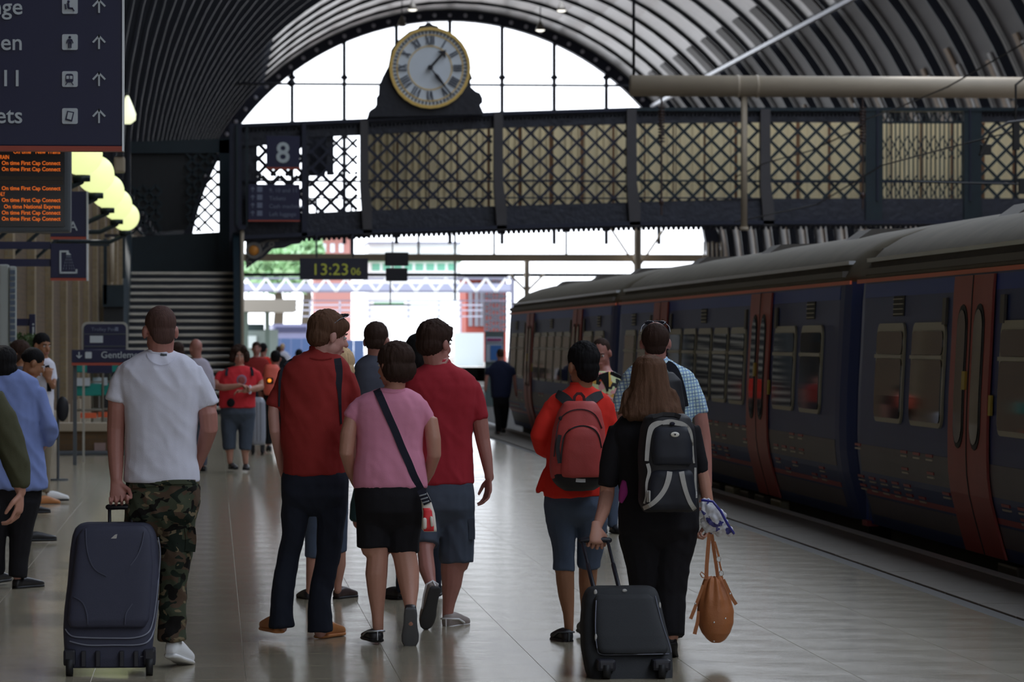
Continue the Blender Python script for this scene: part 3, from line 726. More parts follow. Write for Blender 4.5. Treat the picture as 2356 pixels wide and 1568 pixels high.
def make_car(y0, label, n):
    root = thing('train_carriage', label, 'train carriage', (XW+1.4, y0, -0.8), 'carriages of the train')
    def add(nm, bm, m, par=None, sm=False):
        o = bmobj(nm, bm, m, par or root, sm)
        if par is not None: o.location = (0, 0, 0); o.data.transform(Matrix.Identity(4))
        return o
    y1 = y0 + CL
    def P2(z, o): return z, o
    # body shell with rounded corners towards the gaps
    bm = B(); prof = [(z, o) for z, o in PROF]
    ys = [(y0, .22), (y0+.06, .12), (y0+.16, .05), (y0+.32, .01), (y0+.5, 0), (y1-.5, 0), (y1-.32, .01), (y1-.16, .05), (y1-.06, .12), (y1, .22)]
    prev = None
    for y, ins in ys:
        pts = [Vector((XW+o+ins, y, z)) for z, o in prof] + [Vector((XW+2.8-o-ins, y, z)) for z, o in prof[::-1]]
        c = [bm.verts.new(p) for p in pts]; n_ = len(c)
        if prev:
            for k in range(n_): bm.faces.new((prev[k], prev[(k+1) % n_], c[(k+1) % n_], c[k]))
        else: bm.faces.new(c)
        prev = c
    bm.faces.new(prev[::-1]); add('body', bm, tblue, sm=False)
    # roof
    bm = B(); prev = None
    for y, ins in ys:
        pts = [Vector((XW+o+ins*(1 if z < 2.4 else .4), y, z)) for z, o in ROOFP] + [Vector((XW+2.8-o-ins*.4, y, z)) for z, o in ROOFP[::-1][1:]]
        c = [bm.verts.new(p) for p in pts]; n_ = len(c)
        if prev:
            for k in range(n_): bm.faces.new((prev[k], prev[(k+1) % n_], c[(k+1) % n_], c[k]))
        else: bm.faces.new(c)
        prev = c
    bm.faces.new(prev[::-1]); add('roof', bm, troof, sm=True)
    bm = B(); box(bm, (XW+0.045, y0+.35, 2.235), (XW+0.12, y1-.35, 2.29)); add('roof_gutter', bm, tgut)
    bm = B(); box(bm, (XW+0.10, y0+.3, 2.35), (XW+0.16, y1-.3, 2.385)); add('roof_gutter', bm, steelgrey)
    bm = B(); panel(bm, y0+.02, y1-.02, 2.165, 2.20, 0.006, nz=1); add('orange_line', bm, torg)
    for z0_, z1_, m_, nm in ((2.03, 2.15, tdeep, 'blue_band'), (0.50, 0.74, tgrey, 'grey_band'), (0.12, 0.28, tgrey, 'grey_band'), (0.30, 0.345, tmr, 'red_line')):
        bm = B(); panel(bm, y0+.5, y1-.5, z0_, z1_, 0.004, th=0.01, nz=4); add(nm, bm, m_)
    dd = 4.65; dw = 1.5
    doors = [dd, CL-dd-dw]
    # windows: (start, width)
    wins = [(1.3, 1.3), (2.95, 1.4)]; wins += [(CL-a-w_, w_) for a, w_ in wins]
    gap0 = dd+dw+0.2; gl = CL-2*gap0; pitch = gl/5.0
    wins += [(gap0 + pitch*i + 0.1, pitch-0.2) for i in range(5)]
    for a, w_ in wins:
        f = B(); panel(f, y0+a, y0+a+w_, 0.96, 1.80, 0.022, rad=0.12); wf = add('window', f, tframe)
        for z0_, z1_, nm in ((1.0, 1.50, 'pane'), (1.54, 1.73, 'pane')):
            g = B(); panel(g, y0+a+.05, y0+a+w_-.05, z0_, z1_, 0.032, th=0.012, rad=0.06); add(nm, g, tglass, wf)
        g = B(); panel(g, y0+a+.02, y0+a+w_-.02, 1.505, 1.535, 0.04, th=0.02, nz=1); add('transom', g, tframe, wf)
    for a in doors:
        for j in (0, 1):
            f = B(); panel(f, y0+a+j*dw/2+.012, y0+a+(j+1)*dw/2-.012, 0.03, 2.15, 0.03, nz=14); dl = add('door_leaf', f, tred)
            yc = y0+a+(j+.5)*dw/2 + (0.06 if j == 0 else -0.06)
            g = B(); panel(g, yc-.20, yc+.20, 0.83, 1.93, 0.036, th=0.012, rad=0.19); add('seal', g, trub, dl)
            g = B(); panel(g, yc-.16, yc+.16, 0.87, 1.89, 0.044, th=0.014, rad=0.155); add('door_window', g, tglass, dl)
        g = B(); panel(g, y0+a+dw/2-.012, y0+a+dw/2+.012, 0.03, 2.15, 0.035, nz=14); add('door_edge', g, trub)
        g = B(); panel(g, y0+a+dw/2+.05, y0+a+dw/2+.17, 1.28, 1.42, 0.05, nz=1); panel(g, y0+a-.1, y0+a-.02, 1.1, 1.25, 0.03, nz=1); add('button_plate', g, tyel)['kind'] = 'stuff'
        g = B(); panel(g, y0+a-.42, y0+a-.28, 1.78, 1.99, 0.03, nz=1); add('door_indicator', g, tgut)
        g = B(); panel(g, y0+a+dw+.28, y0+a+dw+.42, 1.78, 1.99, 0.03, nz=1); add('door_indicator', g, tgut)
    for a in (1.9, CL-2.45, CL/2):
        g = B(); panel(g, y0+a, y0+a+.5, 1.86, 2.03, 0.008, th=0.02, nz=1); ve = add('vent', g, trub)
        for k in range(4):
            g = B(); box(g, (XW+.03, y0+a+.03, 1.873+k*.042), (XW+.06, y0+a+.47, 1.882+k*.042)); add('louvre', g, tframe, ve)
    # small livery marks along the lower side
    g = B(); g2 = B(); rr = random.Random(5)
    for k in range(34):
        y = y0 + .7 + k*.56
        if any(a-.2 < y-y0 < a+dw for a in doors): continue
        for z in (0.72, 0.58, 0.44, 0.36):
            if rr.random() < 0.5: panel(g, y, y+.28, z, z+.022, 0.012, nz=1); panel(g2, y, y+.28, z-.03, z-.015, 0.012, nz=1)
    add('livery_marks', g, tmr)['kind'] = 'stuff'; add('livery_marks', g2, tmw)['kind'] = 'stuff'
    # roof hatches
    for a in (3.2, 9.2, 15.8):
        g = B(); prism(g, [Vector((XW+.45, y0+a, 2.5)), Vector((XW+2.35, y0+a, 2.5)), Vector((XW+2.1, y0+a, 2.795)), Vector((XW+.82, y0+a, 2.765))], Vector(), Vector((0, .8, 0))); add('roof_unit', g, tgut)
    # underframe and bogies
    g = B(); box(g, (XW+.3, y0+.4, -.55), (XW+2.5, y1-.4, .1)); add('underframe', g, tdark)
    for a in (2.9, CL-2.9):
        g = B(); box(g, (XW+.24, y0+a-1.6, -.42), (XW+.34, y0+a+1.6, -.2)); box(g, (XW+2.4, y0+a-1.6, -.42), (XW+2.5, y0+a+1.6, -.2)); add('bogie_frame', g, tgut)['kind'] = 'stuff'
        for s in (-1.25, 1.25):
            for x in (XW+.55, XW+2.05):
                g = B(); tube(g, [Vector((x, y0+a+s, -.38)), Vector((x+.1, y0+a+s, -.38))], 0.41, 20, caps=False); add('wheel', g, tdark)
    for k in range(8):
        a = 5.2 + k*1.2; g = B(); box(g, (XW+.2, y0+a, -.4), (XW+.35, y0+a+.7, -.02), 0.02); add('equipment_box', g, tgut if k % 3 else tframe)
    return root
YC = [13.95, 34.05, 54.15]
nm = ['nearest dark blue carriage with red doors at the right edge of the picture', 'middle dark blue carriage with red doors, between the two carriage gaps', 'farthest dark blue carriage, its roof shining white in daylight']
c0 = make_car(YC[0], nm[0], 0)
def dup3(root, dy, label):
    r = root.copy(); COL.objects.link(r); r.location.y += dy; r['label'] = label
    for ch in root.children:
        c = ch.copy(); COL.objects.link(c); c.parent = r
        for g in ch.children: d = g.copy(); COL.objects.link(d); d.parent = c
c1 = dup3(c0, YC[1]-YC[0], nm[1]); c2 = dup3(c0, YC[2]-YC[0], nm[2])
for k, y in enumerate((YC[1]-0.35, YC[2]-0.35)):
    gg = thing('gangway', 'deep blue gangway bellows between the %s carriages' % ('nearest and middle' if k == 0 else 'middle and farthest'), 'gangway', (XW+1.4, y+.17, -.1))
    for j in range(5):
        bm = B(); box(bm, (XW+.20, y+.0+j*.07, .0), (XW+2.6, y+.055+j*.07, 2.2), .02); bmobj('bellows_fold', bm, tdeep if j != 2 else tblue, gg)
    bm = B(); box(bm, (XW+.33, y+.02, 2.2), (XW+2.47, y+.33, 2.5), .05); bmobj('roof_bellows', bm, tdark, gg)
    for j in range(3):
        bm = B(); box(bm, (XW+.16, y+.02, -.02-j*.14), (XW+.26, y+.3, .03-j*.14)); bmobj('cable', bm, [tmr, tyel, tmr][j], gg)
# ================================================================= OVERHEAD LINE EQUIPMENT
YT = 78.0
tb = thing('overhead_beam', 'big cream tubular beam crossing above the train', 'beam', at(1450, 940, YT))
bm = B(); p = at(1450, 197, YT); q = at(3250, 200, YT); r_ = 24.5*mpp(1450, YT)
tube(bm, [Vector((p.x, YT, p.z)), Vector((q.x, YT, p.z))], r_, 24, caps=False); bmobj('tube', bm, beige, tb, True)
for px in (1697, 1741):
    x = at(px, 0, YT).x; bm = B(); tube(bm, [Vector((x-.03, YT, p.z)), Vector((x+.03, YT, p.z))], r_*1.07, 24, caps=False); bmobj('clamp_band', bm, beige, tb, True)
bm = B(); x = at(1712, 0, YT).x; tube(bm, [Vector((x, YT, at(1712, 528, YT).z)), Vector((x, YT, p.z))], 7.5*mpp(1712, YT), 12, caps=False); bmobj('drop_tube', bm, beige, tb, True)
bm = B(); tube(bm, [Vector((x, YT, at(1712, 530, YT).z)), Vector((x, YT, at(1712, 522, YT).z))], 11*mpp(1712, YT), 12, caps=False); bmobj('drop_tube_foot', bm, beige, tb, True)
bm = B(); xx = 18.6; tube(bm, [Vector((xx, YT, -.0)), Vector((xx, YT, p.z))], .2, 14, caps=False); bmobj('mast', bm, beige, tb, True)
bm = B(); xx = at(1458, 0, YT).x; tube(bm, [Vector((xx, YT, p.z)), Vector((xx, YT, p.z+6.5))], .03, 8, caps=False); bmobj('hanger_rod', bm, ribm, tb, True)
insm = mat('insulator brown', (0.05, 0.025, 0.02, 1), 0.35)
for (px, y0_, y1_, l) in ((1522, 222, 495, 'dark ribbed insulator string hanging from the left end of the cream beam'), (1985, 222, 480, 'dark ribbed insulator hanging from the cream beam above the grille')):
    t_ = thing('insulator', l, 'insulator', at(px, y1_, YT), 'insulators under the cream beam')
    a, b = at(px, y0_, YT), at(px, y1_, YT); bm = B(); tube(bm, [a, b], .02, 6, caps=False); bmobj('rod', bm, insm, t_)
    for k in range(12):
        c = at(px, y0_ + 24 + k*7, YT); bm = B(); tube(bm, [c, c - Vector((0, 0, .035))], .07, 12, caps=False); bmobj('disc', bm, insm, t_, True)
    bm = B(); c = at(px, y1_-30, YT); ell(bm, c, (.05, .05, .07)); bmobj('clamp', bm, insm, t_, True)
wirem = mat('wire', (0.01, 0.01, 0.01, 1), 0.5)
def wire(label, pts, r=.014):
    ps = [at(*p) for p in pts]; t_ = thing('overhead_wire', label, 'wire', ps[0]); bm = B(); tube(bm, ps, r, 5); bmobj('strand', bm, wirem, t_)
wire('thin dark wire running up across the right end of the cream beam', [(2372, 90, 60), (2180, 200, 66), (2060, 250, 72), (1990, 275, 78)])
wire('thin dark wire slanting across the lattice between post and grille', [(2372, 292, 62), (2180, 340, 66), (2030, 380, 72), (1880, 470, 80), (1690, 510, 88)])
wire('upper thin dark wire slanting across the lattice beside the drop tube', [(1985, 290, 78), (1870, 345, 80), (1760, 375, 84), (1690, 408, 88)])
wire('curved black wire looping at the right edge above the carriage roof', [(2372, 276, 60), (2320, 282, 60), (2280, 305, 60), (2255, 355, 60)], .025)
og = thing('line_bracket', 'black overhead line bracket hanging at the right edge', 'bracket', at(2330, 345, 62))
for (a, b, c, d) in ((2256, 332, 2280, 356), (2330, 278, 2345, 345), (2344, 410, 2362, 446)):
    p, q = at(a, d, 62), at(c, b, 62); bm = B(); box(bm, (p.x, 61.95, p.z), (q.x, 62.05, q.z), .01); bmobj('fitting', bm, wirem, og)
bm = B(); tube(bm, [at(2100, 418, 62), at(2370, 424, 62)], .018, 6); bmobj('arm', bm, wirem, og)
bm = B(); tube(bm, [at(2337, 345, 62), at(2337, 450, 62)], .02, 6); bmobj('arm', bm, wirem, og)
bm = B(); tube(bm, [at(2337, 278, 62), at(2337, 195, 62), at(2380, 160, 62)], .02, 6); bmobj('arm', bm, wirem, og)
# ================================================================= SIGNS LEFT
YG = 25.0
bs = board('direction_sign', 'large navy direction sign with white text and arrows at top left', -330, -110, 281, 345, YG, 0.032, 0.14, edge=0.012)
lw = mat('big sign white', seen(150, 156, 160, 1.9), 0.5)
for s, y in (('Lounge', 33), ('Women', 115), ('Platforms 9, 10 & 11', 198), ('Tickets', 283)): txt(s, 53, y, 38, YG, lw, bs, ax='RIGHT', bold=0.0015)
def P25(px, py): p = at(px, py, YG); p.y = YG-.012; return p
def roundrect(x0, y0, x1, y1, r, n=5):
    o = []
    for cx, cy, a0 in ((x1-r, y1-r, 0), (x0+r, y1-r, 90), (x0+r, y0+r, 180), (x1-r, y0+r, 270)):
        for k in range(n): a = math.radians(a0 + 90*k/(n-1)); o.append((cx + r*math.cos(a), cy + r*math.sin(a)))
    return o
for k, y in enumerate((14, 97, 182, 267)):
    bm = B(); prism(bm, [P25(*q) for q in roundrect(143, y-18, 179, y+18, 4)], Vector(), Vector((0, .012, 0))); pc = bmobj('pictogram', bm, lw, bs)
    bm = B(); n0 = Vector((0, -1, 0)); wv = 4.2*mpp(228, YG)
    bar(bm, P25(228, y+16), P25(228, y-14), wv, .01); bar(bm, P25(214, y+1), P25(229.5, y-15.5), wv, .01); bar(bm, P25(242, y+1), P25(226.5, y-15.5), wv, .01); bmobj('arrow', bm, lw, bs)
    bm = B()
    def q25(x, y_): p = P25(x, y_); p.y -= .006; return p
    pu = mpp(160, YG)
    if k == 0:
        ell(bm, q25(158, y-10), (3*pu, .004, 3*pu)); bar(bm, q25(157, y-6), q25(158, y+5), 5*pu, .006); bar(bm, q25(157, y+5), q25(168, y+6), 4*pu, .006); bar(bm, q25(166, y+5), q25(171, y+12), 3*pu, .006); bar(bm, q25(150, y-4), q25(152, y+8), 3*pu, .006)
    elif k == 1:
        ell(bm, q25(161, y-11), (3*pu, .004, 3*pu)); bar(bm, q25(161, y-7), q25(161, y+3), 8*pu, .006)
        for s in (-1, 1): bar(bm, q25(161+s*2.2, y+2), q25(161+s*2.4, y+14), 3.2*pu, .006); bar(bm, q25(161+s*4, y-6), q25(161+s*7.5, y+3), 2.4*pu, .006)
    elif k == 2:
        prism(bm, [q25(*q) for q in roundrect(151, y-12, 169, y+8, 5)], Vector(), Vector((0, .004, 0)))
        for s in (-1, 1): bar(bm, q25(160+s*5, y+8), q25(160+s*9, y+14), 2*pu, .006)
    else:
        prism(bm, [q25(*q) for q in ((155, y-12), (171, y-9), (166, y+13), (150, y+9))], Vector(), Vector((0, .004, 0)))
    gl_ = bmobj('glyph', bm, signnavy, pc); gl_.location = (0, 0, 0)
    if k >= 2:
        bm = B()
        def r25(x, y_): p = P25(x, y_); p.y -= .012; return p
        if k == 2: prism(bm, [r25(153, y-7), r25(159, y-7), r25(159, y), r25(153, y)], Vector(), Vector((0, .004, 0))); prism(bm, [r25(161, y-7), r25(167, y-7), r25(167, y), r25(161, y)], Vector(), Vector((0, .004, 0)))
        else: prism(bm, [r25(157, y-9), r25(168, y-7), r25(164, y+9), r25(154, y+6)], Vector(), Vector((0, .004, 0)))
        q_ = bmobj('glyph_detail', bm, lw, pc); q_['kind'] = 'stuff'; q_.location = (0, 0, 0)
for px in (-250, 200):
    bm = B(); p = at(px, -110, YG); box(bm, (p.x-.03, YG+.04, p.z), (p.x+.03, YG+.1, 19.5)); bmobj('hanger', bm, steelgrey, bs)
# departure board
YD = 30.0
ds = thing('departure_board', 'grey-framed departure board with orange dot text', 'departure board', at(60, 535, YD))
a, b = at(-260, 533, YD), at(162, 340, YD)
casem = mat('board frame grey', seen(64, 68, 72, 1.7), 0.5)
bm = B(); box(bm, (a.x, YD, a.z), (b.x, YD+.3, b.z+.3), .02); bmobj('casing', bm, casem, ds)
a, b = at(-250, 520, YD), at(149, 348, YD); bm = B(); box(bm, (a.x, YD-.012, a.z), (b.x, YD, b.z+.25)); bmobj('screen', bm, mat('screen black', (0.012, 0.012, 0.012, 1), 0.25), ds)
oram = mat('orange dots', (0.3, 0.05, 0.0, 1), 0.5, emit=(1.0, 0.20, 0.02), es=0.75)
rows = [(349, 'On time   New Trains'), (375, 'On time First Cap Connect'), (389, 'On time First Cap Connect'), (433, 'On time First Cap Connect'), (460, 'On time First Cap Connect'), (475, 'On time National Express'), (489, 'On time First Cap Connect'), (503, 'On time First Cap Connect')]
def orow(s, y, xr, ax='RIGHT', w_=134.0):
    o = txt(s, xr, y+4.5, 9.2, YD-.014, oram, ds, ax=ax, bold=0.0009)
    xs = [v.co.x for v in o.data.vertices]; cur = max(xs)-min(xs); want = w_*mpp(70, YD)*len(s)/25.0; x0 = max(xs) if ax == 'RIGHT' else min(xs)
    for v in o.data.vertices: v.co.x = x0 + (v.co.x-x0)*want/cur
for y, s in rows: orow(s, y, 139)
orow('TRAIN', 361, -6, 'LEFT', 134); orow('ONLY', 446, -8, 'LEFT', 120)
bm = B()
for y in (409, 419): p, q = at(-240, y+4, YD), at(145, y-3, YD); box(bm, (p.x, YD-.016, p.z), (q.x, YD-.012, q.z))
bmobj('dim_row', bm, mat('dim row', (0.03, 0.02, 0.008, 1), 0.4), ds)['kind'] = 'stuff'
for px in (-180, 120):
    bm = B(); p = at(px, 320, YD); box(bm, (p.x-.03, YD+.1, p.z), (p.x+.03, YD+.16, 19.5)); bmobj('hanger', bm, steelgrey, ds)
# shower sign and the sign above it
YH = 46.0
def hang(t_, px, py, Y):
    bm = B(); p = at(px, py, Y); box(bm, (-2.75, Y+.03, p.z-.05), (p.x, Y+.09, p.z+.04)); bmobj('wall_arm', bm, signnavy, t_)
sh = board('shower_sign', 'navy square sign with a white shower symbol on the brick wall', 116, 560, 199, 645, YH, .03, .1, edge=.02)
hang(sh, 116, 603, YH); hang(sh, 116, 563, YH)
pp = lambda x, y, d=.012: (lambda v: Vector((v.x, YH-d, v.z)))(at(x, y, YH))
pu = mpp(160, YH)
bm = B(); bar(bm, pp(139, 578), pp(139, 627), 4*pu, .01); bar(bm, pp(137, 627), pp(177, 627), 4*pu, .01); bar(bm, pp(137, 578), pp(158, 578), 4*pu, .01); bar(bm, pp(176, 619), pp(176, 629), 4*pu, .01)
prism(bm, [pp(154, 576), pp(164, 586), pp(152, 586)], Vector(), Vector((0, .01, 0))); bmobj('shower_symbol', bm, lw, sh)['kind'] = 'stuff'
bm = B()
for x0, x1 in ((154, 145), (156, 152), (158, 160), (160, 166), (162, 172)):
    for k in range(5):
        t0, t1 = k/5, (k+.65)/5; bar(bm, pp(x0+(x1-x0)*t0, 588+34*t0), pp(x0+(x1-x0)*t1, 588+34*t1), 1.3*pu, .01)
bmobj('water_drops', bm, dimw, sh)['kind'] = 'stuff'
s2 = board('blank_sign', 'navy sign partly hidden behind the departure board, above the shower sign', 116, 440, 199, 550, YH, .03, .1, edge=.02); hang(s2, 116, 500, YH)
txt('A', 158, 530, 22, YH, lw, s2)
# globe lamps on the wall
globem = mat('lamp globe', (0.8, 0.85, 0.5, 1), 0.4, emit=(0.86, 0.95, 0.42), es=1.5)
glp = [(63.0, 'lowest and farthest'), (57.3, 'second from the far end'), (52.3, 'third from the far end'), (47.0, 'fourth from the far end'), (42.0, 'nearest one seen, half behind the board')]
g0 = None
def globe_lamp(Y, label, grp='globe lamps along the left wall'):
    c = Vector((-1.45, Y, 3.71)); t_ = thing('globe_lamp', label, 'lamp', (-1.45, Y, 3.4), grp)
    bm = B(); ell(bm, c, (.235, .235, .235), seg=24, rg=16); bmobj('globe', bm, globem, t_, True)
    bm = B(); tube(bm, [c - Vector((0, 0, .23)), c - Vector((0, 0, .3))], .10, 12, caps=False); bmobj('lamp_collar', bm, green, t_, True)
    bm = B(); tube(bm, [c - Vector((0, 0, .3)), c - Vector((.25, 0, .42)), Vector((-2.76, Y, 3.3))], .035, 8); tube(bm, [Vector((-2.2, Y, 3.31)), Vector((-2.76, Y, 2.8))], .025, 8); bmobj('wall_arm', bm, green, t_, True)
for Y, l in glp: globe_lamp(Y, 'glowing pale yellow globe lamp on the left wall, ' + l)
# pendant lamps high under the vault
shade = mat('lamp shade', seen(110, 104, 96, 1.8), 0.4, metal=0.4); bulb = mat('lamp glow', (1, .98, .9, 1), .4, emit=(1, .97, .85), es=3.0)
for px, py, Y, l in ((949, 22, 195, 'small cone pendant lamp above the left of the clock'), (1292, 24, 195, 'small cone pendant lamp high right of the clock'), (1243, 69, 222, 'smaller cone pendant lamp below the right-hand one'), (925, 58, 222, 'dim small pendant lamp just over the clock housing')):
    c = at(px, py, Y); s = mpp(px, Y)*11; t_ = thing('pendant_lamp', l, 'lamp', c, 'pendant lamps under the vault')
    zt = CZ + math.sqrt(max(1, RV**2 - (c.x-CX)**2))
    bm = B(); rings(bm, [(c, s, s, 0), (c + Vector((0, 0, s*.9)), s*.7, s*.7, 0), (c + Vector((0, 0, s*1.7)), s*.25, s*.25, 0), (c + Vector((0, 0, s*2.1)), s*.12, s*.12, 0)], 16, 2); bmobj('shade', bm, shade, t_, True)
    bm = B(); ell(bm, c, (s*.92, s*.92, s*.35)); bmobj('bulb', bm, bulb if py != 58 else shade, t_, True)
    bm = B(); tube(bm, [c + Vector((0, 0, s*2)), Vector((c.x, c.y, zt))], .03, 6); bmobj('cord', bm, ribm, t_)
# bright lantern half behind the big sign
lt = thing('wall_lantern', 'bright teardrop lantern glowing beside the big navy sign', 'lamp', at(296, 285, 70))
c = at(293, 262, 70); s = mpp(293, 70)
bm = B(); rings(bm, [(c + Vector((0, 0, -23*s)), 8*s, 8*s, 0), (c + Vector((0, 0, -14*s)), 19*s, 19*s, 0), (c, 20*s, 20*s, 0), (c + Vector((0, 0, 16*s)), 14*s, 14*s, 0), (c + Vector((0, 0, 42*s)), 3*s, 3*s, 0)], 18, 2); bmobj('globe', bm, mat('lantern glow', (1, 1, .9, 1), .4, emit=(.9, .95, .6), es=1.6), lt, True)
bm = B(); box(bm, (-2.76, 69.9, at(293, 215, 70).z), (c.x+.03, 70.1, at(293, 215, 70).z+.08)); bmobj('wall_arm', bm, green, lt)
# loudspeaker below the sign
ls = thing('loudspeaker', 'small beige box loudspeaker right of the globe lamps', 'loudspeaker', at(273, 395, 55)); 
p, q = at(262, 396, 55), at(287, 360, 55); bm = B(); box(bm, (p.x, 55, p.z), (q.x, 55.3, q.z), .03); bmobj('casing', bm, beige, ls)
bm = B(); box(bm, (-2.76, 55.1, q.z-.1), (p.x+.05, 55.16, q.z-.04)); bmobj('wall_arm', bm, green, ls)
bm = B(); box(bm, (p.x+.05, 54.98, q.z), (q.x-.02, 55.2, q.z+.06)); bmobj('cap', bm, dk, ls)
# pipe beside stairs at left and dark frame
t_ = thing('wall_pipe', 'short cream pipe on the wall left of the stairs', 'pipe', at(257, 650, 84)); bm = B(); p, q = at(257, 648, 84), at(257, 545, 84); tube(bm, [p, q], .055, 10, caps=False); bmobj('pipe', bm, beige, t_, True)
bm = B(); box(bm, (-2.76, 83.97, q.z-.2), (q.x, 84.03, q.z-.12)); bmobj('bracket', bm, green, t_)
fr = thing('iron_frame', 'dark iron post and bracket between brick wall and stairs', 'frame', at(262, 950, 84.6))
for (a, b, c_, d) in ((238, 548, 246, 700), (236, 655, 285, 705), (240, 538, 290, 546), (282, 545, 288, 640)):
    p, q = at(a, d, 84.6), at(c_, b, 84.6); bm = B(); box(bm, (p.x, 84.6, p.z), (q.x, 84.75, q.z)); bmobj('iron_member', bm, green if a < 240 or a > 260 else dk, fr)
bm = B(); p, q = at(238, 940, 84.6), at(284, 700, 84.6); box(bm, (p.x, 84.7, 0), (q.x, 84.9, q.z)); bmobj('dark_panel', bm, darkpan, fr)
# white notice column and timetable
YN = 43.5
nc = thing('timetable_case', 'white timetable case standing against the brick wall at the left edge', 'notice board', at(20, 940, YN))
p, q = at(-2, 920, YN), at(20, 608, YN); bm = B(); box(bm, (p.x, YN, 0), (q.x, YN+.2, q.z), .02); bmobj('white_post', bm, mat('cool white', seen(120, 124, 122, 2.0), .5), nc)
p, q = at(21, 790, YN), at(37, 612, YN); bm = B(); box(bm, (p.x, YN-.02, p.z), (q.x, YN+.15, q.z), .02); bmobj('case_frame', bm, mat('cool white', (1, 1, 1)), nc)
bm = B()
for k in range(12): a, b = at(23, 785-k*14, YN), at(35, 775-k*14, YN); box(bm, (a.x, YN-.03, a.z), (b.x, YN-.02, b.z))
bmobj('printed_row', bm, mat('printed blue grey', seen(60, 70, 84, 2.0), .5), nc)['kind'] = 'stuff'
# small wall signs
t_ = board('blue_banner_sign', 'narrow blue sign on the brick wall above the short-haired young man', 67, 722, 81, 788, 48, 0, .1); hang(t_, 67, 740, 48)
txt('i', 72, 770, 30, 48, lw, t_)
# planter behind the people at left
pl = thing('planter', 'low planter box of clipped green leaves by the left wall', 'planter', at(40, 1000, 44))
p, q = at(-30, 1000, 44), at(92, 800, 44); p.x = max(p.x, -2.4); bm = B(); box(bm, (p.x, 43.9, 0), (q.x, 44.5, q.z), .02); bmobj('box', bm, mat('planter dark', (0.05, .045, .04, 1), .7), pl)
leafm = mat('leaf green', (0.05, 0.09, 0.02, 1), .6, var=.5, vscale=20)
bm = B()
for k in range(700):
    c = Vector((p.x + R.random()*(q.x-p.x), 43.9 + R.random()*.6, q.z + R.random()**1.5*.14)); d = Vector((R.uniform(-1, 1), R.uniform(-1, 1), R.uniform(0, 1))).normalized(); e = d.cross(Vector((R.uniform(-1, 1), R.uniform(-1, 1), .3))).normalized()
    v = [bm.verts.new(c), bm.verts.new(c + d*.03 + e*.012), bm.verts.new(c + d*.06), bm.verts.new(c + d*.03 - e*.012)]; bm.faces.new(v)
bmobj('foliage', bm, leafm, pl)['kind'] = 'stuff'
# trolley point sign
YP = 52.0
tp = thing('trolley_point_sign', 'navy rounded sign reading Trolley Point on grey legs', 'sign', at(242, 1040, YP))
def pr(pts, y0_, th, m, nm, par): 
    bm = B(); prism(bm, [Vector((at(x, y, YP).x, y0_, at(x, y, YP).z)) for x, y in pts], Vector(), Vector((0, th, 0))); return bmobj(nm, bm, m, par)
def rr2(x0, y0, x1, y1, r): return [(x1-r+r*math.cos(a), y0+r-r*math.sin(a)) for a in (0, .4, .8, 1.2, 1.57)] + [(x0+r-r*math.sin(a), y0+r-r*math.cos(a)) for a in (0, .4, .8, 1.2, 1.57)] + [(x0, y1), (x1, y1)]
fgrey = mat('sign frame grey', seen(128, 126, 118, 1.9), .4)
pr(rr2(188, 740, 294, 805, 12), YP, .08, fgrey, 'frame', tp); pr(rr2(193, 745, 290, 805, 10), YP-.02, .03, signnavy, 'panel', tp)
for x in (192, 290): pr([(x-2.5, 800), (x+2.5, 800), (x+2.5, 1062), (x-2.5, 1062)], YP+.02, .06, fgrey, 'leg', tp)
txt('Trolley Point', 210, 761, 8.5, YP-.02, dimw, tp); pr([(265, 752), (272, 752), (272, 761), (265, 761)], YP-.03, .02, dimw, 'pictogram', tp)
pr([(207, 772), (237, 772), (237, 788), (207, 788)], YP-.03, .02, lw, 'notice', tp); pr([(193, 767), (290, 767), (290, 769), (193, 769)], YP-.03, .02, casem, 'rule', tp); pr([(193, 795), (290, 795), (290, 797), (193, 797)], YP-.03, .02, casem, 'rule', tp)
pr([(200, 836), (258, 836), (258, 858), (200, 858)], YP, .05, signnavy, 'lower_panel', tp)
# gentlemen sign
gs = board('gentlemen_sign', 'long navy sign reading Gentlemen with red lower edge', 165, 804, 332, 840, YP-1.5, .035, .1)
txt('Gentlemen', 232, 823, 15.5, YP-1.5, lw, gs)
PP = lambda x, y: (lambda v: Vector((v.x, YP-1.512, v.z)))(at(x, y, YP-1.5))
bm = B(); u_ = mpp(200, YP); bar(bm, PP(182, 809), PP(182, 822), 2.2*u_, .01); bar(bm, PP(176, 817), PP(182.5, 823.5), 2.2*u_, .01); bar(bm, PP(188, 817), PP(181.5, 823.5), 2.2*u_, .01); bmobj('arrow', bm, lw, gs)
bm = B(); prism(bm, [PP(*q) for q in roundrect(196, 809, 211, 824, 2)], Vector(), Vector((0, .01, 0))); bmobj('pictogram', bm, lw, gs)
for px in (172, 325):
    bm = B(); p = at(px, 838, YP-1.5); box(bm, (p.x-.025, YP-1.45, 0), (p.x+.025, YP-1.4, p.z)); bmobj('leg', bm, casem, gs)
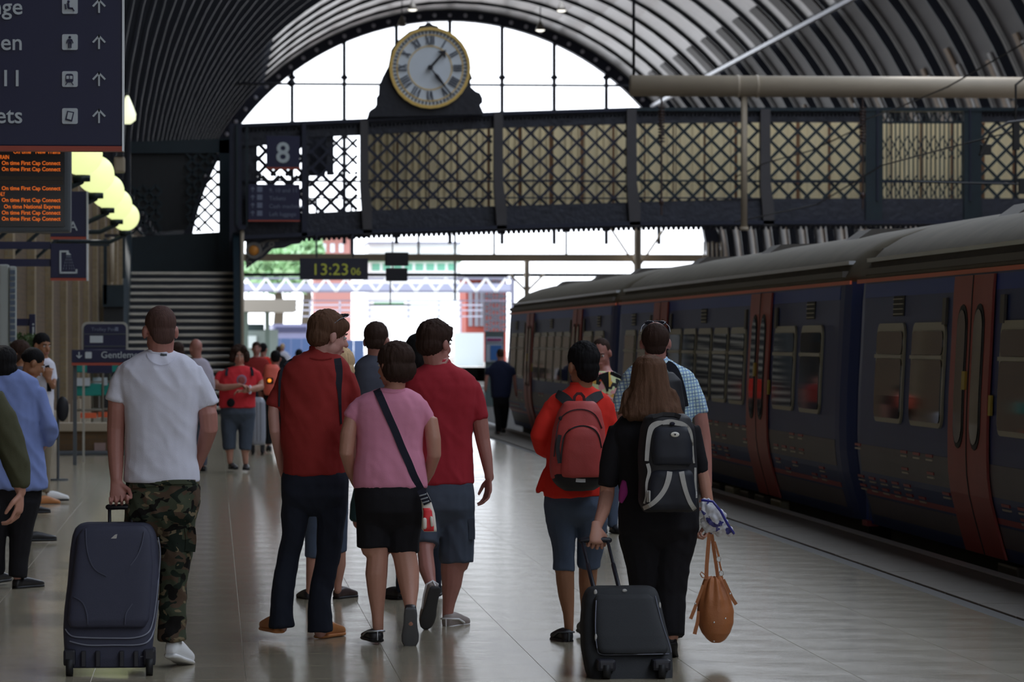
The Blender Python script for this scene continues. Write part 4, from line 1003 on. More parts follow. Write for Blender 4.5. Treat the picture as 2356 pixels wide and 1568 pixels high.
# luggage trolleys and low brick wall
teal = mat('teal basket', seen(10, 100, 92, 2.2), .4); tsteel = mat('trolley steel', seen(100, 96, 88, 2.0), .4, metal=.6)
tr0 = None
for i, (px, Y) in enumerate(((205, 57.0), (245, 57.6), (285, 58.2))):
    p = at(px, 0, Y)
    if tr0 is None:
        tr0 = thing('luggage_trolley', 'x', 'luggage trolley', (p.x, Y, 0.0), 'luggage trolleys behind the low brick wall'); t_ = tr0; s = .0066
        for z in (.83, 1.18):
            bm = B(); box(bm, (p.x-.2, Y-.2, z), (p.x+.2, Y+.25, z+.18), .02); bmobj('basket', bm, teal, t_)
            bm = B(); box(bm, (p.x-.21, Y-.22, z+.2), (p.x+.21, Y-.2, z+.22)); bmobj('basket_rim', bm, tsteel, t_)
        for dx in (-.21, .21):
            bm = B(); tube(bm, [Vector((p.x+dx, Y-.2, .12)), Vector((p.x+dx, Y-.2, 1.5))], .018, 8); bmobj('upright', bm, tsteel, t_, True)
            bm = B(); tube(bm, [Vector((p.x+dx-.02, Y-.1, .1)), Vector((p.x+dx+.02, Y-.1, .1))], .1, 12, caps=False); bmobj('wheel', bm, tdark, t_)
        for z in (1.5, .62, .28): bm = B(); tube(bm, [Vector((p.x-.21, Y-.2, z)), Vector((p.x+.21, Y-.2, z))], .018, 8); bmobj('cross_bar', bm, tsteel, t_, True)
        bm = B(); box(bm, (p.x-.12, Y-.24, .5), (p.x+.12, Y-.22, .58)); bmobj('red_plate', bm, torg, t_)
        bm = B(); box(bm, (p.x-.2, Y-.24, .98), (p.x+.02, Y-.22, 1.1)); bmobj('white_panel', bm, lw, t_)
    else: t_ = dup(tr0, (p.x-tr0.location.x, Y-tr0.location.y, 0))
    t_['label'] = 'luggage trolley with teal baskets, ' + ('leftmost of the three' if i == 0 else 'middle one of the three' if i == 1 else 'nearest the white T-shirt')
YWL = 55.0
lwall = thing('low_brick_wall', 'low brick wall with a pale stone top in front of the trolleys', 'wall', at(220, 1045, YWL))
p, q = at(133, 1040, YWL), at(318, 985, YWL); bm = B(); box(bm, (p.x, YWL, 0.0), (q.x, YWL+.35, q.z)); bmobj('brickwork', bm, brick, lwall)
p, q = at(130, 992, YWL), at(320, 972, YWL); bm = B(); box(bm, (p.x, YWL-.04, p.z), (q.x, YWL+.4, q.z), .01); bmobj('coping', bm, beige, lwall)
p, q = at(130, 1046, YWL), at(320, 1036, YWL); bm = B(); box(bm, (p.x, YWL-.1, 0), (q.x, YWL, q.z), .02); bmobj('kerb_rail', bm, casem, lwall)
p, q = at(217, 1036, YWL), at(243, 1018, YWL); bm = B(); box(bm, (p.x, YWL-.02, p.z), (q.x, YWL, q.z)); no = bmobj('notice_plate', bm, mat('pinkish plate', seen(110, 92, 88, 2.0), .5), lwall)
# black oval disc on a pole
YO = 45.0
od = thing('oval_sign_back', 'black oval disc on a thin post left of the trolleys', 'sign', at(140, 1010, YO))
c = at(144, 940, YO); bm = B(); ell(bm, c, (.075, .03, .15), seg=24); bmobj('disc', bm, dk, od, True)
bm = B(); tube(bm, [Vector((at(133, 0, YO).x, YO+.06, 0)), Vector((at(133, 0, YO).x, YO+.06, at(133, 870, YO).z))], .016, 8); bmobj('post', bm, casem, od)
bm = B(); tube(bm, [Vector((at(133, 0, YO).x, YO+.06, c.z)), Vector((c.x, YO+.02, c.z))], .012, 6); bmobj('disc_arm', bm, casem, od)
bm = B(); tube(bm, [Vector((at(133, 0, YO).x, YO+.06, 0)), Vector((at(133, 0, YO).x, YO+.06, .02))], .12, 16, caps=False); bmobj('foot', bm, casem, od)
# ================================================================= OUTSIDE BEYOND THE SHED
def obox(x0, y0, x1, y1, Y, th, m, nm, par, bev=0): return pbox(nm, x0, y0, x1, y1, Y, th, m, par, bev)
gg = thing('ground_yard', '', ''); del gg['label']; del gg['category']
bpy.data.objects.remove(gg)
bm = B(); box(bm, (-40, 240, -.02), (60, 600, -.01)); yard = bmobj('ground_yard', bm, mat('yard concrete', (.5, .48, .45, 1), .8, var=.2)); tag(yard, kind='structure')
canm = mat('canopy fascia', seen(168, 160, 148, 1.0), .6)
cn = thing('platform_canopy', 'flat beige platform canopy on posts beyond the stairs', 'canopy', at(620, 850, 245))
obox(556, 688, 682, 716, 245, 12, canm, 'roof_slab', cn)
for x in (566, 615): obox(x-5, 716, x+5, 845, 246, .4, mat('grey green post', seen(90, 104, 96, 1.2), .6), 'post', cn)
obox(556, 745, 608, 760, 248, .3, mat('kiosk band', seen(40, 58, 60, 1.2), .6), 'lower_fascia', cn)
kk = thing('kiosk', 'pale glazed kiosk under the beige canopy', 'kiosk', at(590, 850, 252)); obox(562, 758, 640, 850, 252, 3, mat('kiosk wall', seen(150, 165, 160, .8), .6), 'walls', kk)
obox(568, 772, 590, 800, 251.8, .1, mat('kiosk window', (.8, .9, .9, 1), .2), 'window', kk)
hb = thing('site_hoarding', 'long blue-grey site hoarding beyond the platform end', 'hoarding', at(720, 850, 262))
hm = mat('hoarding blue', seen(90, 118, 168, .55), .7, var=.08)
for k in range(9): obox(622 + k*24, 778 if k < 7 else 782, 645 + k*24, 846, 268, .1, hm, 'hoarding_panel', hb)
hw = thing('white_hoarding', 'tall pale blue-white hoarding beside the far end of the train', 'hoarding', at(1080, 860, 250))
for k in range(4): obox(1045 + k*17, 765, 1062 + k*17, 868, 250, .1, mat('hoarding white', seen(206, 216, 230, 1.3), .5), 'hoarding_panel', hw)
pb_ = thing('poster_board', 'poster board with a magenta strip beside the train front', 'sign', at(1137, 860, 150))
for (a, b, c, d, col, nm_) in ((1116, 762, 1160, 870, (70, 84, 84), 'board'), (1118, 775, 1156, 788, (170, 178, 190), 'poster_band'), (1120, 778, 1154, 784, (130, 30, 90), 'magenta_strip'), (1118, 790, 1157, 832, (150, 158, 168), 'poster'), (1128, 794, 1154, 828, (40, 90, 150), 'blue_picture')):
    dyy = {'board': 0, 'poster_band': -.05, 'magenta_strip': -.08, 'poster': -.05, 'blue_picture': -.08}[nm_]
    p, q = at(a, d, 150), at(c, b, 150); bm = B(); box(bm, (p.x, 150+dyy, -.93 if nm_ == 'board' else p.z), (q.x, 150.04+dyy, q.z)); bmobj(nm_, bm, mat('poster '+nm_, seen(*col, 1.2), .5), pb_)
# red scaffolded building
rb = thing('scaffold_tower', 'red brick block wrapped in scaffolding beyond the train', 'building', at(1120, 860, 300))
redb = mat('red cladding', seen(205, 88, 70, .55), .7, var=.3, vscale=1); scaf = mat('scaffold grey', seen(90, 90, 100, .7), .6)
obox(1072, 640, 1165, 834, 300, 8, redb, 'block', rb); 
for x in (1078, 1092, 1104): obox(x, 650, x+9, 750, 299.8, .2, mat('pale cladding', seen(170, 170, 180, .6), .6), 'cladding_strip', rb)
bm = B()
for x in range(1116, 1168, 8): p, q = at(x, 762, 299), at(x, 632, 299); tube(bm, [p, q], .07, 5)
for y in range(640, 760, 14): p, q = at(1116, y, 299), at(1165, y, 299); tube(bm, [p, q], .07, 5)
for k in range(6): p, q = at(1118, 640 + k*20, 299), at(1160, 662 + k*20, 299); tube(bm, [p, q], .07, 5); p, q = at(1160, 640 + k*20, 299), at(1118, 662 + k*20, 299); tube(bm, [p, q], .07, 5)
bmobj('scaffold_poles', bm, scaf, rb)['kind'] = 'stuff'
obox(1068, 632, 1168, 641, 299, 9, scaf, 'flat_roof', rb)
# white lattice gantry across the tracks
gw = mat('gantry white', (.92, .92, .9, 1), .5); gd = mat('gantry grey', seen(150, 150, 170, .75), .5)
YGN = 261.0
gn = thing('line_gantry', 'white zigzag lattice gantry spanning the tracks outside', 'gantry', at(700, 850, 250))
obox(560, 638, 1175, 642, YGN, .3, gd, 'top_chord', gn); obox(560, 668, 1175, 672, YGN, .3, gd, 'bottom_chord', gn)
for k in range(26):
    a_, b_ = at(566 + k*23, 670 if k % 2 else 640, YGN), at(589 + k*23, 640 if k % 2 else 670, YGN); bm = B(); bar(bm, a_, b_, 5.5*mpp(800, 250), .15); bmobj('diagonal', bm, gw, gn)
for x in (556, 1180): obox(x-4, 636, x+4, 840, YGN, .4, gd, 'mast', gn)
obox(556, 690, 1180, 692, YGN+2, .2, gd, 'cross_tube', gn); obox(556, 652, 1180, 668, YGN+2.5, .1, mat('gantry shade', seen(190, 192, 215, .8), .6), 'mesh_panel', gn)
g2 = thing('line_gantry', 'thinner pale gantry with posts farther out behind the zigzag one', 'gantry', at(850, 850, 300))
for y in (700, 712, 726): obox(680, y, 1110, y+2.5, 286, .3, mat('far gantry', seen(190, 190, 205, .9), .6), 'cross_tube', g2)
for x in (714, 782, 850, 940, 1010, 1060): obox(x-1.5, 690, x+1.5, 840, 286, .3, MATS['far gantry'], 'post', g2)
gg3 = mat('green trim', seen(120, 170, 130, .8), .6); obox(860, 695, 930, 699, 285.5, .2, gg3, 'green_beam', g2); obox(870, 700, 990, 702, 285.5, .2, gg3, 'green_beam', g2)
# platform end fence, dark shapes (distant train and wires)
dt = thing('distant_train', 'distant dark grey train just visible over the blue hoarding', 'train', at(690, 850, 290))
obox(628, 745, 712, 836, 290, 20, mat('distant train body', seen(150, 150, 185, .6), .5), 'body', dt); obox(634, 752, 706, 764, 289.9, .1, mat('distant train windows', seen(70, 70, 100, .7), .3), 'window_band', dt)
# green glazing strip of the screen, pinkish house
obox(840, 603, 1620, 626, YE+.3, .05, mat('pale green pane', (.75, .95, .85, 1), .3), 'glazing_strip', gab) if False else None
tw = thing('terrace_house', 'pale red brick terrace seen between the bridge and the screen beam', 'building', at(850, 850, 420))
obox(724, 540, 808, 820, 420, 10, mat('house brick', seen(214, 150, 140, .6), .8), 'wall', tw)
for x in (740, 760, 780): obox(x, 560, x+10, 580, 419.9, .1, mat('house pane', (.6, .7, .75, 1), .2), 'window', tw)
obox(720, 536, 812, 541, 419, 11, mat('house roof', seen(150, 120, 110, .7), .8), 'roof', tw)
t2 = thing('office_block', 'white and green office block beyond the shed at centre', 'building', at(1000, 850, 430))
obox(848, 560, 1060, 820, 430, 12, mat('block white', (.85, .88, .88, 1), .6), 'wall', t2)
for k in range(8): obox(856 + k*25, 606, 874 + k*25, 622, 429.9, .1, mat('block pane', seen(120, 200, 170, .8), .3), 'window', t2)
obox(846, 598, 1062, 602, 429, 13, gg3, 'green_cornice', t2); obox(846, 556, 1062, 560, 429, 13, gd, 'roof', t2)
# trees
def tree(label, px, py, Y, rw, rh, n=2600, seed=1):
    rr = random.Random(seed); c = at(px, py, Y); s = mpp(px, Y); t_ = thing('tree', label, 'tree', (c.x, Y, 0))
    bm = B(); tube(bm, [Vector((c.x, Y, 0)), Vector((c.x+.3, Y, c.z*.6)), Vector((c.x, Y, c.z))], [.5, .4, .2], 8); bmobj('trunk', bm, mat('bark', (.08, .06, .04, 1), .9), t_)
    bm = B()
    for k in range(n):
        while True:
            v = Vector((rr.uniform(-1, 1), rr.uniform(-1, 1), rr.uniform(-1, 1)))
            if v.length < 1 and v.length > .55: break
        v *= .75 + .25*noise.noise(v*2.5 + Vector((seed, 0, 0)))*2
        p = c + Vector((v.x*rw*s, v.y*rw*s, v.z*rh*s)); d = Vector((rr.uniform(-1, 1), rr.uniform(-1, 1), rr.uniform(-.5, 1))).normalized()*.55; e = d.cross(Vector((rr.uniform(-1, 1), rr.uniform(-1, 1), rr.uniform(-1, 1)))).normalized()*.3
        bm.faces.new([bm.verts.new(p), bm.verts.new(p + d + e), bm.verts.new(p + d*2), bm.verts.new(p + d - e)])
    bmobj('foliage', bm, mat('tree leaves', (.38, .58, .32, 1), .6, var=.45, vscale=.4), t_)['kind'] = 'stuff'
tree('large pale green tree beyond the bridge, left under the iron bracket', 635, 620, 330, 80, 55, 3200, 1)
tree('smaller green tree right of the large one', 700, 590, 345, 50, 50, 1500, 2)
tree('distant round tree between bridge and screen beam', 960, 610, 480, 90, 40, 1500, 3)
# ================================================================= FIGURE TOOLS
def bake(bm, name, m, parent, vox, smooth=3, disp=None):
    me = bpy.data.meshes.new('t'); bmesh.ops.recalc_face_normals(bm, faces=bm.faces); bm.to_mesh(me); bm.free()
    o = bpy.data.objects.new('t', me); COL.objects.link(o)
    r = o.modifiers.new('r', 'REMESH'); r.mode = 'VOXEL'; r.voxel_size = vox
    if smooth: s = o.modifiers.new('s', 'SMOOTH'); s.iterations = smooth; s.factor = 0.5
    dg = bpy.context.evaluated_depsgraph_get(); dg.update()
    ne = bpy.data.meshes.new_from_object(o.evaluated_get(dg)); bpy.data.objects.remove(o); bpy.data.meshes.remove(me)
    if disp:
        n = len(ne.vertices); co = np.empty(n*3); ne.vertices.foreach_get('co', co); co = co.reshape(-1, 3)
        no = np.empty(n*3); ne.vertices.foreach_get('normal', no); no = no.reshape(-1, 3)
        d = np.fromiter((disp(Vector(c)) for c in co), float, n); co += no*d[:, None]
        ne.vertices.foreach_set('co', co.ravel()); ne.update()
    ne.materials.clear()
    return link(name, ne, m, parent, True)
def folds(amp=.005, seed=0.0, sc=1.0):
    s = Vector((seed*7.3, seed*3.1, seed))
    def f(c):
        p = c - s; a = noise.noise(Vector((p.x*7*sc, p.y*7*sc, p.z*3.0*sc))); b = noise.noise(Vector(((p.x+p.z*.6)*11*sc, p.y*5*sc, (p.z-p.x*.5)*3.5*sc)) + Vector((5, 5, 5)))
        c2 = noise.noise(p*26*sc)
        return 1.35*amp*(a + .9*(1-2*abs(b))*.7 + .18*c2)
    return f
def strands(amp=.004, seed=0.0):
    def f(c):
        return amp*(noise.noise(Vector((c.x*90+seed, c.y*90, c.z*9))) + .7*noise.noise(Vector((c.x*30, c.y*30, c.z*12+seed))))
    return f
def strip(bm, pts, ws, th=.006, nrm=None):
    """flat band along pts facing the camera side"""
    n_ = len(pts); ws = ws if isinstance(ws, (list, tuple)) else [ws]*n_; prev = None
    for i, p in enumerate(pts):
        t = (pts[min(i+1, n_-1)] - pts[max(i-1, 0)]).normalized(); nn = nrm if nrm is not None else (Vector((0, 0, H)) - p).normalized()
        s = t.cross(nn)
        s = s.normalized()*ws[i]/2 if s.length > 1e-5 else Vector((ws[i]/2, 0, 0)); k = nn*th/2
        c = [bm.verts.new(q) for q in (p-s-k, p+s-k, p+s+k, p-s+k)]
        if prev:
            for j in range(4): bm.faces.new((prev[j], prev[(j+1) % 4], c[(j+1) % 4], c[j]))
        else: bm.faces.new(c)
        prev = c
    bm.faces.new(prev[::-1])
def dens(pts, n=6):
    out = []
    m_ = len(pts)
    for i in range(m_-1):
        p0 = pts[max(i-1, 0)]; p1 = pts[i]; p2 = pts[i+1]; p3 = pts[min(i+2, m_-1)]
        for k in range(n):
            t = k/n; out.append(tuple(.5*((2*b) + (-a+c)*t + (2*a-5*b+4*c-d)*t*t + (-a+3*b-3*c+d)*t**3) for a, b, c, d in zip(p0, p1, p2, p3)))
    out.append(tuple(pts[-1])); return out
def hand_geo(bm, wr, d, pn, th, curl=.5, L=1.0):
    """wr wrist, d towards fingertips, pn palm normal, th thumb side"""
    d = d.normalized(); th = (th - d*th.dot(d)).normalized(); pn = (pn - d*pn.dot(d) - th*pn.dot(th)).normalized()
    kn = wr + d*.088*L
    tube(bm, [wr - d*.02*L, wr + d*.03*L, wr + d*.06*L, kn], [.026*L, .034*L, .041*L, .041*L], 14, ratio=.42, up=pn)
    for i in range(4):
        b_ = kn + th*(.034-.0225*i)*L; ln = (.040, .045, .042, .033)[i]*L; p = b_ - d*.012*L; ps = [p]; a = 0.0; spread = th*(.12-.08*i)
        for k, f in enumerate((1.0, .68, .55)):
            a += curl*(.55, 1.0, .9)[k]; v = (d*math.cos(a) + pn*math.sin(a) + spread*(1 if k == 0 else .3)).normalized(); p = p + v*(ln*f + (.012*L if k == 0 else 0)); ps.append(p)
        tube(bm, ps, [.0088*L, .0084*L, .0078*L, .0066*L], 8)
    b_ = wr + d*.025*L + th*.022*L; p1 = b_ + (d*.6 + th*.75 + pn*.3).normalized()*.042*L; p2 = p1 + (d*.9 + th*.2 + pn*(.2+curl*.4)).normalized()*.034*L; p3 = p2 + (d + pn*(.2+curl*.6)).normalized()*.024*L
    tube(bm, [b_, p1, p2, p3], [.015*L, .0125*L, .0108*L, .0088*L], 8)
def shoe(fig, px, py, dy, yaw, pitch, m, sole=None, L=.28, part='shoe', trim=None, high=1.0, W=1.0):
    """px,py: underside of the heel; yaw 0 = away; pitch = heel raised"""
    o = fig.V(px, py, dy); f0 = Vector((math.sin(yaw), math.cos(yaw), 0)); f = (f0*math.cos(pitch) - Vector((0, 0, math.sin(pitch)))); up = f0*math.sin(pitch) + Vector((0, 0, math.cos(pitch))); r = f.cross(up)
    st_ = [(-.01, .020, .040), (0.03, .030, .062), (.15, .034, .070), (.32, .034, .074), (.5, .037, .066), (.68, .045, .052), (.84, .043, .043), (.95, .032, .035), (1.0, .016, .026)]
    def lo(bm, x0, zs, grow, flat):
        prev = None
        for t, w_, h_ in st_:
            w_ = w_*grow*W; c = []
            for k in range(14):
                a = 2*math.pi*k/14; x = w_*abs(math.cos(a))**.8*(1 if math.cos(a) > 0 else -1); s = math.sin(a)
                z = zs + (flat*(.5+.5*max(-1, min(1, s*1.6))) if flat else (h_*high-.0)*(.5+.5*abs(s)**.75*(1 if s > 0 else -1)))
                c.append(bm.verts.new(o + f*(t*L+x0) + r*x + up*z))
            if prev:
                for k in range(14): bm.faces.new((prev[k], prev[(k+1) % 14], c[(k+1) % 14], c[k]))
            else: bm.faces.new(c)
            prev = c
        bm.faces.new(prev[::-1])
    bm = B(); lo(bm, 0, .008, 1.0, 0); s_ = bmobj(part, bm, m, fig.root, True)
    bm = B(); lo(bm, 0, 0, 1.07, .022); bmobj('sole', bm, sole or trub, s_, True).location = (0, 0, 0)
    if trim:
        bm = B(); q = [o + f*(t*L) + r*(x*1.05) + up*z for t, x, z in ((.55, .040*W, .03), (.3, .036*W, .055), (.05, .033*W, .06), (-.02, 0, .062), (.05, -.033*W, .06), (.3, -.036*W, .055), (.55, -.04*W, .03))]
        tube(bm, q, .006, 6); bmobj('trim', bm, trim, s_, True).location = (0, 0, 0)
        bm = B(); tube(bm, [o + up*.015 - f*.006, o + up*.06 - f*.006], .005, 6); bmobj('trim', bm, trim, s_, True).location = (0, 0, 0)
    return s_
eyew = mat('eye white', (.7, .68, .65, 1), .3); eyed = mat('iris dark', (.02, .012, .01, 1), .2); browm = mat('eyebrow', (.03, .02, .015, 1), .8)
class Fig:
    def __init__(s, Y, px, label, vox=.0095, name='person', group=None):
        s.Y = Y; s.u = mpp(px, Y); b_ = at(px, 800, Y); s.root = thing(name, label, 'person', (b_.x, Y, 0), group); s.skin = B(); s.vox = vox; s.g = []; s.bl = []
        s.seed = px*.013
    def V(s, px, py, dy=0.0): return at(px, py, s.Y + dy)
    def limb(s, bm, pts, n=12, k=1.0, ratio=1.0):
        ps = [s.V(p[0], p[1], p[2]) for p in pts]; rs = [p[3]*s.u*k for p in pts]; tube(bm, ps, rs, n, ratio=ratio, caps=(False, bm is s.skin))
    def rings(s, bm, rr, k=1.0, n=22, ex=2.3, dy=0.0):
        rings(bm, [(s.V((r[1]+r[2])/2, r[0], dy + (r[4] if len(r) > 4 else 0)), (r[2]-r[1])/2*s.u*k, r[3]*k, 0) for r in rr], n, ex)
    def cloth(s, name, m, rr=(), limbs=(), vox=None, fold=.004, smooth=3, body=True, ex=2.3, label=None):
        bm = B()
        if rr and limbs and ('trouser' in name or 'jean' in name or 'shorts' in name) and len(rr) > 1:
            q_ = rr[-1]; rr = list(rr[:-1]) + [(q_[0], q_[1]+1, q_[2]-1, min(q_[3], .105)), (q_[0] + .035/s.u, q_[1] + .012/s.u, q_[2] - .012/s.u, .07), (q_[0] + .06/s.u, q_[1] + .035/s.u, q_[2] - .035/s.u, .035)]
        if rr: s.rings(bm, rr, ex=ex)
        for l in limbs: s.limb(bm, l)
        if body:
            if rr: s.rings(s.skin, [(a, b, c, d, *e) for a, b, c, d, *e in rr][:], .86)
            for l in limbs: s.limb(s.skin, l, 10, .5 if name in ('jeans', 'trousers') else .8)
        o = bake(bm, name, m, s.root, vox or s.vox, smooth, folds(fold, s.seed + len(s.g)) if fold else None)
        if label: o['label'] = label
        s.g.append(o); me = o.data
        s.bl.append(BVHTree.FromPolygons([v.co.copy() for v in me.vertices], [tuple(p.vertices) for p in me.polygons]))
        return o
    def surf(s, px, py, off=.006, which=None):
        o = Vector((0, 0, H)); d = (at(px, py, s.Y) - o).normalized(); best = None
        for i, b in enumerate(s.bl):
            if which is not None and i not in which: continue
            h = b.ray_cast(o, d)
            if h[0] is not None and (best is None or h[3] < best[1]): best = (h[0], h[3])
        if best is None: return None
        return best[0] - d*off
    def sf(s, px, py, off=.006, which=None):
        r = s.surf(px, py, off, which)
        return r if r is not None else at(px, py, s.Y-.12)
    def strap(s, name, m, pts, w, parent=None, off=.006, th=.006, which=None, n=4):
        """pts px points on the figure's surface; w px width or list"""
        dp = dens([(p[0], p[1]) for p in pts], n); ws = w if isinstance(w, (list, tuple)) else [w]*len(pts)
        ww = [x[0] for x in dens([(a,) for a in ws], n)]
        q = [s.surf(x, y, off, which) for x, y in dp]
        last = None; out = []; w2 = []
        for a, b, pxy in zip(q, ww, dp):
            if a is None:
                if last is None: continue
                a = at(pxy[0], pxy[1], last.y)
            out.append(a); w2.append(b*s.u); last = a
        if len(out) < 2: return None
        bm = B(); strip(bm, out, w2, th); o = bmobj(name, bm, m, parent or s.root, False)
        if parent is not None and parent.type == 'MESH': o.location = (0, 0, 0)
        return o
    def head(s, px, py, dy, yaw, pitch=0, H_=.235, skin=None, hair=None, hairmat=None, neck=None, face=True, lobes=(), roll=0, hdisp=.004, vox=None, brow=None, ears=True, neckr=.056):
        f0 = Vector((math.sin(yaw), math.cos(yaw), 0)); f = f0*math.cos(pitch) - Vector((0, 0, math.sin(pitch))); up = f0*math.sin(pitch) + Vector((0, 0, math.cos(pitch)))
        r = f.cross(up); k = H_/.236
        if roll: up, r = up*math.cos(roll) + r*math.sin(roll), r*math.cos(roll) - up*math.sin(roll)
        c = s.V(px, py, dy); M = Matrix((r, f, up)).transposed(); s.hM, s.hc, s.hk = M, c, k
        L_ = lambda x, y, z: c + (M @ Vector((x, y, z)))*k
        s.hL = L_
        E = lambda bm, p, rr, seg=18: ell(bm, L_(*p), tuple(a*k for a in rr), M, seg, 12)
        b = s.skin
        E(b, (0, -.012, .03), (.075, .094, .088)); E(b, (0, .022, -.028), (.060, .068, .085)); E(b, (0, .056, -.095), (.028, .026, .021))
        E(b, (.040, .01, -.065), (.024, .045, .035), 12); E(b, (-.040, .01, -.065), (.024, .045, .035), 12)
        E(b, (.030, .060, -.035), (.024, .024, .026), 12); E(b, (-.030, .060, -.035), (.024, .024, .026), 12); E(b, (0, .072, .022), (.046, .017, .012), 12)
        tube(b, [L_(0, .084, .008), L_(0, .100, -.020), L_(0, .108, -.036)], [.009*k, .012*k, .0145*k], 10)
        E(b, (0, .082, -.066), (.026, .013, .010), 10); E(b, (0, .080, -.078), (.022, .012, .009), 10)
        if ears:
            for sg in (-1, 1): E(b, (sg*.081, -.008, -.012), (.013, .021, .033), 12)
        nk = neck or (px, py + 52*k*.0023/s.u, 0.0)
        nb = s.V(*nk); tube(b, [L_(0, -.03, -.03), (L_(0, -.03, -.09) + nb)/2, nb], [neckr*k, neckr*.95*k, neckr*1.15*k], 14)
        if face:
            for sg in (-1, 1):
                bm = B(); E(bm, (sg*.031, .078, 0), (.013, .010, .008), 10); e_ = bmobj('eye', bm, eyew, s.root, True)
                bm = B(); E(bm, (sg*.031, .0865, 0), (.0055, .004, .0055), 10); bmobj('iris', bm, eyed, e_, True).location = (0, 0, 0)
                bm = B(); tube(bm, [L_(sg*.014, .090, .019), L_(sg*.032, .089, .024), L_(sg*.048, .078, .018)], .004*k, 6); bmobj('eyebrow', bm, brow or browm, s.root, True)
            bm = B(); tube(bm, [L_(-.024, .086, -.071), L_(0, .0965, -.071), L_(.024, .086, -.071)], [.004*k, .007*k, .004*k], 8); bmobj('lips', bm, mat('lips', (.35, .12, .10, 1), .5), s.root, True)
        # hair
        styles = {'short': [((0, -.020, .042), (.083, .100, .088)), ((0, -.055, -.010), (.070, .060, .055))],
                  'buzz': [((0, -.020, .038), (.0785, .094, .086)), ((0, -.050, -.012), (.066, .058, .050))],
                  'bald': [((0, -.040, .026), (.083, .082, .086)), ((.040, .0, .03), (.044, .060, .060)), ((-.040, .0, .03), (.044, .060, .060))],
                  'bob': [((0, -.022, .038), (.100, .108, .094)), ((0, -.040, -.030), (.106, .088, .078))],
                  'long': [((0, -.020, .040), (.090, .104, .092)), ((0, -.045, -.040), (.094, .080, .090))],
                  'curly': [((0, -.025, .050), (.112, .104, .100)), ((.085, -.01, -.01), (.050, .07, .075)), ((-.085, -.01, -.01), (.050, .07, .075)), ((.05, .05, .085), (.05, .04, .035)), ((-.05, .05, .085), (.05, .04, .035)), ((0, -.05, -.02), (.1, .08, .09))],
                  'mop': [((0, -.020, .045), (.092, .108, .094)), ((0, -.055, -.010), (.082, .070, .072)), ((0, .045, .060), (.075, .055, .050))],
                  'tied': [((0, -.020, .040), (.083, .098, .088)), ((0, -.085, .02), (.04, .04, .04))]}
        if hair:
            bm = B()
            for p, rr in list(styles[hair]) + list(lobes): E(bm, p, rr)
            s.hair = bake(bm, 'hair', hairmat, s.root, vox or max(.006, s.vox*.65), 2, strands(hdisp, s.seed))
            hm_ = s.hair.data; s.hb = BVHTree.FromPolygons([v.co.copy() for v in hm_.vertices], [tuple(p.vertices) for p in hm_.polygons])
        return L_
    def sunglasses(s, label):
        L_ = s.hL; t_ = thing('sunglasses', label, 'sunglasses', L_(0, .06, .11)); lens = mat('dark lens', (.01, .01, .015, 1), .1); fr_ = mat('glasses frame', (.25, .25, .27, 1), .3, metal=.6)
        for sg in (-1, 1):
            bm = B(); ell(bm, L_(sg*.034, .062, .118), (.030*s.hk, .008*s.hk, .019*s.hk), s.hM @ Matrix.Rotation(-.9, 3, 'X')); bmobj('lens', bm, lens, t_, True)
            bm = B(); tube(bm, [L_(sg*.062, .055, .112), L_(sg*.080, .015, .092), L_(sg*.086, -.02, .06)], .0025, 6); bmobj('temple', bm, fr_, t_, True)
        bm = B(); tube(bm, [L_(-.06, .064, .124), L_(0, .074, .130), L_(.06, .064, .124)], .003, 6); bmobj('bridge', bm, fr_, t_, True)
    def done(s, skinm, vox=None):
        o = bake(s.skin, 'body', skinm, s.root, vox or s.vox, 2); s.body = o; return o
def skinmat(name, c, k=2.5): return mat('skin '+name, seen(*c, k), .5, var=.08, vscale=14, bump=.05, bscale=120)
skA = skinmat('fair', (118, 80, 72)); skB = skinmat('pale', (132, 98, 90)); skC = skinmat('tan', (110, 76, 56)); skD = skinmat('light', (128, 92, 78))
def hairm(name, c, k=2.4): return mat('hair '+name, seen(*c, k), .75, var=.35, vscale=60, stretch=(1, 1, .12), bump=.35, bscale=160, spec=.15)
def clothm(name, c, k=2.6, rough=.85, **kw): return mat('cloth '+name, seen(*c, k), rough, var=kw.get('var', .06), vscale=kw.get('vscale', 5), bump=kw.get('bump', .12), bscale=kw.get('bscale', 260), spec=.25)
# ================================================================= PATTERNED CLOTH
def camo():
    m = mat('camouflage', (.05, .06, .03, 1), .85, bump=.1, bscale=250, spec=.2); N = m.node_tree.nodes; L = m.node_tree.links
    t = N.new('ShaderNodeTexCoord'); cur = seen(50, 54, 42, 2.0)
    for i, (sc, th, c) in enumerate(((9, .52, seen(60, 48, 38, 2.1)), (11, .56, seen(24, 30, 24, 1.8)), (13, .60, seen(88, 78, 60, 2.1)), (10, .585, seen(20, 18, 16, 1.4)))):
        mp = N.new('ShaderNodeMapping'); mp.inputs['Location'].default_value = (i*7.1, i*3.3, i*5.7); mp.inputs['Scale'].default_value = (1, 1, 1.5); L.new(t.outputs['Object'], mp.inputs[0])
        n = N.new('ShaderNodeTexNoise'); n.inputs['Scale'].default_value = sc; n.inputs['Detail'].default_value = 1.5; n.inputs['Distortion'].default_value = .6; L.new(mp.outputs[0], n.inputs[0])
        f = mnode(m, 'GREATER_THAN', n.outputs['Fac'], th); cur = mixmat(m, f, cur, c)
    L.new(cur, N['Principled BSDF'].inputs['Base Color']); return m
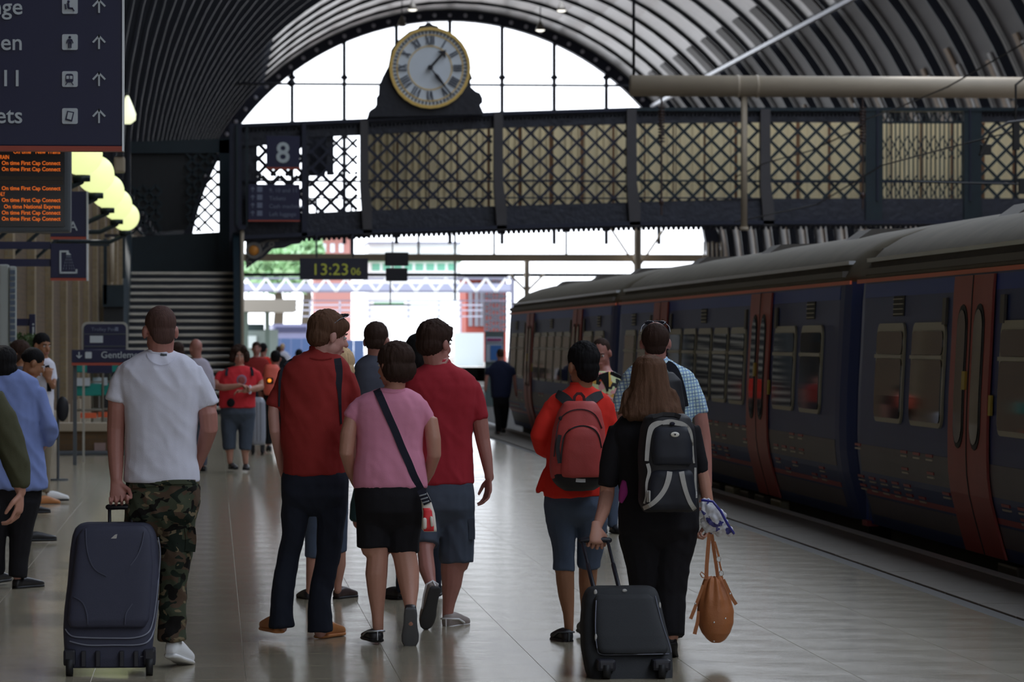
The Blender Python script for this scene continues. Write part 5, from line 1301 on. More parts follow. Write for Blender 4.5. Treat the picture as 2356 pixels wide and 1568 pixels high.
def plaid():
    m = mat('blue check', (.5, .6, .7, 1), .85, bump=.1, bscale=250, spec=.2); N = m.node_tree.nodes; L = m.node_tree.links
    t = N.new('ShaderNodeTexCoord'); s = N.new('ShaderNodeSeparateXYZ'); mp = N.new('ShaderNodeMapping'); mp.inputs['Rotation'].default_value = (0, .12, 0); L.new(t.outputs['Object'], mp.inputs[0]); L.new(mp.outputs[0], s.inputs[0])
    cur = seen(150, 168, 184, 2.3)
    for ax in ('X', 'Z'):
        v = s.outputs[ax]
        for per, th, c, off in ((.040, .20, seen(92, 118, 150, 2.3), 0), (.040, .13, seen(58, 84, 124, 2.0), .5)):
            a = mnode(m, 'FRACT', mnode(m, 'ADD', mnode(m, 'DIVIDE', v, per), off)); f = mnode(m, 'LESS_THAN', a, th); cur = mixmat(m, mnode(m, 'MULTIPLY', f, .8), cur, c)
    L.new(cur, N['Principled BSDF'].inputs['Base Color']); return m
def floral():
    m = mat('bright floral print', (.5, .2, .1, 1), .8); N = m.node_tree.nodes; L = m.node_tree.links
    t = N.new('ShaderNodeTexCoord'); v = N.new('ShaderNodeTexVoronoi'); v.inputs['Scale'].default_value = 19; n = N.new('ShaderNodeTexNoise'); n.inputs['Scale'].default_value = 14
    mx = N.new('ShaderNodeMix'); mx.data_type = 'VECTOR'; mx.inputs['Factor'].default_value = .12; L.new(t.outputs['Object'], mx.inputs['A']); L.new(n.outputs['Color'], mx.inputs['B']); L.new(t.outputs['Object'], n.inputs[0]); L.new(mx.outputs['Result'], v.inputs['Vector'])
    sp = N.new('ShaderNodeSeparateColor'); L.new(v.outputs['Color'], sp.inputs[0]); r = N.new('ShaderNodeValToRGB'); r.color_ramp.interpolation = 'CONSTANT'; L.new(sp.outputs[0], r.inputs[0])
    cols = [(0, seen(20, 24, 24, 2)), (.22, seen(170, 60, 36, 2.4)), (.4, seen(190, 130, 60, 2.4)), (.52, seen(160, 180, 130, 2.3)), (.66, seen(200, 120, 120, 2.3)), (.8, seen(60, 120, 80, 2.2)), (.9, seen(30, 30, 34, 2))]
    e = r.color_ramp.elements
    while len(e) < len(cols): e.new(.5)
    for q, (p, c) in zip(e, cols): q.position = p; q.color = c
    L.new(r.outputs[0], N['Principled BSDF'].inputs['Base Color']); return m
CAMO, PLAID, FLORAL = camo(), plaid(), floral()
m_white = clothm('white cotton', (160, 160, 178), 2.2); m_red = clothm('brick red', (98, 28, 26), 2.4); m_red2 = clothm('crimson polo', (112, 27, 35), 2.4)
m_pink = clothm('pink cotton', (150, 96, 114), 2.5); m_black = clothm('black cotton', (20, 19, 22), 1.9); m_jean = clothm('dark denim', (22, 25, 34), 2.2, bscale=400)
m_jean2 = clothm('washed denim', (52, 58, 68), 2.3, bscale=400, var=.2); m_capri = clothm('mid denim', (54, 62, 76), 2.3, var=.3); m_jack = clothm('red jacket', (158, 34, 26), 2.3)
m_blue = clothm('blue shirt', (86, 98, 136), 2.4); m_olive = clothm('olive jacket', (50, 50, 36), 2.4); m_grey = clothm('grey tee', (58, 60, 70), 2.3); m_teal = clothm('teal shorts', (30, 48, 50), 2.3)
h_dark = hairm('dark brown', (40, 28, 23), 2.1); h_black = hairm('black', (16, 15, 16), 2.0); h_brown = hairm('mid brown', (68, 48, 36), 2.2); h_buzz = hairm('cropped', (58, 42, 38)); h_blond = hairm('light brown', (96, 76, 56)); h_light = hairm('fair', (150, 126, 96))
m_lea = mat('tan shoe leather', seen(128, 82, 46, 2.4), .5, var=.15); m_wsh = mat('white trainer', seen(190, 190, 196, 2.2), .5); m_bsh = mat('black shoe', seen(22, 21, 24, 2), .45); m_gsh = mat('grey suede shoe', seen(108, 100, 96, 2.3), .8, var=.12)
m_strap = mat('black webbing', seen(20, 22, 32, 1.8), .8); m_navys = mat('navy webbing', seen(20, 20, 34, 1.8), .8)
# ---------------------------------------------------------------- white T-shirt man
p = Fig(19.2, 368, 'man in white T-shirt and camouflage trousers pulling the navy suitcase', .0085)
p.head(368, 759, 0, -.25, .05, .238, hair='buzz', hairmat=h_buzz, neck=(368, 820, 0), hdisp=.0012, neckr=.066, lobes=[((0, -.07, -.03), (.06, .035, .05))])
p.cloth('tshirt', m_white, [(803, 340, 397, .060), (809, 325, 408, .072), (818, 303, 432, .088), (830, 285, 448, .103), (850, 270, 462, .118), (885, 270, 466, .128), (930, 286, 456, .132), (1000, 289, 452, .135), (1050, 288, 451, .137), (1085, 285, 457, .14), (1108, 284, 459, .142)],
        [[(292, 850, 0, 24), (276, 885, 0, 25), (267, 922, 0, 25.5)], [(442, 850, 0, 24), (463, 892, 0, 26), (479, 934, 0, 27)]], fold=.0065)
p.strap('back_panel_seam', m_white, [(338, 812), (345, 828), (368, 840), (392, 834), (410, 815)], 1.5, th=.004); 
p.strap('neck_print', casem, [(369, 815), (376, 816), (384, 816)], 6, off=.004, th=.002)
p.strap('neck_band', m_white, [(338, 806), (350, 810), (368, 812), (386, 810), (398, 806)], 4, off=.004, th=.006)
p.limb(p.skin, [(272, 890, 0, 20), (269, 940, 0, 21.5), (267, 985, .02, 21), (266, 1030, 0, 19.5), (267, 1070, -.02, 17), (268, 1105, -.05, 13.5)], k=1)
hand_geo(p.skin, p.V(268, 1106, -.06), Vector((.12, -.12, -1)), Vector((.1, -1, .1)), Vector((1, 0, 0)), 1.35, 1.05)
p.limb(p.skin, [(455, 885, 0, 17), (473, 930, 0, 20), (479, 955, -.02, 22), (481, 985, -.02, 21), (470, 1025, .06, 17), (455, 1065, .14, 13.5), (446, 1085, .18, 12)])
p.cloth('trousers', CAMO, [(1088, 296, 454, .12), (1120, 294, 459, .132), (1150, 294, 458, .14), (1185, 290, 454, .138), (1205, 292, 452, .12)],
        [[(412, 1175, 0, 42), (408, 1235, 0, 41), (403, 1290, -.02, 34), (399, 1370, 0, 32), (396, 1440, 0, 31), (396, 1472, 0, 33)], [(333, 1180, 0, 42), (322, 1250, .08, 38), (318, 1320, .14, 32), (320, 1400, .2, 28), (320, 1455, .22, 28)]], fold=.009)
for pts in ([(437, 1212), (440, 1240), (437, 1268)],): p.strap('cargo_pocket', CAMO, pts, 24, off=.012, th=.03)
p.strap('pocket_flap', CAMO, [(436, 1216), (441, 1218)], 14, off=.03, th=.02)
p.strap('waistband', CAMO, [(305, 1118), (360, 1112), (400, 1108), (450, 1108)], 10, off=.006, th=.008)
shoe(p, 392, 1512, -.06, .30, .22, m_wsh, m_wsh, .30, high=1.35, W=1.15); shoe(p, 322, 1490, .28, -.1, 0, m_wsh, m_wsh, .29)
p.done(skA, .0048); wm = p
# ---------------------------------------------------------------- tall red shirt man
p = Fig(21.0, 720, 'tall man in dark red shirt and jeans, sunglasses pushed up on his brown hair', .009)
p.head(757, 771, 0, 1.2, .18, .245, hair='mop', hairmat=h_brown, neck=(742, 815, 0), hdisp=.005, brow=h_brown, neckr=.058, vox=.006)
p.sunglasses('sunglasses pushed up on the hair of the tall red-shirted man')
p.cloth('shirt', m_red, [(802, 716, 764, .06), (812, 704, 776, .072), (824, 678, 792, .09), (838, 656, 803, .108), (860, 645, 811, .118), (900, 642, 808, .124), (950, 644, 797, .126), (1020, 647, 791, .126), (1060, 650, 792, .128), (1092, 651, 795, .13)],
        [[(662, 855, 0, 19), (645, 900, 0, 19), (629, 934, 0, 16)], [(795, 862, 0, 22), (806, 900, 0, 23), (811, 935, 0, 21)]], fold=.0085)
bm = B(); s_ = p; rings(bm, [(p.V(740, 824, 0), 31*p.u, .070, 0), (p.V(738, 800, .005), 27*p.u, .064, 0), (p.V(737, 795, .005), 25*p.u, .06, 0)], 24, 2.1); bmobj('collar', bm, m_red, p.root, True)
p.strap('shoulder_strap', m_strap, [(775, 824), (778, 845), (779, 868), (781, 900), (783, 940), (785, 975)], [19, 20, 18, 9, 6, 4])
p.strap('shoulder_strap', m_strap, [(672, 826), (655, 840), (645, 866), (643, 900), (642, 935)], [5, 8, 7, 5, 4])
p.strap('back_pleat', m_red, [(714, 822), (738, 826), (764, 823)], 2.5, th=.005)
p.limb(p.skin, [(632, 915, 0, 12.5), (629, 950, -.01, 13.5), (632, 990, -.02, 13), (640, 1035, .06, 10.5), (648, 1075, .14, 9), (655, 1095, .18, 10)]); p.limb(p.skin, [(812, 920, 0, 15), (815, 985, .02, 14), (812, 1040, .12, 12), (800, 1085, .18, 10)])
p.cloth('jeans', m_jean, [(1086, 652, 798, .115), (1110, 650, 800, .13), (1140, 648, 799, .135), (1160, 650, 796, .12)],
        [[(686, 1140, 0, 36), (679, 1185, 0, 31), (676, 1228, .0, 27), (665, 1271, .03, 27), (656, 1318, .02, 25), (650, 1360, 0, 26), (647, 1420, 0, 27.5), (648, 1442, 0, 29)],
         [(764, 1140, 0, 37), (762, 1203, 0, 33), (756, 1276, .0, 27), (745, 1332, 0, 25.5), (736, 1383, -.02, 25.5), (735, 1425, -.02, 28), (737, 1453, -.02, 30)]], fold=.007)
shoe(p, 643, 1456, -.03, -.28, 0, m_lea, m_lea, .28, high=1.2, W=1.1); shoe(p, 733, 1468, -.02, .50, 0, m_lea, m_lea, .28, high=1.2, W=1.1)
p.done(skB, .0075); rm = p
# ---------------------------------------------------------------- pink woman
p = Fig(20.6, 905, 'woman in pink T-shirt and black shorts with a navy strap across her back', .009)
p.head(906, 838, 0, -.75, .05, .232, hair='bob', hairmat=h_dark, neck=(905, 902, 0), hdisp=.005, neckr=.055)
p.cloth('tshirt', m_pink, [(893, 876, 934, .052), (899, 858, 946, .066), (908, 836, 966, .085), (922, 822, 979, .10), (940, 817, 983, .112), (970, 820, 978, .122), (1010, 823, 970, .128), (1035, 821, 971, .135), (1055, 818, 976, .142), (1080, 814, 980, .15), (1110, 814, 983, .152), (1120, 815, 983, .15)],
        [[(836, 930, 0, 20), (819, 948, 0, 20), (807, 963, 0, 18.5)], [(966, 932, 0, 20), (983, 955, 0, 19), (991, 976, 0, 17)]], fold=.0065)
p.strap('neck_band', m_pink, [(874, 898), (890, 901), (910, 902), (932, 897)], 4, off=.004, th=.006)
p.limb(p.skin, [(812, 950, 0, 17), (801, 1000, -.02, 19), (797, 1040, -.03, 17), (806, 1080, .06, 13), (818, 1108, .14, 11), (830, 1125, .2, 12)]); p.limb(p.skin, [(990, 962, 0, 17), (997, 1010, -.02, 18), (999, 1045, -.02, 16.5), (988, 1085, .06, 12.5), (975, 1110, .14, 10), (965, 1125, .2, 11)])
p.cloth('shorts', m_black, [(1112, 818, 980, .145), (1140, 816, 979, .158), (1175, 817, 976, .16), (1205, 819, 973, .15)], [[(860, 1185, 0, 42), (858, 1230, 0, 38), (858, 1258, 0, 37)], [(934, 1185, 0, 41), (928, 1240, 0, 36), (927, 1270, 0, 35.5)]], fold=.004)
p.limb(p.skin, [(869, 1230, 0, 27), (869, 1275, 0, 25), (866, 1320, -.005, 26), (867, 1365, 0, 21), (869, 1410, 0, 14.5), (870, 1445, 0, 12.5), (870, 1462, .02, 12)])
p.limb(p.skin, [(926, 1230, 0, 30), (931, 1275, -.02, 28), (938, 1315, -.05, 27.5), (942, 1355, -.10, 22), (944, 1390, -.16, 14.5), (945, 1405, -.18, 13), (945, 1430, -.19, 12)])
shoe(p, 868, 1477, -.05, -.15, 0, m_bsh, m_bsh, .25, trim=steelgrey, high=.85, W=1.2); shoe(p, 945, 1401, -.25, .02, 1.12, m_bsh, mat('worn grey sole', seen(62, 62, 64, 2.3), .8, var=.2), .245)
p.done(skD, .0072); pw = p
st_ = thing('crossbody_bag', 'small red and white pouch on a navy strap over the pink T-shirt', 'bag', p.V(985, 1225, -.1))
p.strap('shoulder_strap', m_navys, [(864, 890), (878, 920), (893, 955), (910, 993), (925, 1030), (940, 1063), (952, 1093), (968, 1125)], 17, parent=st_, off=.008)
q = [p.V(968, 1125, -.17), p.V(976, 1142, -.17), p.V(984, 1158, -.17)]; bm = B(); strip(bm, q, .045, .02); bmobj('buckle_strap', bm, m_navys, st_)
for k in range(3): bm = B(); a, b = p.V(966+k*3, 1140+k*8, -.19), p.V(980+k*3, 1136+k*8, -.19); tube(bm, [a, b], .004, 6); bmobj('buckle_bar', bm, steelgrey, st_)
bm = B(); rings(bm, [(p.V(990, 1222, -.15), .035, .03, 0), (p.V(987, 1215, -.15), .041, .035, 0), (p.V(986, 1180, -.15), .034, .03, 0), (p.V(980, 1150, -.15), .026, .02, 0), (p.V(976, 1132, -.14), .015, .012, 0)], 16, 3); bmobj('pouch', bm, mat('pouch white', seen(176, 170, 160, 2.0), .6), st_, True)
bm = B(); rings(bm, [(p.V(987, 1221, -.168), .028, .02, 0), (p.V(986, 1213, -.168), .031, .024, 0), (p.V(984, 1175, -.168), .024, .02, 0), (p.V(981, 1168, -.168), .02, .015, 0)], 14, 3); bmobj('pouch_front', bm, mat('pouch red', seen(170, 36, 40, 2.4), .5), st_, True)
bm = B(); tube(bm, [p.V(977, 1212, -.2), p.V(977, 1195, -.2)], .012, 8); bmobj('pouch_patch', bm, MATS['pouch white'], st_, True)
bm = B(); tube(bm, [p.V(994, 1208, -.2), p.V(992, 1190, -.2)], .008, 8); bmobj('pouch_patch', bm, MATS['pouch white'], st_, True)
# ---------------------------------------------------------------- polo man
p = Fig(21.9, 1015, 'man in crimson polo shirt and grey denim shorts, right arm hanging', .009)
p.head(1003, 789, 0, .80, .05, .243, hair='mop', hairmat=h_dark, neck=(1008, 838, 0), hdisp=.006, neckr=.064, lobes=[((0, .07, .085), (.05, .035, .02))])
p.cloth('polo_shirt', m_red2, [(833, 982, 1036, .065), (842, 970, 1048, .08), (854, 948, 1072, .10), (868, 932, 1092, .115), (890, 926, 1103, .128), (930, 930, 1098, .134), (975, 936, 1088, .136), (1040, 940, 1086, .138), (1090, 942, 1089, .14), (1113, 942, 1091, .14)],
        [[(1080, 885, 0, 24), (1094, 925, 0, 23), (1104, 964, 0, 20)], [(948, 890, 0, 24), (938, 930, 0, 22), (932, 962, 0, 20)]], fold=.0075)
bm = B(); rings(bm, [(p.V(1008, 848, 0), 35*p.u, .075, 0), (p.V(1007, 832, .003), 31*p.u, .069, 0), (p.V(1007, 826, .003), 28*p.u, .064, 0)], 24, 2.1); bmobj('collar', bm, m_red2, p.root, True)
p.limb(p.skin, [(1101, 930, 0, 18), (1105, 975, 0, 19), (1111, 1012, 0, 17), (1119, 1052, -.02, 14.5), (1125, 1090, -.04, 10.5), (1126, 1098, -.04, 11)])
hand_geo(p.skin, p.V(1125, 1096, -.04), Vector((-.05, -.05, -1)), Vector((-1, -.1, -.1)), Vector((-.3, 1, 0)), .42, 1.0)
p.limb(p.skin, [(936, 940, 0, 19), (940, 1000, .05, 17), (950, 1050, .12, 14), (965, 1090, .2, 11)])
p.cloth('cargo_shorts', m_jean2, [(1108, 944, 1089, .13), (1135, 943, 1091, .14), (1170, 943, 1092, .142), (1195, 946, 1090, .13)], [[(1050, 1180, 0, 41), (1051, 1240, 0, 39), (1051, 1292, 0, 38)], [(984, 1180, 0, 38), (982, 1220, -.05, 34), (980, 1252, -.09, 28)]], fold=.007)
p.strap('cargo_pocket', m_jean2, [(1083, 1192), (1086, 1215), (1086, 1240)], 14, off=.01, th=.025)
p.limb(p.skin, [(1043, 1270, 0, 28), (1041, 1310, 0, 27.5), (1039, 1345, 0, 23), (1033, 1385, 0, 15), (1030, 1412, 0, 12.5), (1030, 1430, .01, 12)])
p.limb(p.skin, [(977, 1235, -.06, 21), (979, 1275, -.14, 18.5), (983, 1310, -.22, 19), (989, 1335, -.28, 14), (995, 1355, -.33, 11.5), (998, 1368, -.35, 11)])
shoe(p, 1027, 1447, -.05, .48, 0, m_gsh, m_wsh, .28, trim=m_wsh, high=1.2, W=1.1); shoe(p, 1003, 1352, -.44, -.32, 1.02, m_gsh, mat('dark rubber sole', seen(46, 46, 48, 2.2), .8), .29, trim=m_wsh)
p.done(skA, .0052)
# ---------------------------------------------------------------- woman with capri jeans behind the red shirt
p = Fig(24.2, 755, 'fair-haired woman in capri jeans, mostly hidden behind the tall red-shirted man', .012)
p.head(783, 842, 0, .3, 0, .235, hair='bob', hairmat=h_light, neck=(775, 895, 0), neckr=.05)
p.cloth('top', clothm('pale top', (120, 100, 90)), [(888, 745, 800, .06), (905, 715, 815, .1), (940, 712, 805, .11), (1010, 715, 795, .11), (1090, 708, 800, .12)], [], fold=.004)
p.limb(p.skin, [(811, 905, 0, 14), (818, 930, -.02, 13), (812, 990, .0, 12), (800, 1040, .08, 9)]); p.limb(p.skin, [(716, 905, 0, 13), (712, 980, 0, 12), (718, 1040, .1, 9)])
p.cloth('capri_jeans', m_capri, [(1080, 708, 800, .12), (1120, 702, 802, .13), (1150, 705, 798, .12)], [[(727, 1150, 0, 26), (722, 1220, 0, 22), (718, 1283, 0, 18)], [(775, 1150, 0, 26), (778, 1220, 0, 22), (780, 1270, 0, 19)]], fold=.004)
p.limb(p.skin, [(719, 1260, 0, 15), (718, 1310, 0, 14), (713, 1350, 0, 9), (712, 1365, 0, 9)]); p.limb(p.skin, [(781, 1255, 0, 15), (782, 1300, 0, 14), (778, 1340, 0, 9), (777, 1358, 0, 9)])
shoe(p, 713, 1385, -.02, -.2, 0, m_bsh, None, .26); shoe(p, 774, 1379, 0, .5, 0, mat('dark brown shoe', seen(44, 32, 30, 2.2), .5), None, .26)
p.done(skD, .009)
# ---------------------------------------------------------------- grey T-shirt man
p = Fig(25.6, 866, 'man in dark grey T-shirt whose head rises behind the woman in pink', .012)
p.head(867, 783, 0, .35, 0, .238, hair='short', hairmat=h_dark, neck=(864, 825, 0), hdisp=.005)
p.cloth('tshirt', m_grey, [(815, 845, 882, .06), (825, 828, 898, .08), (840, 815, 912, .1), (870, 812, 918, .12), (950, 815, 918, .125), (1100, 818, 915, .13)], [[(822, 860, 0, 14), (816, 900, 0, 16), (814, 925, 0, 15)], [(908, 860, 0, 14), (914, 900, 0, 16)]], fold=.004)
p.limb(p.skin, [(818, 920, 0, 12), (825, 980, 0, 11), (838, 1040, .1, 9)]); p.limb(p.skin, [(912, 910, 0, 12), (905, 980, .05, 11), (895, 1040, .15, 9)])
p.cloth('shorts', m_teal, [(1090, 820, 912, .12), (1130, 812, 914, .13), (1160, 806, 914, .13)], [[(836, 1160, 0, 31), (830, 1200, 0, 25)], [(890, 1160, 0, 26), (890, 1210, 0, 24)]])
p.limb(p.skin, [(860, 1200, 0, 16), (864, 1250, 0, 15), (868, 1310, 0, 9), (868, 1330, 0, 9)]); p.limb(p.skin, [(892, 1200, 0, 16), (922, 1260, 0, 14), (934, 1310, 0, 9), (934, 1330, 0, 9)])
shoe(p, 868, 1343, 0, 0, 0, m_bsh, None, .26); shoe(p, 934, 1343, 0, 0, 0, m_bsh, None, .26)
p.done(skA, .009)
# ---------------------------------------------------------------- dark-haired person behind polo
p = Fig(24.1, 962, 'person with long black hair half hidden behind the crimson polo shirt', .012)
p.head(964, 812, 0, .1, 0, .232, hair='long', hairmat=h_black, neck=(964, 868, 0), lobes=[((-.03, -.05, -.11), (.055, .05, .07))])
p.cloth('top', m_black, [(862, 945, 985, .06), (880, 925, 1010, .1), (950, 930, 1010, .11), (1090, 930, 1010, .12)], [[(930, 900, 0, 13), (935, 960, 0, 12)], [(1005, 900, 0, 13), (1005, 960, 0, 12)]])
p.cloth('trousers', m_jean, [(1080, 932, 1008, .12), (1150, 928, 1010, .13)], [[(950, 1150, 0, 26), (935, 1230, .05, 20), (926, 1300, 0, 15), (924, 1362, -.02, 12)], [(988, 1150, 0, 26), (996, 1230, 0, 20), (1001, 1300, 0, 15), (1003, 1355, 0, 12)]])
shoe(p, 923, 1379, 0, -.5, 0, m_bsh, None, .26); shoe(p, 1003, 1372, .1, .1, 0, m_bsh, None, .26)
p.done(skA, .010)
# ---------------------------------------------------------------- girl with red backpack
p = Fig(20.7, 1330, 'woman in bright red jacket and denim capris wearing the red backpack', .009)
p.head(1342, 841, 0, -.35, .03, .235, hair='short', hairmat=h_black, neck=(1337, 898, 0), hdisp=.006, neckr=.05, lobes=[((0, -.01, .05), (.088, .103, .09)), ((0, -.05, -.04), (.06, .055, .055))])
p.cloth('jacket', m_jack, [(884, 1314, 1360, .055), (893, 1300, 1370, .062), (903, 1278, 1388, .08), (915, 1262, 1402, .098), (935, 1254, 1408, .11), (980, 1258, 1404, .118), (1050, 1258, 1400, .12), (1095, 1252, 1397, .125), (1130, 1250, 1395, .13), (1140, 1252, 1394, .128)],
        [[(1272, 930, 0, 20), (1256, 965, -.02, 20), (1245, 1000, -.02, 21), (1252, 1028, .06, 20), (1272, 1038, .14, 17), (1290, 1035, .2, 14)], [(1392, 930, 0, 19), (1403, 975, 0, 18), (1400, 1020, .06, 16), (1388, 1045, .16, 14)], [(1262, 1085, 0, 14), (1248, 1110, -.01, 11), (1236, 1132, -.01, 5)]], fold=.009)
bm = B(); rings(bm, [(p.V(1336, 900, 0), 29*p.u, .065, 0), (p.V(1336, 884, .0), 25*p.u, .058, 0), (p.V(1335, 879, .0), 23*p.u, .054, 0)], 22, 2.1); bmobj('collar', bm, m_jack, p.root, True)
p.limb(p.skin, [(1285, 1036, .2, 9), (1305, 1030, .28, 8)]); p.limb(p.skin, [(1385, 1045, .18, 9), (1372, 1040, .26, 8)])
p.cloth('capri_jeans', m_capri, [(1132, 1254, 1394, .115), (1160, 1252, 1399, .128), (1185, 1254, 1400, .13)], [[(1290, 1190, 0, 35), (1295, 1240, 0, 28), (1298, 1290, 0, 25), (1297, 1312, 0, 26.5)], [(1363, 1190, 0, 37), (1360, 1240, .02, 32), (1355, 1285, .05, 28), (1354, 1303, .06, 28)]], fold=.005)
p.limb(p.skin, [(1299, 1290, 0, 22), (1300, 1330, 0, 21.5), (1303, 1370, 0, 18.5), (1308, 1410, 0, 13), (1309, 1440, 0, 11), (1308, 1456, .01, 11)]); p.limb(p.skin, [(1354, 1290, .06, 23), (1352, 1340, .1, 21), (1350, 1400, .16, 14), (1348, 1440, .18, 11)])
shoe(p, 1308, 1479, -.05, -.2, 0, m_bsh, m_bsh, .25, trim=casem); shoe(p, 1348, 1460, .16, .05, 0, m_bsh, m_bsh, .25)
p.done(skC, .0075); gp = p
bp = thing('backpack', 'red rounded backpack with black base on the woman in the red jacket', 'backpack', p.V(1330, 1126, -.25))
m_rbp = mat('red nylon', seen(132, 50, 48, 2.4), .6, var=.08, bump=.1, bscale=200); m_rbp2 = mat('dark red piping', seen(50, 20, 24, 2), .6)
def pack(parent, nm, m, rr, dy, ex=2.6, vox=.008, fold=.003):
    bm = B(); rings(bm, [(p.V((r[1]+r[2])/2, r[0], dy), (r[2]-r[1])/2*p.u, r[3], 0) for r in rr], 26, ex); return bake(bm, nm, m, parent, vox, 3, folds(fold, 3))
b0 = pack(bp, 'pack_body', m_rbp, [(922, 1305, 1365, .05), (928, 1297, 1373, .07), (945, 1286, 1383, .09), (980, 1274, 1390, .105), (1030, 1266, 1393, .115), (1070, 1264, 1393, .118), (1100, 1268, 1392, .112)], -.21)
b1 = pack(bp, 'base', mat('black nylon', seen(22, 21, 24, 2), .6), [(1088, 1268, 1392, .118), (1105, 1272, 1390, .118), (1118, 1284, 1380, .105), (1127, 1300, 1366, .08)], -.215)
b2 = pack(bp, 'front_pocket', m_rbp, [(978, 1322, 1362, .02), (984, 1308, 1374, .035), (1000, 1300, 1381, .045), (1040, 1294, 1384, .05), (1080, 1290, 1384, .05), (1097, 1294, 1382, .045)], -.31)
p.bl = [BVHTree.FromPolygons([v.co.copy() for v in o.data.vertices], [tuple(f.vertices) for f in o.data.polygons]) for o in (b0, b1, b2)]
p.strap('zip', MATS['black nylon'], [(1291, 1065), (1293, 1030), (1300, 1000), (1318, 984), (1342, 979), (1365, 986), (1378, 1002), (1384, 1030)], 3, parent=bp, th=.005)
p.strap('zip', m_rbp2, [(1275, 1050), (1280, 1000), (1288, 965), (1312, 945), (1345, 942), (1370, 955), (1385, 985)], 3, parent=bp, th=.004)
p.strap('side_mesh', MATS['black nylon'], [(1288, 1000), (1283, 1030), (1288, 1065)], 9, parent=bp, th=.008)
p.strap('logo_patch', mat('patch white', seen(150, 150, 150, 2.2), .6), [(1325, 1104), (1336, 1105), (1347, 1105)], 8, parent=bp, th=.004, off=.004)
bm = B(); ell(bm, p.sf(1290, 962, .0), (5*p.u, .01, 5.5*p.u)); bmobj('grommet', bm, MATS['black nylon'], bp, True)
bm = B(); hq = [p.V(x, y, -.2) for x, y in ((1320, 926), (1322, 912), (1328, 905), (1337, 905), (1343, 912), (1345, 926))]; strip(bm, hq, .016, .008); bmobj('grab_handle', bm, m_rbp2, bp)
for pts in ([(1284, 902), (1296, 908), (1311, 927)], [(1380, 904), (1364, 912), (1349, 927)]):
    p.bl = [gp.bl[0]]; 
g_bl = BVHTree.FromPolygons([v.co.copy() for v in gp.g[0].data.vertices], [tuple(f.vertices) for f in gp.g[0].data.polygons]); p.bl = [g_bl]
for pts in ([(1278, 903), (1290, 910), (1303, 920), (1314, 934)], [(1386, 906), (1372, 912), (1358, 922), (1347, 934)]): p.strap('shoulder_strap', mat('strap dark', seen(34, 36, 40, 2.1), .7), pts, [16, 22, 24, 22], parent=bp, off=.014, th=.016)
# ---------------------------------------------------------------- plaid man
p = Fig(22.6, 1508, 'balding man in pale blue checked shirt with sunglasses on his head', .009)
p.head(1508, 787, 0, .12, .06, .243, hair='bald', hairmat=h_dark, neck=(1509, 836, 0), hdisp=.0025, neckr=.064, lobes=[((0, -.06, -.035), (.062, .04, .05)), ((.0, .055, .085), (.055, .03, .02))])
p.sunglasses('sunglasses resting on the crown of the balding man in checked shirt')
p.cloth('shirt', PLAID, [(824, 1486, 1534, .06), (834, 1468, 1552, .078), (846, 1446, 1574, .098), (862, 1430, 1598, .115), (890, 1426, 1606, .125), (950, 1432, 1594, .13), (1050, 1435, 1590, .132), (1125, 1435, 1590, .135)],
        [[(1584, 880, 0, 23), (1603, 920, 0, 23), (1613, 952, 0, 18.5)], [(1444, 885, 0, 22), (1430, 920, 0, 20), (1426, 948, 0, 18)]], fold=.007)
bm = B(); rings(bm, [(p.V(1510, 842, 0), 33*p.u, .075, 0), (p.V(1509, 826, .002), 29*p.u, .068, 0), (p.V(1509, 820, .002), 26*p.u, .063, 0)], 24, 2.1); bmobj('collar', bm, PLAID, p.root, True)
p.limb(p.skin, [(1608, 925, 0, 16), (1614, 970, 0, 16.5), (1621, 1010, 0, 15.5), (1625, 1060, -.02, 13.5), (1628, 1105, -.05, 10.5), (1628, 1118, -.05, 10)]); hand_geo(p.skin, p.V(1628, 1116, -.05), Vector((0, 0, -1)), Vector((-1, 0, 0)), Vector((0, 1, 0)), .6)
p.limb(p.skin, [(1427, 925, 0, 15), (1428, 980, 0, 15), (1440, 1030, .08, 12), (1455, 1060, .16, 10)])
p.cloth('trousers', clothm('beige chinos', (90, 82, 70)), [(1118, 1440, 1588, .12), (1160, 1440, 1590, .135), (1195, 1444, 1586, .13)], [[(1484, 1195, 0, 34), (1490, 1290, 0, 26), (1492, 1395, 0, 22)], [(1542, 1195, 0, 34), (1540, 1290, 0, 26), (1540, 1395, 0, 22)]])
shoe(p, 1492, 1417, 0, 0, 0, m_bsh, None, .28); shoe(p, 1540, 1417, 0, 0, 0, m_bsh, None, .28)
p.done(skA, .0078)
bk = thing('backpack', 'black backpack on the man in the checked shirt, behind the long hair', 'backpack', p.V(1520, 1050, -.22))
bl0 = p.bl[0]; bb = pack(bk, 'pack_body', MATS['black nylon'], [(856, 1478, 1548, .06), (875, 1462, 1566, .09), (930, 1456, 1576, .11), (1000, 1456, 1574, .11), (1050, 1464, 1566, .09)], -.2)
p.bl = [bl0]; p.strap('shoulder_strap', m_strap, [(1534, 834), (1546, 846), (1557, 866), (1568, 895), (1578, 935)], [14, 22, 22, 18, 14], parent=bk, off=.012, th=.014); p.strap('shoulder_strap', m_strap, [(1484, 836), (1470, 848), (1460, 880)], [14, 20, 20], parent=bk, off=.012, th=.014)
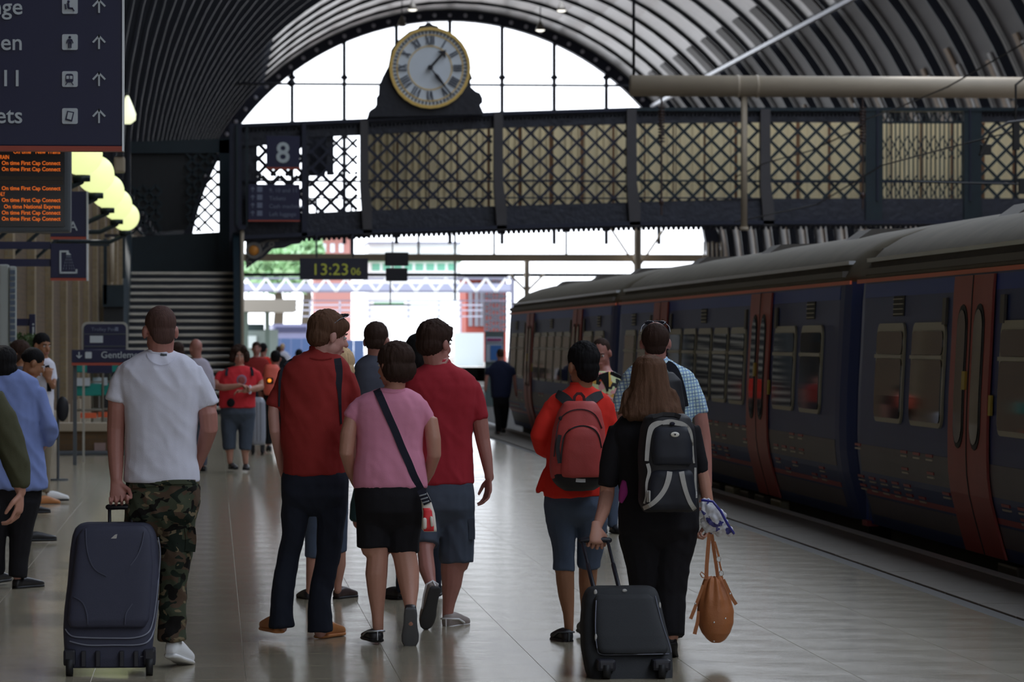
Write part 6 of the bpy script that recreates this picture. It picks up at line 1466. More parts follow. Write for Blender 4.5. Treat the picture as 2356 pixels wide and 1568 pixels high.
# ---------------------------------------------------------------- black top woman
p = Fig(19.6, 1510, 'woman with long brown hair in black top pulling the black suitcase', .0088)
p.head(1498, 872, 0, -.05, .0, .232, hair=None, neck=(1502, 940, 0), neckr=.052)
bm = B(); rings(bm, [(p.V((a+b)/2, y, dy), (b-a)/2*p.u, d, 0) for y, a, b, d, dy in ((817, 1480, 1510, .05, -.005), (823, 1466, 1522, .088, -.01), (836, 1457, 1531, .108, -.012), (862, 1452, 1536, .118, -.012), (888, 1447, 1542, .118, -.022), (915, 1440, 1553, .105, -.045), (938, 1433, 1566, .09, -.07), (955, 1430, 1572, .07, -.09), (968, 1448, 1560, .05, -.10))], 30, 2.1)
for a, b, c_ in (((1545, 905, -.06), (1562, 940, -.08), (1576, 962, -.07)), ((1446, 905, -.04), (1434, 940, -.06), (1424, 952, -.06)), ((1520, 925, -.12), (1535, 960, -.15), (1548, 975, -.16)), ((1485, 925, -.12), (1478, 955, -.15), (1470, 966, -.15))): tube(bm, [p.V(*a), p.V(*b), p.V(*c_)], [.03, .022, .008], 8)
bake(bm, 'hair', h_brown, p.root, .0065, 3, lambda c: .0055*noise.noise(Vector((c.x*75, c.y*40, c.z*4))) + .006*noise.noise(Vector((c.x*22, c.y*20, c.z*5))))
p.cloth('top', m_black, [(938, 1474, 1530, .06), (948, 1450, 1558, .08), (958, 1428, 1578, .10), (975, 1412, 1596, .115), (1000, 1404, 1602, .125), (1060, 1420, 1596, .13), (1120, 1424, 1600, .135), (1142, 1428, 1604, .14)],
        [[(1425, 985, 0, 24), (1413, 1030, 0, 26), (1402, 1080, 0, 23), (1398, 1116, 0, 20.5)], [(1588, 985, 0, 22), (1603, 1030, 0, 20), (1612, 1065, 0, 16), (1616, 1088, 0, 13)]], fold=.006)
p.limb(p.skin, [(1399, 1095, 0, 17.5), (1396, 1140, 0, 17.5), (1388, 1175, -.2, 15.5), (1376, 1206, -.33, 11.5), (1373, 1214, -.35, 12)]); hand_geo(p.skin, p.V(1372, 1209, -.37), Vector((-.02, -.35, -1)), Vector((0, 1, -.3)), Vector((1, .2, 0)), 1.35, .95)
p.limb(p.skin, [(1614, 1070, 0, 13), (1622, 1115, .0, 14.5), (1628, 1150, 0, 13.5), (1628, 1185, -.01, 10.5), (1628, 1192, -.01, 10)]); hand_geo(p.skin, p.V(1629, 1188, -.02), Vector((.05, -.05, -1)), Vector((-1, 0, 0)), Vector((0, 1, 0)), 1.25, .95)
p.cloth('trousers', m_black, [(1135, 1428, 1603, .14), (1175, 1422, 1611, .16), (1215, 1422, 1609, .16), (1245, 1430, 1600, .14)], [[(1472, 1225, 0, 50), (1482, 1300, .02, 41), (1488, 1380, .05, 35), (1490, 1450, .1, 31), (1490, 1480, .12, 30)], [(1556, 1225, 0, 50), (1546, 1300, 0, 40), (1543, 1370, -.02, 34), (1545, 1430, -.06, 32), (1546, 1464, -.08, 31)]], fold=.005)
p.cloth('magenta_hem', mat('magenta cloth', seen(120, 36, 96, 2.3), .8), (), [[(1440, 1105, -.06, 9), (1436, 1130, -.07, 11), (1430, 1155, -.05, 7)]], fold=.004, body=False)
shoe(p, 1490, 1516, .1, 0, 0, m_bsh, None, .25); shoe(p, 1545, 1482, -.12, .05, .5, m_bsh, None, .25)
p.done(skD, .0048); bw = p
bk = thing('backpack', 'black backpack with silver grey trim below the long brown hair', 'backpack', p.V(1538, 1178, -.3)); BN = MATS['black nylon']
b0 = pack(bk, 'pack_body', BN, [(952, 1496, 1574, .06), (960, 1484, 1586, .085), (985, 1474, 1596, .105), (1040, 1470, 1600, .115), (1110, 1470, 1604, .115), (1155, 1472, 1605, .11), (1176, 1482, 1600, .085)], -.27, 3)
b1 = pack(bk, 'front_pocket', mat('navy black nylon', seen(20, 22, 30, 2), .6), [(982, 1512, 1580, .02), (990, 1504, 1588, .035), (1010, 1500, 1592, .045), (1050, 1500, 1594, .05), (1068, 1504, 1592, .04)], -.37, 3)
b2 = pack(bk, 'lower_pocket', MATS['navy black nylon'], [(1080, 1504, 1588, .03), (1090, 1496, 1594, .045), (1130, 1490, 1600, .05), (1160, 1486, 1602, .045), (1172, 1494, 1596, .03)], -.36, 3)
p.bl = [BVHTree.FromPolygons([v.co.copy() for v in o.data.vertices], [tuple(f.vertices) for f in o.data.polygons]) for o in (b0, b1, b2)]
silv = mat('silver grey trim', seen(132, 130, 126, 2.3), .55, var=.15, vscale=20)
for pts, w_ in (([(1488, 1060), (1490, 1030), (1494, 1000), (1500, 982), (1512, 974), (1524, 971)], [9, 10, 11, 13, 12, 8]), ([(1524, 972), (1540, 970), (1555, 972), (1572, 976), (1586, 988), (1592, 1010), (1594, 1040), (1597, 1065)], [9, 12, 12, 10, 8, 6, 5, 4]), ([(1541, 1084), (1538, 1102), (1530, 1124), (1516, 1144), (1498, 1160), (1480, 1169)], [12, 12, 11, 11, 10, 9]), ([(1568, 1084), (1573, 1110), (1579, 1132), (1588, 1155), (1599, 1172)], [12, 11, 10, 10, 10]), ([(1490, 1066), (1494, 1085), (1488, 1110), (1487, 1140), (1482, 1158)], [8, 8, 6, 5, 5]), ([(1600, 1075), (1600, 1110), (1602, 1145)], [5, 5, 5])):
    p.strap('silver_trim', silv, pts, w_, parent=bk, th=.006)
bm = B(); c = p.sf(1553, 999, .004); ell(bm, c, (10*p.u, .006, 6*p.u)); bmobj('oval_badge', bm, mat('badge cream', seen(170, 168, 160, 2.2), .5), bk, True)
bm = B(); prism(bm, [c + Vector((x*p.u, -.008, z*p.u)) for x, z in ((-3, 2), (3, 2), (0, -3))], Vector(), Vector((0, .004, 0))); bmobj('badge_mark', bm, BN, bk)
bm = B(); c = p.sf(1547, 974, .012); ell(bm, c, (6*p.u, .006, 4*p.u)); bmobj('round_badge', bm, m_navys, bk, True)
bm = B(); strip(bm, [p.sf(x, y, .016) for x, y in ((1502, 958), (1525, 952), (1552, 953), (1566, 958))], .02, .01); bmobj('grab_handle', bm, BN, bk)
for x in (1494, 1490): bm = B(); a = p.sf(x, 1130, .014); tube(bm, [a, a - Vector((0, 0, .05))], .006, 6); bmobj('zip_pull', bm, silv, bk, True)
# ---------------------------------------------------------------- floral man
p = Fig(32.3, 1395, 'short-haired man in bright floral shirt looking down, facing the camera', .013)
p.head(1383, 811, 0, math.pi+.35, .35, .236, hair='buzz', hairmat=h_dark, neck=(1392, 856, .02), hdisp=.002)
p.cloth('floral_shirt', FLORAL, [(853, 1375, 1412, .06), (862, 1360, 1428, .09), (878, 1352, 1438, .11), (900, 1354, 1436, .12), (980, 1356, 1434, .125), (1045, 1354, 1436, .13)], [[(1362, 885, 0, 10), (1356, 905, -.02, 10.5)], [(1430, 885, 0, 10), (1436, 905, -.02, 10.5)]], fold=.005)
p.strap('black_neck_panel', m_black, [(1388, 858), (1392, 870), (1396, 885), (1398, 900)], [26, 18, 10, 4]); p.strap('black_yoke', m_black, [(1404, 858), (1418, 864), (1432, 872)], 10)
p.limb(p.skin, [(1357, 905, -.02, 8), (1362, 928, -.1, 7.5), (1380, 912, -.3, 6)]); p.limb(p.skin, [(1435, 905, -.02, 8), (1428, 930, -.1, 7.5), (1398, 915, -.3, 6)])
hand_geo(p.skin, p.V(1380, 912, -.31), Vector((1, -.3, 0)), Vector((0, .3, -1)), Vector((0, -1, 0)), .9, .9); hand_geo(p.skin, p.V(1398, 914, -.31), Vector((-1, -.3, 0)), Vector((0, .3, -1)), Vector((0, -1, 0)), .9, .9)
p.cloth('jeans', m_capri, [(1038, 1360, 1430, .11), (1080, 1358, 1434, .12)], [[(1378, 1080, 0, 18), (1378, 1150, 0, 13), (1380, 1212, 0, 11)], [(1414, 1080, 0, 18), (1411, 1150, 0, 13), (1409, 1212, 0, 11)]])
shoe(p, 1380, 1224, .1, math.pi, 0, m_bsh, None, .28); shoe(p, 1408, 1224, .1, math.pi-.2, 0, m_bsh, None, .28)
p.done(skA, .009)
# ---------------------------------------------------------------- far man by the train
p = Fig(66.5, 1152, 'distant man in dark clothes walking away beside the train front', .02)
p.head(1151, 815, 0, 0, 0, .20, hair='buzz', hairmat=h_dark, neck=(1151, 829, 0), face=False)
p.cloth('dark_top', clothm('navy top', (22, 26, 44), 2.2), [(828, 1145, 1157, .07), (833, 1135, 1167, .09), (845, 1124, 1180, .1), (880, 1128, 1178, .12), (915, 1130, 1174, .13)], [[(1124, 845, 0, 6), (1121, 862, 0, 6)], [(1178, 845, 0, 6), (1182, 862, 0, 6)]])
p.limb(p.skin, [(1121, 860, 0, 4.5), (1118, 880, 0, 4.5), (1117, 898, 0, 3.5)]); p.limb(p.skin, [(1183, 860, 0, 4.5), (1185, 885, 0, 4.5), (1188, 908, 0, 3.5)])
p.cloth('trousers', m_black, [(910, 1132, 1172, .13), (930, 1134, 1172, .13)], [[(1144, 930, 0, 10), (1146, 960, 0, 8), (1147, 993, 0, 7)], [(1163, 930, 0, 10), (1161, 960, .1, 8), (1159, 985, .1, 7)]])
shoe(p, 1146, 998, 0, 0, 0, m_bsh, None, .3); shoe(p, 1159, 996, .1, 0, 0, m_bsh, None, .3)
p.done(skA, .018)
# ---------------------------------------------------------------- woman in red T-shirt facing camera
p = Fig(47.8, 550, 'curly-haired woman in red T-shirt walking towards the camera looking at her hands', .014)
p.head(551, 818, 0, math.pi, .08, .232, hair='curly', hairmat=h_dark, neck=(552, 843, 0), hdisp=.014, vox=.012)
p.cloth('tshirt', clothm('red tee', (150, 36, 42), 2.4), [(841, 538, 567, .07), (846, 522, 584, .1), (855, 508, 596, .13), (875, 504, 592, .16), (905, 504, 588, .18), (937, 505, 588, .18)], [[(512, 856, 0, 9), (505, 868, 0, 10), (501, 877, 0, 9.5)], [(588, 856, 0, 9), (595, 870, 0, 10), (597, 880, 0, 9.5)]], fold=.006)
p.limb(p.skin, [(501, 872, 0, 8.5), (499, 888, -.05, 8.5), (515, 891, -.18, 8), (535, 889, -.25, 7), (552, 886, -.3, 5.5)]); p.limb(p.skin, [(598, 874, 0, 8.5), (600, 890, -.05, 8.5), (588, 893, -.18, 8), (572, 896, -.26, 6.5), (562, 899, -.3, 5.5)])
hand_geo(p.skin, p.V(553, 886, -.3), Vector((1, -.2, -.2)), Vector((0, .6, -1)), Vector((0, -1, .3)), .8); hand_geo(p.skin, p.V(562, 899, -.3), Vector((-1, -.2, 0)), Vector((0, .6, -1)), Vector((0, -1, .3)), .8)
p.cloth('cropped_jeans', m_jean2, [(930, 508, 586, .15), (950, 507, 588, .17), (968, 509, 586, .16)], [[(528, 965, 0, 20), (527, 1000, 0, 16.5), (528, 1033, 0, 14)], [(566, 965, 0, 20), (566, 1000, 0, 16.5), (564, 1034, 0, 14)]], fold=.006)
p.limb(p.skin, [(529, 1025, 0, 9), (529, 1045, 0, 8), (529, 1062, 0, 6.5)]); p.limb(p.skin, [(563, 1025, 0, 9.5), (564, 1045, 0, 8), (565, 1064, 0, 6.5)])
shoe(p, 530, 1078, .1, math.pi-.25, 0, m_bsh, None, .26, W=1.1); shoe(p, 566, 1080, .1, math.pi, 0, m_bsh, None, .26, W=1.1)
p.strap('shoulder_strap', m_strap, [(526, 843), (522, 852), (521, 864)], 6, off=.02, th=.02); p.strap('shoulder_strap', m_strap, [(575, 843), (580, 852), (581, 864)], 6, off=.02, th=.02)
bm = B(); c = p.sf(556, 874, .006, (0,)); ell(bm, c, (.065, .012, .07)); sp = bmobj('chest_print', bm, mat('print pale', seen(110, 84, 100, 2.3), .7), p.root, True)
bm = B(); ell(bm, c - Vector((0, .008, 0)), (.045, .01, .048)); bmobj('print_centre', bm, mat('print brown', seen(110, 56, 52, 2.3), .7), sp, True).location = (0, 0, 0)
bm = B(); ell(bm, p.V(531, 926, -.2), (.05, .03, .055)); bmobj('waist_pouch', bm, m_black, p.root, True)
bm = B(); tube(bm, [p.V(575, 889, -.26), p.V(575, 903, -.26)], .02, 8); bmobj('wristband', bm, m_white, p.root, True)
p.done(skD, .011)
# ---------------------------------------------------------------- light-shirted bald man
p = Fig(47.5, 455, 'bald older man in pale grey shirt behind the white T-shirt man', .016)
p.head(450, 801, 0, -.5, 0, .236, hair=None, neck=(455, 828, 0))
p.cloth('shirt', clothm('pale stripe', (132, 126, 136), 2.3), [(824, 442, 470, .07), (832, 430, 480, .1), (850, 425, 487, .12), (900, 426, 484, .13), (955, 428, 482, .13)], [[(432, 850, 0, 9), (428, 880, 0, 9)], [(480, 850, 0, 9), (486, 880, 0, 9.5), (487, 900, .02, 8)]])
p.limb(p.skin, [(487, 900, 0, 6), (485, 930, .1, 5)]); p.cloth('trousers', m_grey, [(950, 430, 480, .12)], [[(443, 965, 0, 13), (443, 1070, 0, 9)], [(468, 965, 0, 13), (468, 1070, 0, 9)]])
shoe(p, 443, 1084, 0, 0, 0, m_bsh, None, .28); shoe(p, 468, 1084, 0, 0, 0, m_bsh, None, .28); p.done(skA, .014)
# ---------------------------------------------------------------- dark-haired, only the top of the head beside the white T-shirt
p = Fig(50.0, 410, 'dark-haired person just visible between the white collar and the bald man', .018)
p.head(407, 808, 0, 0, 0, .232, hair='bob', hairmat=h_dark, neck=(407, 835, 0)); p.cloth('top', clothm('purple top', (50, 38, 66), 2.2), [(835, 395, 420, .08), (850, 385, 430, .11), (950, 388, 426, .12)], [[(385, 860, 0, 8), (383, 900, 0, 7)], [(430, 860, 0, 8), (432, 900, 0, 7)]])
p.cloth('trousers', m_black, [(945, 388, 426, .12)], [[(398, 960, 0, 11), (398, 1060, 0, 8)], [(416, 960, 0, 11), (416, 1060, 0, 8)]]); shoe(p, 398, 1070, 0, 0, 0, m_bsh, None, .27); shoe(p, 416, 1070, 0, 0, 0, m_bsh, None, .27); p.done(skA, .016)
# ---------------------------------------------------------------- blue shirt
p = Fig(25.4, 20, 'black-haired person in loose blue shirt and black trousers at the left edge', .011)
p.head(8, 838, 0, .15, 0, .232, hair='bob', hairmat=h_black, neck=(8, 885, 0), lobes=[((0, -.03, .01), (.094, .098, .09))])
p.cloth('shirt', m_blue, [(852, -20, 44, .07), (860, -45, 62, .09), (874, -62, 84, .11), (900, -70, 90, .125), (960, -72, 92, .14), (1030, -72, 98, .145), (1080, -74, 106, .15), (1124, -75, 112, .155)],
        [[(80, 900, 0, 20), (98, 940, 0, 22), (112, 980, -.02, 23), (114, 1002, .02, 21), (106, 1016, .06, 15)], [(-62, 900, 0, 20), (-85, 980, 0, 22)]], fold=.011)
bm = B(); rings(bm, [(p.V(12, 862, 0), 34*p.u, .075, 0), (p.V(12, 850, 0), 28*p.u, .066, 0)], 20, 2.1); bmobj('collar', bm, m_blue, p.root, True)
p.limb(p.skin, [(106, 1014, .05, 10), (98, 1030, .1, 8)]); p.limb(p.skin, [(-85, 985, 0, 14), (-85, 1080, 0, 9)])
p.cloth('trousers', m_black, [(1110, -60, 98, .14), (1150, -58, 96, .15)], [[(52, 1150, 0, 42), (48, 1220, 0, 28), (43, 1280, 0, 22), (40, 1326, 0, 21)], [(-12, 1150, 0, 42), (-12, 1230, 0, 26), (-10, 1318, .05, 21)]])
shoe(p, 34, 1355, -.02, .6, 0, m_bsh, None, .30); shoe(p, -16, 1342, .2, .3, 0, m_bsh, None, .29); p.done(skB, .011)
# ---------------------------------------------------------------- olive jacket arm
p = Fig(17.5, -60, 'person in olive jacket cut off by the left edge, one arm and hand showing', .0095)
p.head(-112, 800, 0, 0, 0, .235, hair='short', hairmat=h_dark, neck=(-112, 858, 0))
p.cloth('jacket', m_olive, [(856, -145, -80, .07), (870, -180, -45, .1), (890, -205, -18, .12), (930, -210, -8, .13), (1000, -205, -14, .13), (1130, -202, -12, .14)],
        [[(-24, 915, 0, 32), (4, 965, 0, 33), (22, 1020, 0, 33), (34, 1070, 0, 31), (44, 1105, 0, 24), (46, 1120, 0, 19)], [(-195, 920, 0, 30), (-225, 1000, 0, 28)]], fold=.009)
p.limb(p.skin, [(46, 1112, 0, 13), (48, 1132, 0, 12)]); hand_geo(p.skin, p.V(48, 1130, 0), Vector((-.12, 0, -1)), Vector((-1, .3, 0)), Vector((-.3, -1, 0)), .55, 1.02)
p.limb(p.skin, [(-225, 1000, 0, 20), (-225, 1120, 0, 14)])
p.cloth('jeans', m_capri, [(1110, -190, -4, .13), (1170, -190, 0, .14)], [[(-48, 1180, 0, 46), (-55, 1300, 0, 36), (-58, 1560, 0, 30)], [(-140, 1180, 0, 46), (-140, 1560, 0, 30)]])
shoe(p, -58, 1600, 0, 0, 0, m_bsh, None, .3); shoe(p, -140, 1600, 0, 0, 0, m_bsh, None, .3); p.done(skD, .0052)
# ---------------------------------------------------------------- young man in white, hand at mouth
p = Fig(38.7, 100, 'short-haired young man in white shirt holding something to his mouth', .013)
p.head(98, 794, 0, math.pi-.65, .12, .236, hair='short', hairmat=h_black, neck=(98, 826, 0), hdisp=.003)
p.cloth('shirt', m_white, [(824, 86, 112, .06), (834, 74, 124, .09), (850, 68, 128, .11), (900, 70, 124, .12), (980, 70, 122, .12)], [[(120, 850, 0, 8), (124, 875, -.05, 8)], [(72, 850, 0, 8), (70, 885, 0, 8)]], fold=.005)
p.strap('dark_vest', m_black, [(108, 840), (112, 860), (113, 900)], 10)
p.limb(p.skin, [(124, 872, -.05, 6.5), (122, 890, -.12, 6.5), (112, 872, -.2, 5.5)]); hand_geo(p.skin, p.V(111, 874, -.2), Vector((.05, .1, 1)), Vector((-.5, .8, 0)), Vector((-1, 0, 0)), .9); p.limb(p.skin, [(70, 885, 0, 6.5), (72, 920, .1, 5)])
p.cloth('trousers', clothm('khaki', (96, 88, 74), 2.3), [(970, 72, 120, .11), (1000, 72, 120, .12)], [[(84, 1005, 0, 13), (84, 1135, 0, 8)], [(108, 1005, 0, 12), (106, 1132, 0, 8)]])
shoe(p, 106, 1152, 0, 1.2, 0, m_wsh, None, .24, high=1.3); shoe(p, 88, 1163, -.2, 1.1, 0, m_lea, None, .24, high=1.3); p.done(skC, .010)
# ---------------------------------------------------------------- woman with tied hair
p = Fig(31.0, 62, 'woman with tied dark hair and red collar looking down, profile to the right', .013)
p.head(77, 834, 0, 1.35, .45, .225, hair='tied', hairmat=h_black, neck=(62, 872, 0), hdisp=.002, neckr=.045)
p.cloth('top', m_red2, [(868, 45, 82, .06), (876, 36, 86, .08), (890, 28, 88, .10), (960, 28, 84, .11), (1040, 28, 84, .12)], [[(84, 895, 0, 10), (88, 925, 0, 10)], [(30, 895, 0, 10), (28, 930, 0, 10)]])
p.limb(p.skin, [(88, 925, 0, 7), (88, 970, -.1, 6)]); p.limb(p.skin, [(28, 925, 0, 7), (30, 980, 0, 6)])
p.cloth('trousers', m_jean, [(1030, 30, 84, .12), (1070, 30, 84, .13)], [[(44, 1080, 0, 16), (44, 1225, 0, 10)], [(70, 1080, 0, 16), (66, 1225, 0, 10)]]); shoe(p, 44, 1245, 0, 1.2, 0, m_bsh, None, .25); shoe(p, 62, 1245, 0, 1.2, 0, m_bsh, None, .25); p.done(skC, .010)
# ---------------------------------------------------------------- woman behind them
p = Fig(36.0, 50, 'dark-haired woman seen behind the blue shirt, her face turned right', .015)
p.head(50, 812, 0, math.pi-1.1, .1, .23, hair='bob', hairmat=h_dark, neck=(48, 845, 0)); p.cloth('top', m_grey, [(842, 36, 62, .06), (852, 22, 78, .1), (960, 24, 74, .11)], [[(24, 865, 0, 9), (22, 900, 0, 9)], [(74, 865, 0, 9), (76, 900, 0, 9)]])
p.cloth('trousers', m_jean, [(955, 26, 74, .12)], [[(38, 980, 0, 13), (38, 1160, 0, 8)], [(60, 980, 0, 13), (60, 1160, 0, 8)]]); shoe(p, 38, 1181, 0, 1, 0, m_bsh, None, .26); shoe(p, 60, 1181, 0, 1, 0, m_bsh, None, .26); p.done(skC, .012)
# ---------------------------------------------------------------- background walkers
def walker(Y, px, ytop, top, bottom, hair, label, yaw=0.0, W=.23, hs='short', face=False):
    u = mpp(px, Y); p = Fig(Y, px, label, .022); k = lambda m_: m_/u; fy = 784 + H/u
    hc = ytop + k(.118); p.head(px, hc, 0, yaw, 0, .23, hair=hs, hairmat=hair, neck=(px, hc + k(.15), 0), face=face)
    t = hc + k(.14)
    p.cloth('top', top, [(t, px-k(.07), px+k(.07), .06), (t+k(.05), px-k(W-.04), px+k(W-.04), .09), (t+k(.14), px-k(W), px+k(W), .11), (t+k(.6), px-k(.17), px+k(.17), .12)], [[(px-k(W-.02), t+k(.16), 0, k(.06)), (px-k(W+.02), t+k(.36), 0, k(.055))], [(px+k(W-.02), t+k(.16), 0, k(.06)), (px+k(W+.02), t+k(.36), 0, k(.055))]])
    for s in (-1, 1): p.limb(p.skin, [(px+s*k(W+.01), t+k(.34), 0, k(.045)), (px+s*k(W+.01), t+k(.58), -.05, k(.035)), (px+s*k(W), t+k(.72), -.08, k(.03))])
    p.cloth('trousers', bottom, [(t+k(.56), px-k(.17), px+k(.17), .12), (t+k(.68), px-k(.18), px+k(.18), .13)], [[(px-k(.09), t+k(.7), 0, k(.085)), (px-k(.1), fy-k(.1), 0, k(.055))], [(px+k(.09), t+k(.7), 0, k(.085)), (px+k(.1), fy-k(.1), .1, k(.055))]])
    shoe(p, px-k(.1), fy, 0, yaw, 0, m_bsh, None, .28); shoe(p, px+k(.1), fy, .05, yaw, 0, m_bsh, None, .28); p.done(skA, .018); return p
walker(66, 590, 786, m_red, m_jean, h_dark, 'dark-haired person in red, left one of two behind the curly-haired woman', math.pi, face=True)
walker(72, 606, 789, m_jack, m_black, h_black, 'dark-haired person in bright red, right one of two behind the curly-haired woman', .4)
rp = walker(57, 634, 806, m_black, m_black, h_black, 'black-haired person carrying the red rucksack left of the tall red-shirted man', 0, .21, 'short')
p = rp; rb2 = thing('backpack', 'red rucksack with a small glowing orange light, left of the tall man', 'backpack', p.V(624, 908, -.25))
pack(rb2, 'pack_body', mat('coral nylon', seen(170, 76, 62, 2.2), .6), [(838, 613, 638, .06), (846, 608, 643, .1), (870, 605, 645, .13), (895, 605, 645, .13), (908, 609, 641, .1)], -.25, 2.6, .015)
bm = B(); ell(bm, p.V(620, 875, -.40), (4.2*p.u, .02, 4.2*p.u)); bmobj('orange_light', bm, mat('orange light', (1, .4, .05, 1), .4, emit=(1, .32, .02), es=1.6), rb2, True)
bm = B(); a = p.V(621, 878, -.38); box(bm, (a.x-.05, a.y-.01, a.z-.03), (a.x+.05, a.y+.02, a.z+.06), .01); bmobj('light_housing', bm, m_black, rb2)
walker(130, 650, 790, m_white, m_black, h_light, 'tiny distant figure in white against the blue hoarding', .2)
walker(110, 641, 796, m_black, m_black, h_dark, 'tiny distant figure in black beside the white one', 0)
walker(80, 688, 803, m_black, m_jean, h_black, 'distant dark-haired figure over the red shirt collar', 0)
walker(80, 906, 797, m_white, m_jean, h_black, 'distant dark-haired figure in white left of the grey T-shirt', .3)
# ================================================================= LUGGAGE
m_case = mat('navy case fabric', seen(36, 37, 50, 2.2), .7, var=.08, bump=.15, bscale=300); m_pipe = mat('grey piping', seen(84, 86, 96, 2.2), .45); m_plas = mat('black plastic', seen(16, 16, 24, 2), .45)
YS_ = 18.75; uS = mpp(260, YS_)
S = lambda px, py, dy=0: at(px, py, YS_ + dy)
sc = thing('suitcase', 'large navy upright suitcase pulled by the man in the white T-shirt', 'suitcase', S(250, 1546))
DY = lambda py: (1540-py)/340*.22
def slabr(rr, dy0, ex=6):
    bm = B(); rings(bm, [(S((a+b)/2, y, dy0 + DY(y)), (b-a)/2*uS, d, 0) for y, a, b, d in rr], 40, ex); return bm
b0 = bake(slabr([(1201, 196, 334, .09), (1205, 182, 346, .108), (1214, 172, 354, .118), (1230, 166, 361, .125), (1265, 161, 367, .13), (1340, 155, 368, .13), (1400, 148, 362, .13), (1440, 146, 357, .13), (1470, 147, 354, .13), (1510, 150, 350, .125), (1532, 152, 346, .11)], .12), 'case_body', m_case, sc, .008, 3)
b1 = bake(slabr([(1208, 200, 330, .03), (1216, 188, 340, .045), (1232, 178, 348, .05), (1300, 170, 352, .055), (1380, 160, 348, .055), (1425, 156, 343, .05), (1443, 162, 332, .035)], -.0, 5), 'front_pocket', m_case, sc, .008, 3)
tb_ = [BVHTree.FromPolygons([v.co.copy() for v in o.data.vertices], [tuple(f.vertices) for f in o.data.polygons]) for o in (b0, b1)]
class Q: pass
def mk(Yk, px, bl):
    f = Fig.__new__(Fig); f.Y = Yk; f.u = mpp(px, Yk); f.bl = bl; f.root = None; return f
f = mk(YS_, 260, tb_)
for pts, w_ in (([(150, 1446), (165, 1462), (200, 1466), (260, 1467), (310, 1466), (340, 1455), (352, 1430), (360, 1380), (366, 1320), (369, 1270), (364, 1235)], 3), ([(160, 1474), (200, 1483), (260, 1483), (320, 1482), (345, 1470), (356, 1440), (365, 1380)], 3), ([(323, 1510), (340, 1506), (352, 1495)], 3)): f.strap('piping', m_pipe, pts, w_, parent=sc, th=.006)
for pts in ([(198, 1215), (199, 1250), (206, 1285), (220, 1310), (245, 1324)], [(332, 1220), (327, 1250), (315, 1280), (300, 1300)], [(170, 1372), (190, 1385), (200, 1410), (202, 1436)], [(288, 1436), (290, 1412), (305, 1388)]): f.strap('pressed_seam', mat('seam navy', seen(46, 48, 60, 2.3), .6), pts, 2.4, parent=sc, th=.005)
bm = B(); c = f.sf(262, 1233, .004); prism(bm, [c + Vector((x*uS, 0, z*uS)) for x, z in ((-8, -6), (6, -5), (8, 5), (3, 4))], Vector(), Vector((0, .004, 0))); bmobj('badge', bm, silv, sc)
for x in (160, 344):
    a = S(x, 1534, .0); a.z = .045; bm = B(); tube(bm, [a - Vector((.017, 0, 0)), a + Vector((.017, 0, 0))], .045, 20, caps=False); bmobj('wheel', bm, trub, sc, True)
    bm = B(); box(bm, (a.x-.03, a.y-.02, .05), (a.x+.03, a.y+.16, .13), .012); bmobj('wheel_housing', bm, m_plas, sc)
for x in (192, 225, 280, 313): bm = B(); a = S(x, 1515, -.0); box(bm, (a.x-.012, a.y-.01, a.z-.04), (a.x+.012, a.y+.02, a.z+.04), .005); bmobj('skid_rib', bm, m_plas, sc)
for x in (252, 303): bm = B(); tube(bm, [S(x, 1215, .35), S(x, 1168, .40)], .0085, 10); bmobj('handle_rod', bm, m_plas, sc, True)
bm = B(); tube(bm, [S(249, 1166, .40), S(280, 1165, .40), S(311, 1167, .40)], .0145, 12); bmobj('grip', bm, m_plas, sc, True)
# black suitcase
YK = 18.35; S = lambda px, py, dy=0: at(px, py, YK + dy); uK = mpp(1440, YK)
sk = thing('suitcase', 'black upright suitcase cut by the bottom edge, pulled by the long-haired woman', 'suitcase', S(1440, 1566))
DY = lambda py: (1575-py)/225*.34
def sl(rr, dy0, ex=5):
    bm = B(); rings(bm, [(S((a+b)/2, y, dy0 + DY(y)), (b-a)/2*uK, d, 0) for y, a, b, d in rr], 36, ex); return bm
m_bk = mat('black case fabric', seen(24, 25, 27, 2.1), .75, var=.1, bump=.15, bscale=300)
b0 = bake(sl([(1348, 1362, 1500, .09), (1352, 1352, 1508, .11), (1362, 1344, 1514, .12), (1380, 1338, 1519, .125), (1430, 1334, 1530, .13), (1490, 1336, 1545, .13), (1540, 1346, 1547, .13), (1560, 1352, 1546, .125), (1566, 1358, 1540, .11)], .12), 'case_body', m_bk, sk, .008, 3)
b1 = bake(sl([(1366, 1372, 1495, .03), (1375, 1366, 1505, .045), (1400, 1364, 1512, .05), (1460, 1366, 1530, .055), (1492, 1372, 1538, .05), (1504, 1382, 1532, .035)], -.0, 5), 'front_pocket', m_bk, sk, .008, 3)
f = mk(YK, 1440, [BVHTree.FromPolygons([v.co.copy() for v in o.data.vertices], [tuple(q.vertices) for q in o.data.polygons]) for o in (b0, b1)])
for pts in ([(1508, 1370), (1515, 1400), (1526, 1440), (1540, 1480), (1545, 1500)], [(1372, 1380), (1370, 1440), (1374, 1490), (1384, 1504), (1430, 1505), (1500, 1504), (1540, 1503)]): f.strap('zip', m_pipe, pts, 2, parent=sk, th=.004)
for x, y, w2, h2 in ((1370, 1362, 4, 7), (1437, 1358, 6, 4), (1518, 1392, 3, 8), (1371, 1466, 3, 9)):
    bm = B(); c = f.sf(x, y, .006); ell(bm, c, (w2*uK, .006, h2*uK)); bmobj('zip_pull', bm, silv, sk, True)
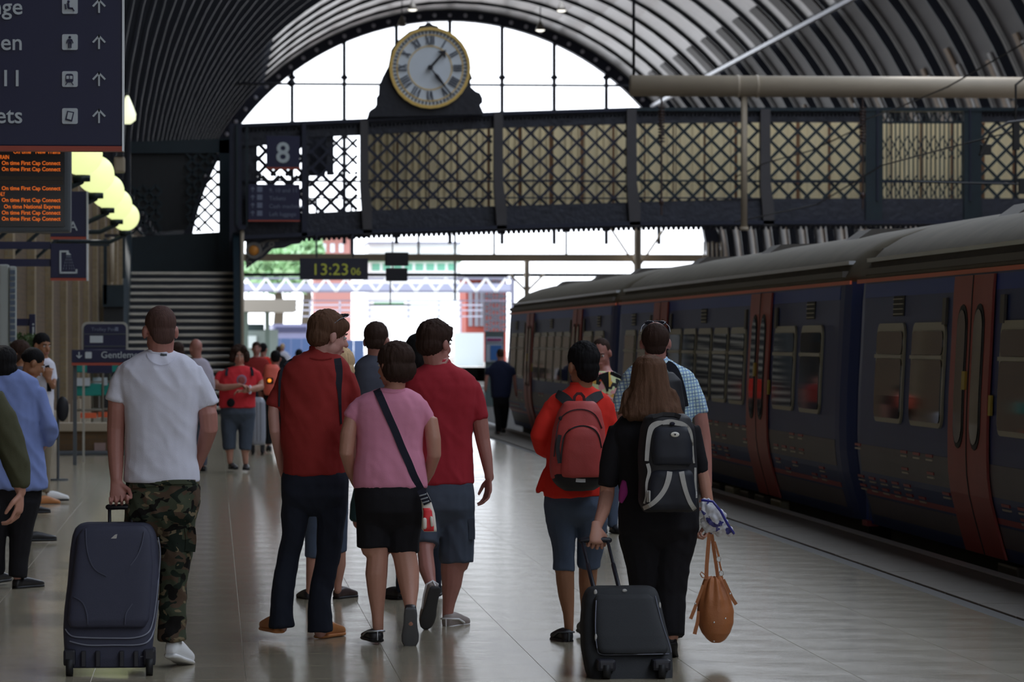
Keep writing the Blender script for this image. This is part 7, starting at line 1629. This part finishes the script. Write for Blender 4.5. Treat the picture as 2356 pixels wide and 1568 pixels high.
for x in (1395, 1522):
    a = S(x, 1535, .02); bm = B(); box(bm, (a.x-.045, a.y-.03, .04), (a.x+.045, a.y+.1, a.z+.04), .015); bmobj('wheel_housing', bm, m_plas, sk)
    bm = B(); b_ = Vector((a.x-.017, a.y+.0, .042)); tube(bm, [b_, b_ + Vector((.034, 0, 0))], .042, 20, caps=False); bmobj('wheel', bm, trub, sk, True)
for a, b in (((1340, 1246, .86), (1366, 1352, .50)), ((1398, 1244, .86), (1424, 1352, .50))):
    bm = B(); tube(bm, [S(*a), S((a[0]+b[0])/2, (a[1]+b[1])/2, .68)], .0085, 10); bmobj('handle_rod', bm, m_plas, sk, True)
    bm = B(); tube(bm, [S((a[0]+b[0])/2, (a[1]+b[1])/2, .68), S(*b)], .0115, 10); bmobj('handle_rod', bm, m_plas, sk, True)
bm = B(); tube(bm, [S(1337, 1243, .86), S(1370, 1240, .86), S(1402, 1242, .86)], .0145, 12); bmobj('grip', bm, m_plas, sk, True)
# tan handbag
YH_ = 19.3; S = lambda px, py, dy=0: at(px, py, YH_ + dy); uH = mpp(1645, YH_)
hb_ = thing('handbag', 'tan leather handbag hanging from the long-haired woman\'s right hand', 'handbag', S(1645, 1478))
m_tan = mat('tan leather', seen(122, 74, 42, 2.2), .55, var=.12, bump=.1, bscale=120)
def puck(c):
    b_ = S(1643, 1340); d = c - b_; a = math.atan2(d.y, d.x); z = max(0, min(1, (c.z - at(1643, 1425, YH_).z)/.2)); return .007*z*math.cos(a*9) + .003*noise.noise(c*14)
bm = B(); rings(bm, [(S((a+b)/2, y), (b-a)/2*uH, d, 0) for y, a, b, d in ((1327, 1622, 1660, .03), (1334, 1620, 1663, .045), (1352, 1614, 1670, .065), (1378, 1608, 1680, .085), (1406, 1604, 1689, .095), (1432, 1606, 1688, .095), (1455, 1614, 1680, .085), (1470, 1626, 1668, .06), (1477, 1636, 1658, .035))], 32, 2.2)
bg = bake(bm, 'bag_body', m_tan, hb_, .006, 2, puck)
f = mk(YH_, 1645, [BVHTree.FromPolygons([v.co.copy() for v in bg.data.vertices], [tuple(q.vertices) for q in bg.data.polygons])])
def rib(nm, pts, w_, th, m, dy): bm = B(); strip(bm, [S(x, y, dy) for x, y in pts], [v*uH for v in w_] if isinstance(w_, list) else w_*uH, th); return bmobj(nm, bm, m, hb_)
rib('handle', [(1632, 1228), (1629, 1262), (1626, 1300), (1625, 1332)], 9, .008, m_tan, -.03); rib('handle', [(1638, 1230), (1642, 1262), (1648, 1300), (1652, 1332)], 8, .008, m_tan, .03); rib('handle', [(1632, 1228), (1635, 1225), (1640, 1230)], 9, .02, m_tan, 0)
for y, x in ((1285, 1654), (1318, 1660)):
    bm = B(); n_ = 20; q = [S(x, y, -.02) + Vector((5*uH*math.cos(t*2*math.pi/n_), 0, 6.5*uH*math.sin(t*2*math.pi/n_))) for t in range(n_+1)]; tube(bm, q, .0025, 6); bmobj('metal_ring', bm, silv, hb_, True)
rib('side_strap', [(1644, 1245), (1650, 1265), (1654, 1280)], 5, .006, m_tan, -.02); rib('side_strap', [(1655, 1291), (1658, 1305), (1660, 1312)], 4, .006, m_tan, -.02); rib('side_strap', [(1660, 1324), (1664, 1340)], 5, .006, m_tan, -.02)
rib('tassel_strap', [(1618, 1345), (1609, 1370), (1598, 1400), (1589, 1423)], [6, 7, 8, 8], .006, m_tan, -.06); rib('tassel_strap', [(1607, 1405), (1605, 1430), (1598, 1458)], [6, 8, 9], .006, m_tan, -.05); rib('tassel_strap', [(1665, 1332), (1674, 1352), (1684, 1375), (1694, 1390)], [6, 7, 8, 8], .006, m_tan, -.06)
bm = B(); tube(bm, [S(1622, 1322, -.06), S(1614, 1315, -.06), S(1611, 1320, -.06), S(1616, 1328, -.06), S(1622, 1328, -.06)], .003, 6); bmobj('bow_loop', bm, m_tan, hb_, True)
for x, y in ((1643, 1431), (1669, 1422), (1600, 1388), (1680, 1365), (1643, 1474)):
    bm = B(); c = f.sf(x, y, .002); ell(bm, c, (2.2*uH, .004, 2.2*uH)); bmobj('rivet', bm, mat('bright rivet', (.8, .8, .78, 1), .25, metal=.8), hb_, True)
# plastic packet
YPk = 19.35; S = lambda px, py, dy=0: at(px, py, YPk + dy); uP = mpp(1650, YPk)
pk = thing('plastic_packet', 'crumpled white and blue plastic packet held above the tan handbag', 'packet', S(1650, 1230))
m_pk = mat('packet plastic', (.6, .6, .66, 1), .3); N = m_pk.node_tree.nodes; L = m_pk.node_tree.links
t = N.new('ShaderNodeTexCoord'); n = N.new('ShaderNodeTexNoise'); n.inputs['Scale'].default_value = 14; n.inputs['Detail'].default_value = 3; L.new(t.outputs['Object'], n.inputs[0]); L.new(mixmat(m_pk, mnode(m_pk, 'GREATER_THAN', n.outputs['Fac'], .60), (.66, .66, .70, 1), (.05, .05, .22, 1)), N['Principled BSDF'].inputs['Base Color'])
bm = B(); tube(bm, [S(1622, 1152, -.08), S(1632, 1172, -.09), S(1645, 1192, -.09), S(1660, 1210, -.08), S(1682, 1224, -.06)], [12*uP, 20*uP, 25*uP, 21*uP, 7*uP], 16, ratio=.55, up=Vector((0, 1, 0)))
tube(bm, [S(1618, 1200, -.07), S(1632, 1212, -.07), S(1655, 1222, -.06)], [12*uP, 16*uP, 9*uP], 14, ratio=.6, up=Vector((0, 1, 0)))
def crum(c): return .012*(abs(noise.noise(c*22))*2-.6) + .006*noise.noise(c*60)
bake(bm, 'wrapper', m_pk, pk, .006, 1, crum)
bm = B(); tube(bm, [S(1616, 1150, -.13), S(1640, 1153, -.15), S(1658, 1175, -.15), S(1674, 1205, -.13), S(1688, 1226, -.08)], .007, 6); bmobj('blue_edge', bm, mat('packet blue', (.04, .04, .3, 1), .35), pk, True)
# grey hard case beside the curly-haired woman
YG_ = 55.0; S = lambda px, py, dy=0: at(px, py, YG_ + dy); uG = mpp(595, YG_)
gc = thing('suitcase', 'tall pale grey hard suitcase beside the curly-haired woman in red', 'suitcase', S(594, 1033)); m_gc = mat('grey shell', seen(112, 114, 122, 2.2), .35)
bm = B(); rings(bm, [(S(593, y), r*uG, d, 0) for y, r, d in ((913, 8, .08), (917, 14, .11), (925, 17.5, .13), (960, 18.5, .135), (1005, 18.5, .135), (1018, 17, .13), (1023, 14, .11))], 28, 4); bake(bm, 'shell', m_gc, gc, .012, 2)
for x in (582, 604):
    a = S(x, 1030, 0); a.z = .04; bm = B(); tube(bm, [a - Vector((.02, 0, 0)), a + Vector((.02, 0, 0))], .04, 14, caps=False); bmobj('wheel', bm, trub, gc, True)
    bm = B(); box(bm, (a.x-.03, a.y-.03, .03), (a.x+.03, a.y+.03, S(0, 1018).z), .01); bmobj('wheel_housing', bm, m_plas, gc)
for x in (585, 593, 601): bm = B(); a, b = S(x, 925, -.14), S(x, 1012, -.14); tube(bm, [a, b], .008, 6); bmobj('shell_rib', bm, m_gc, gc, True)
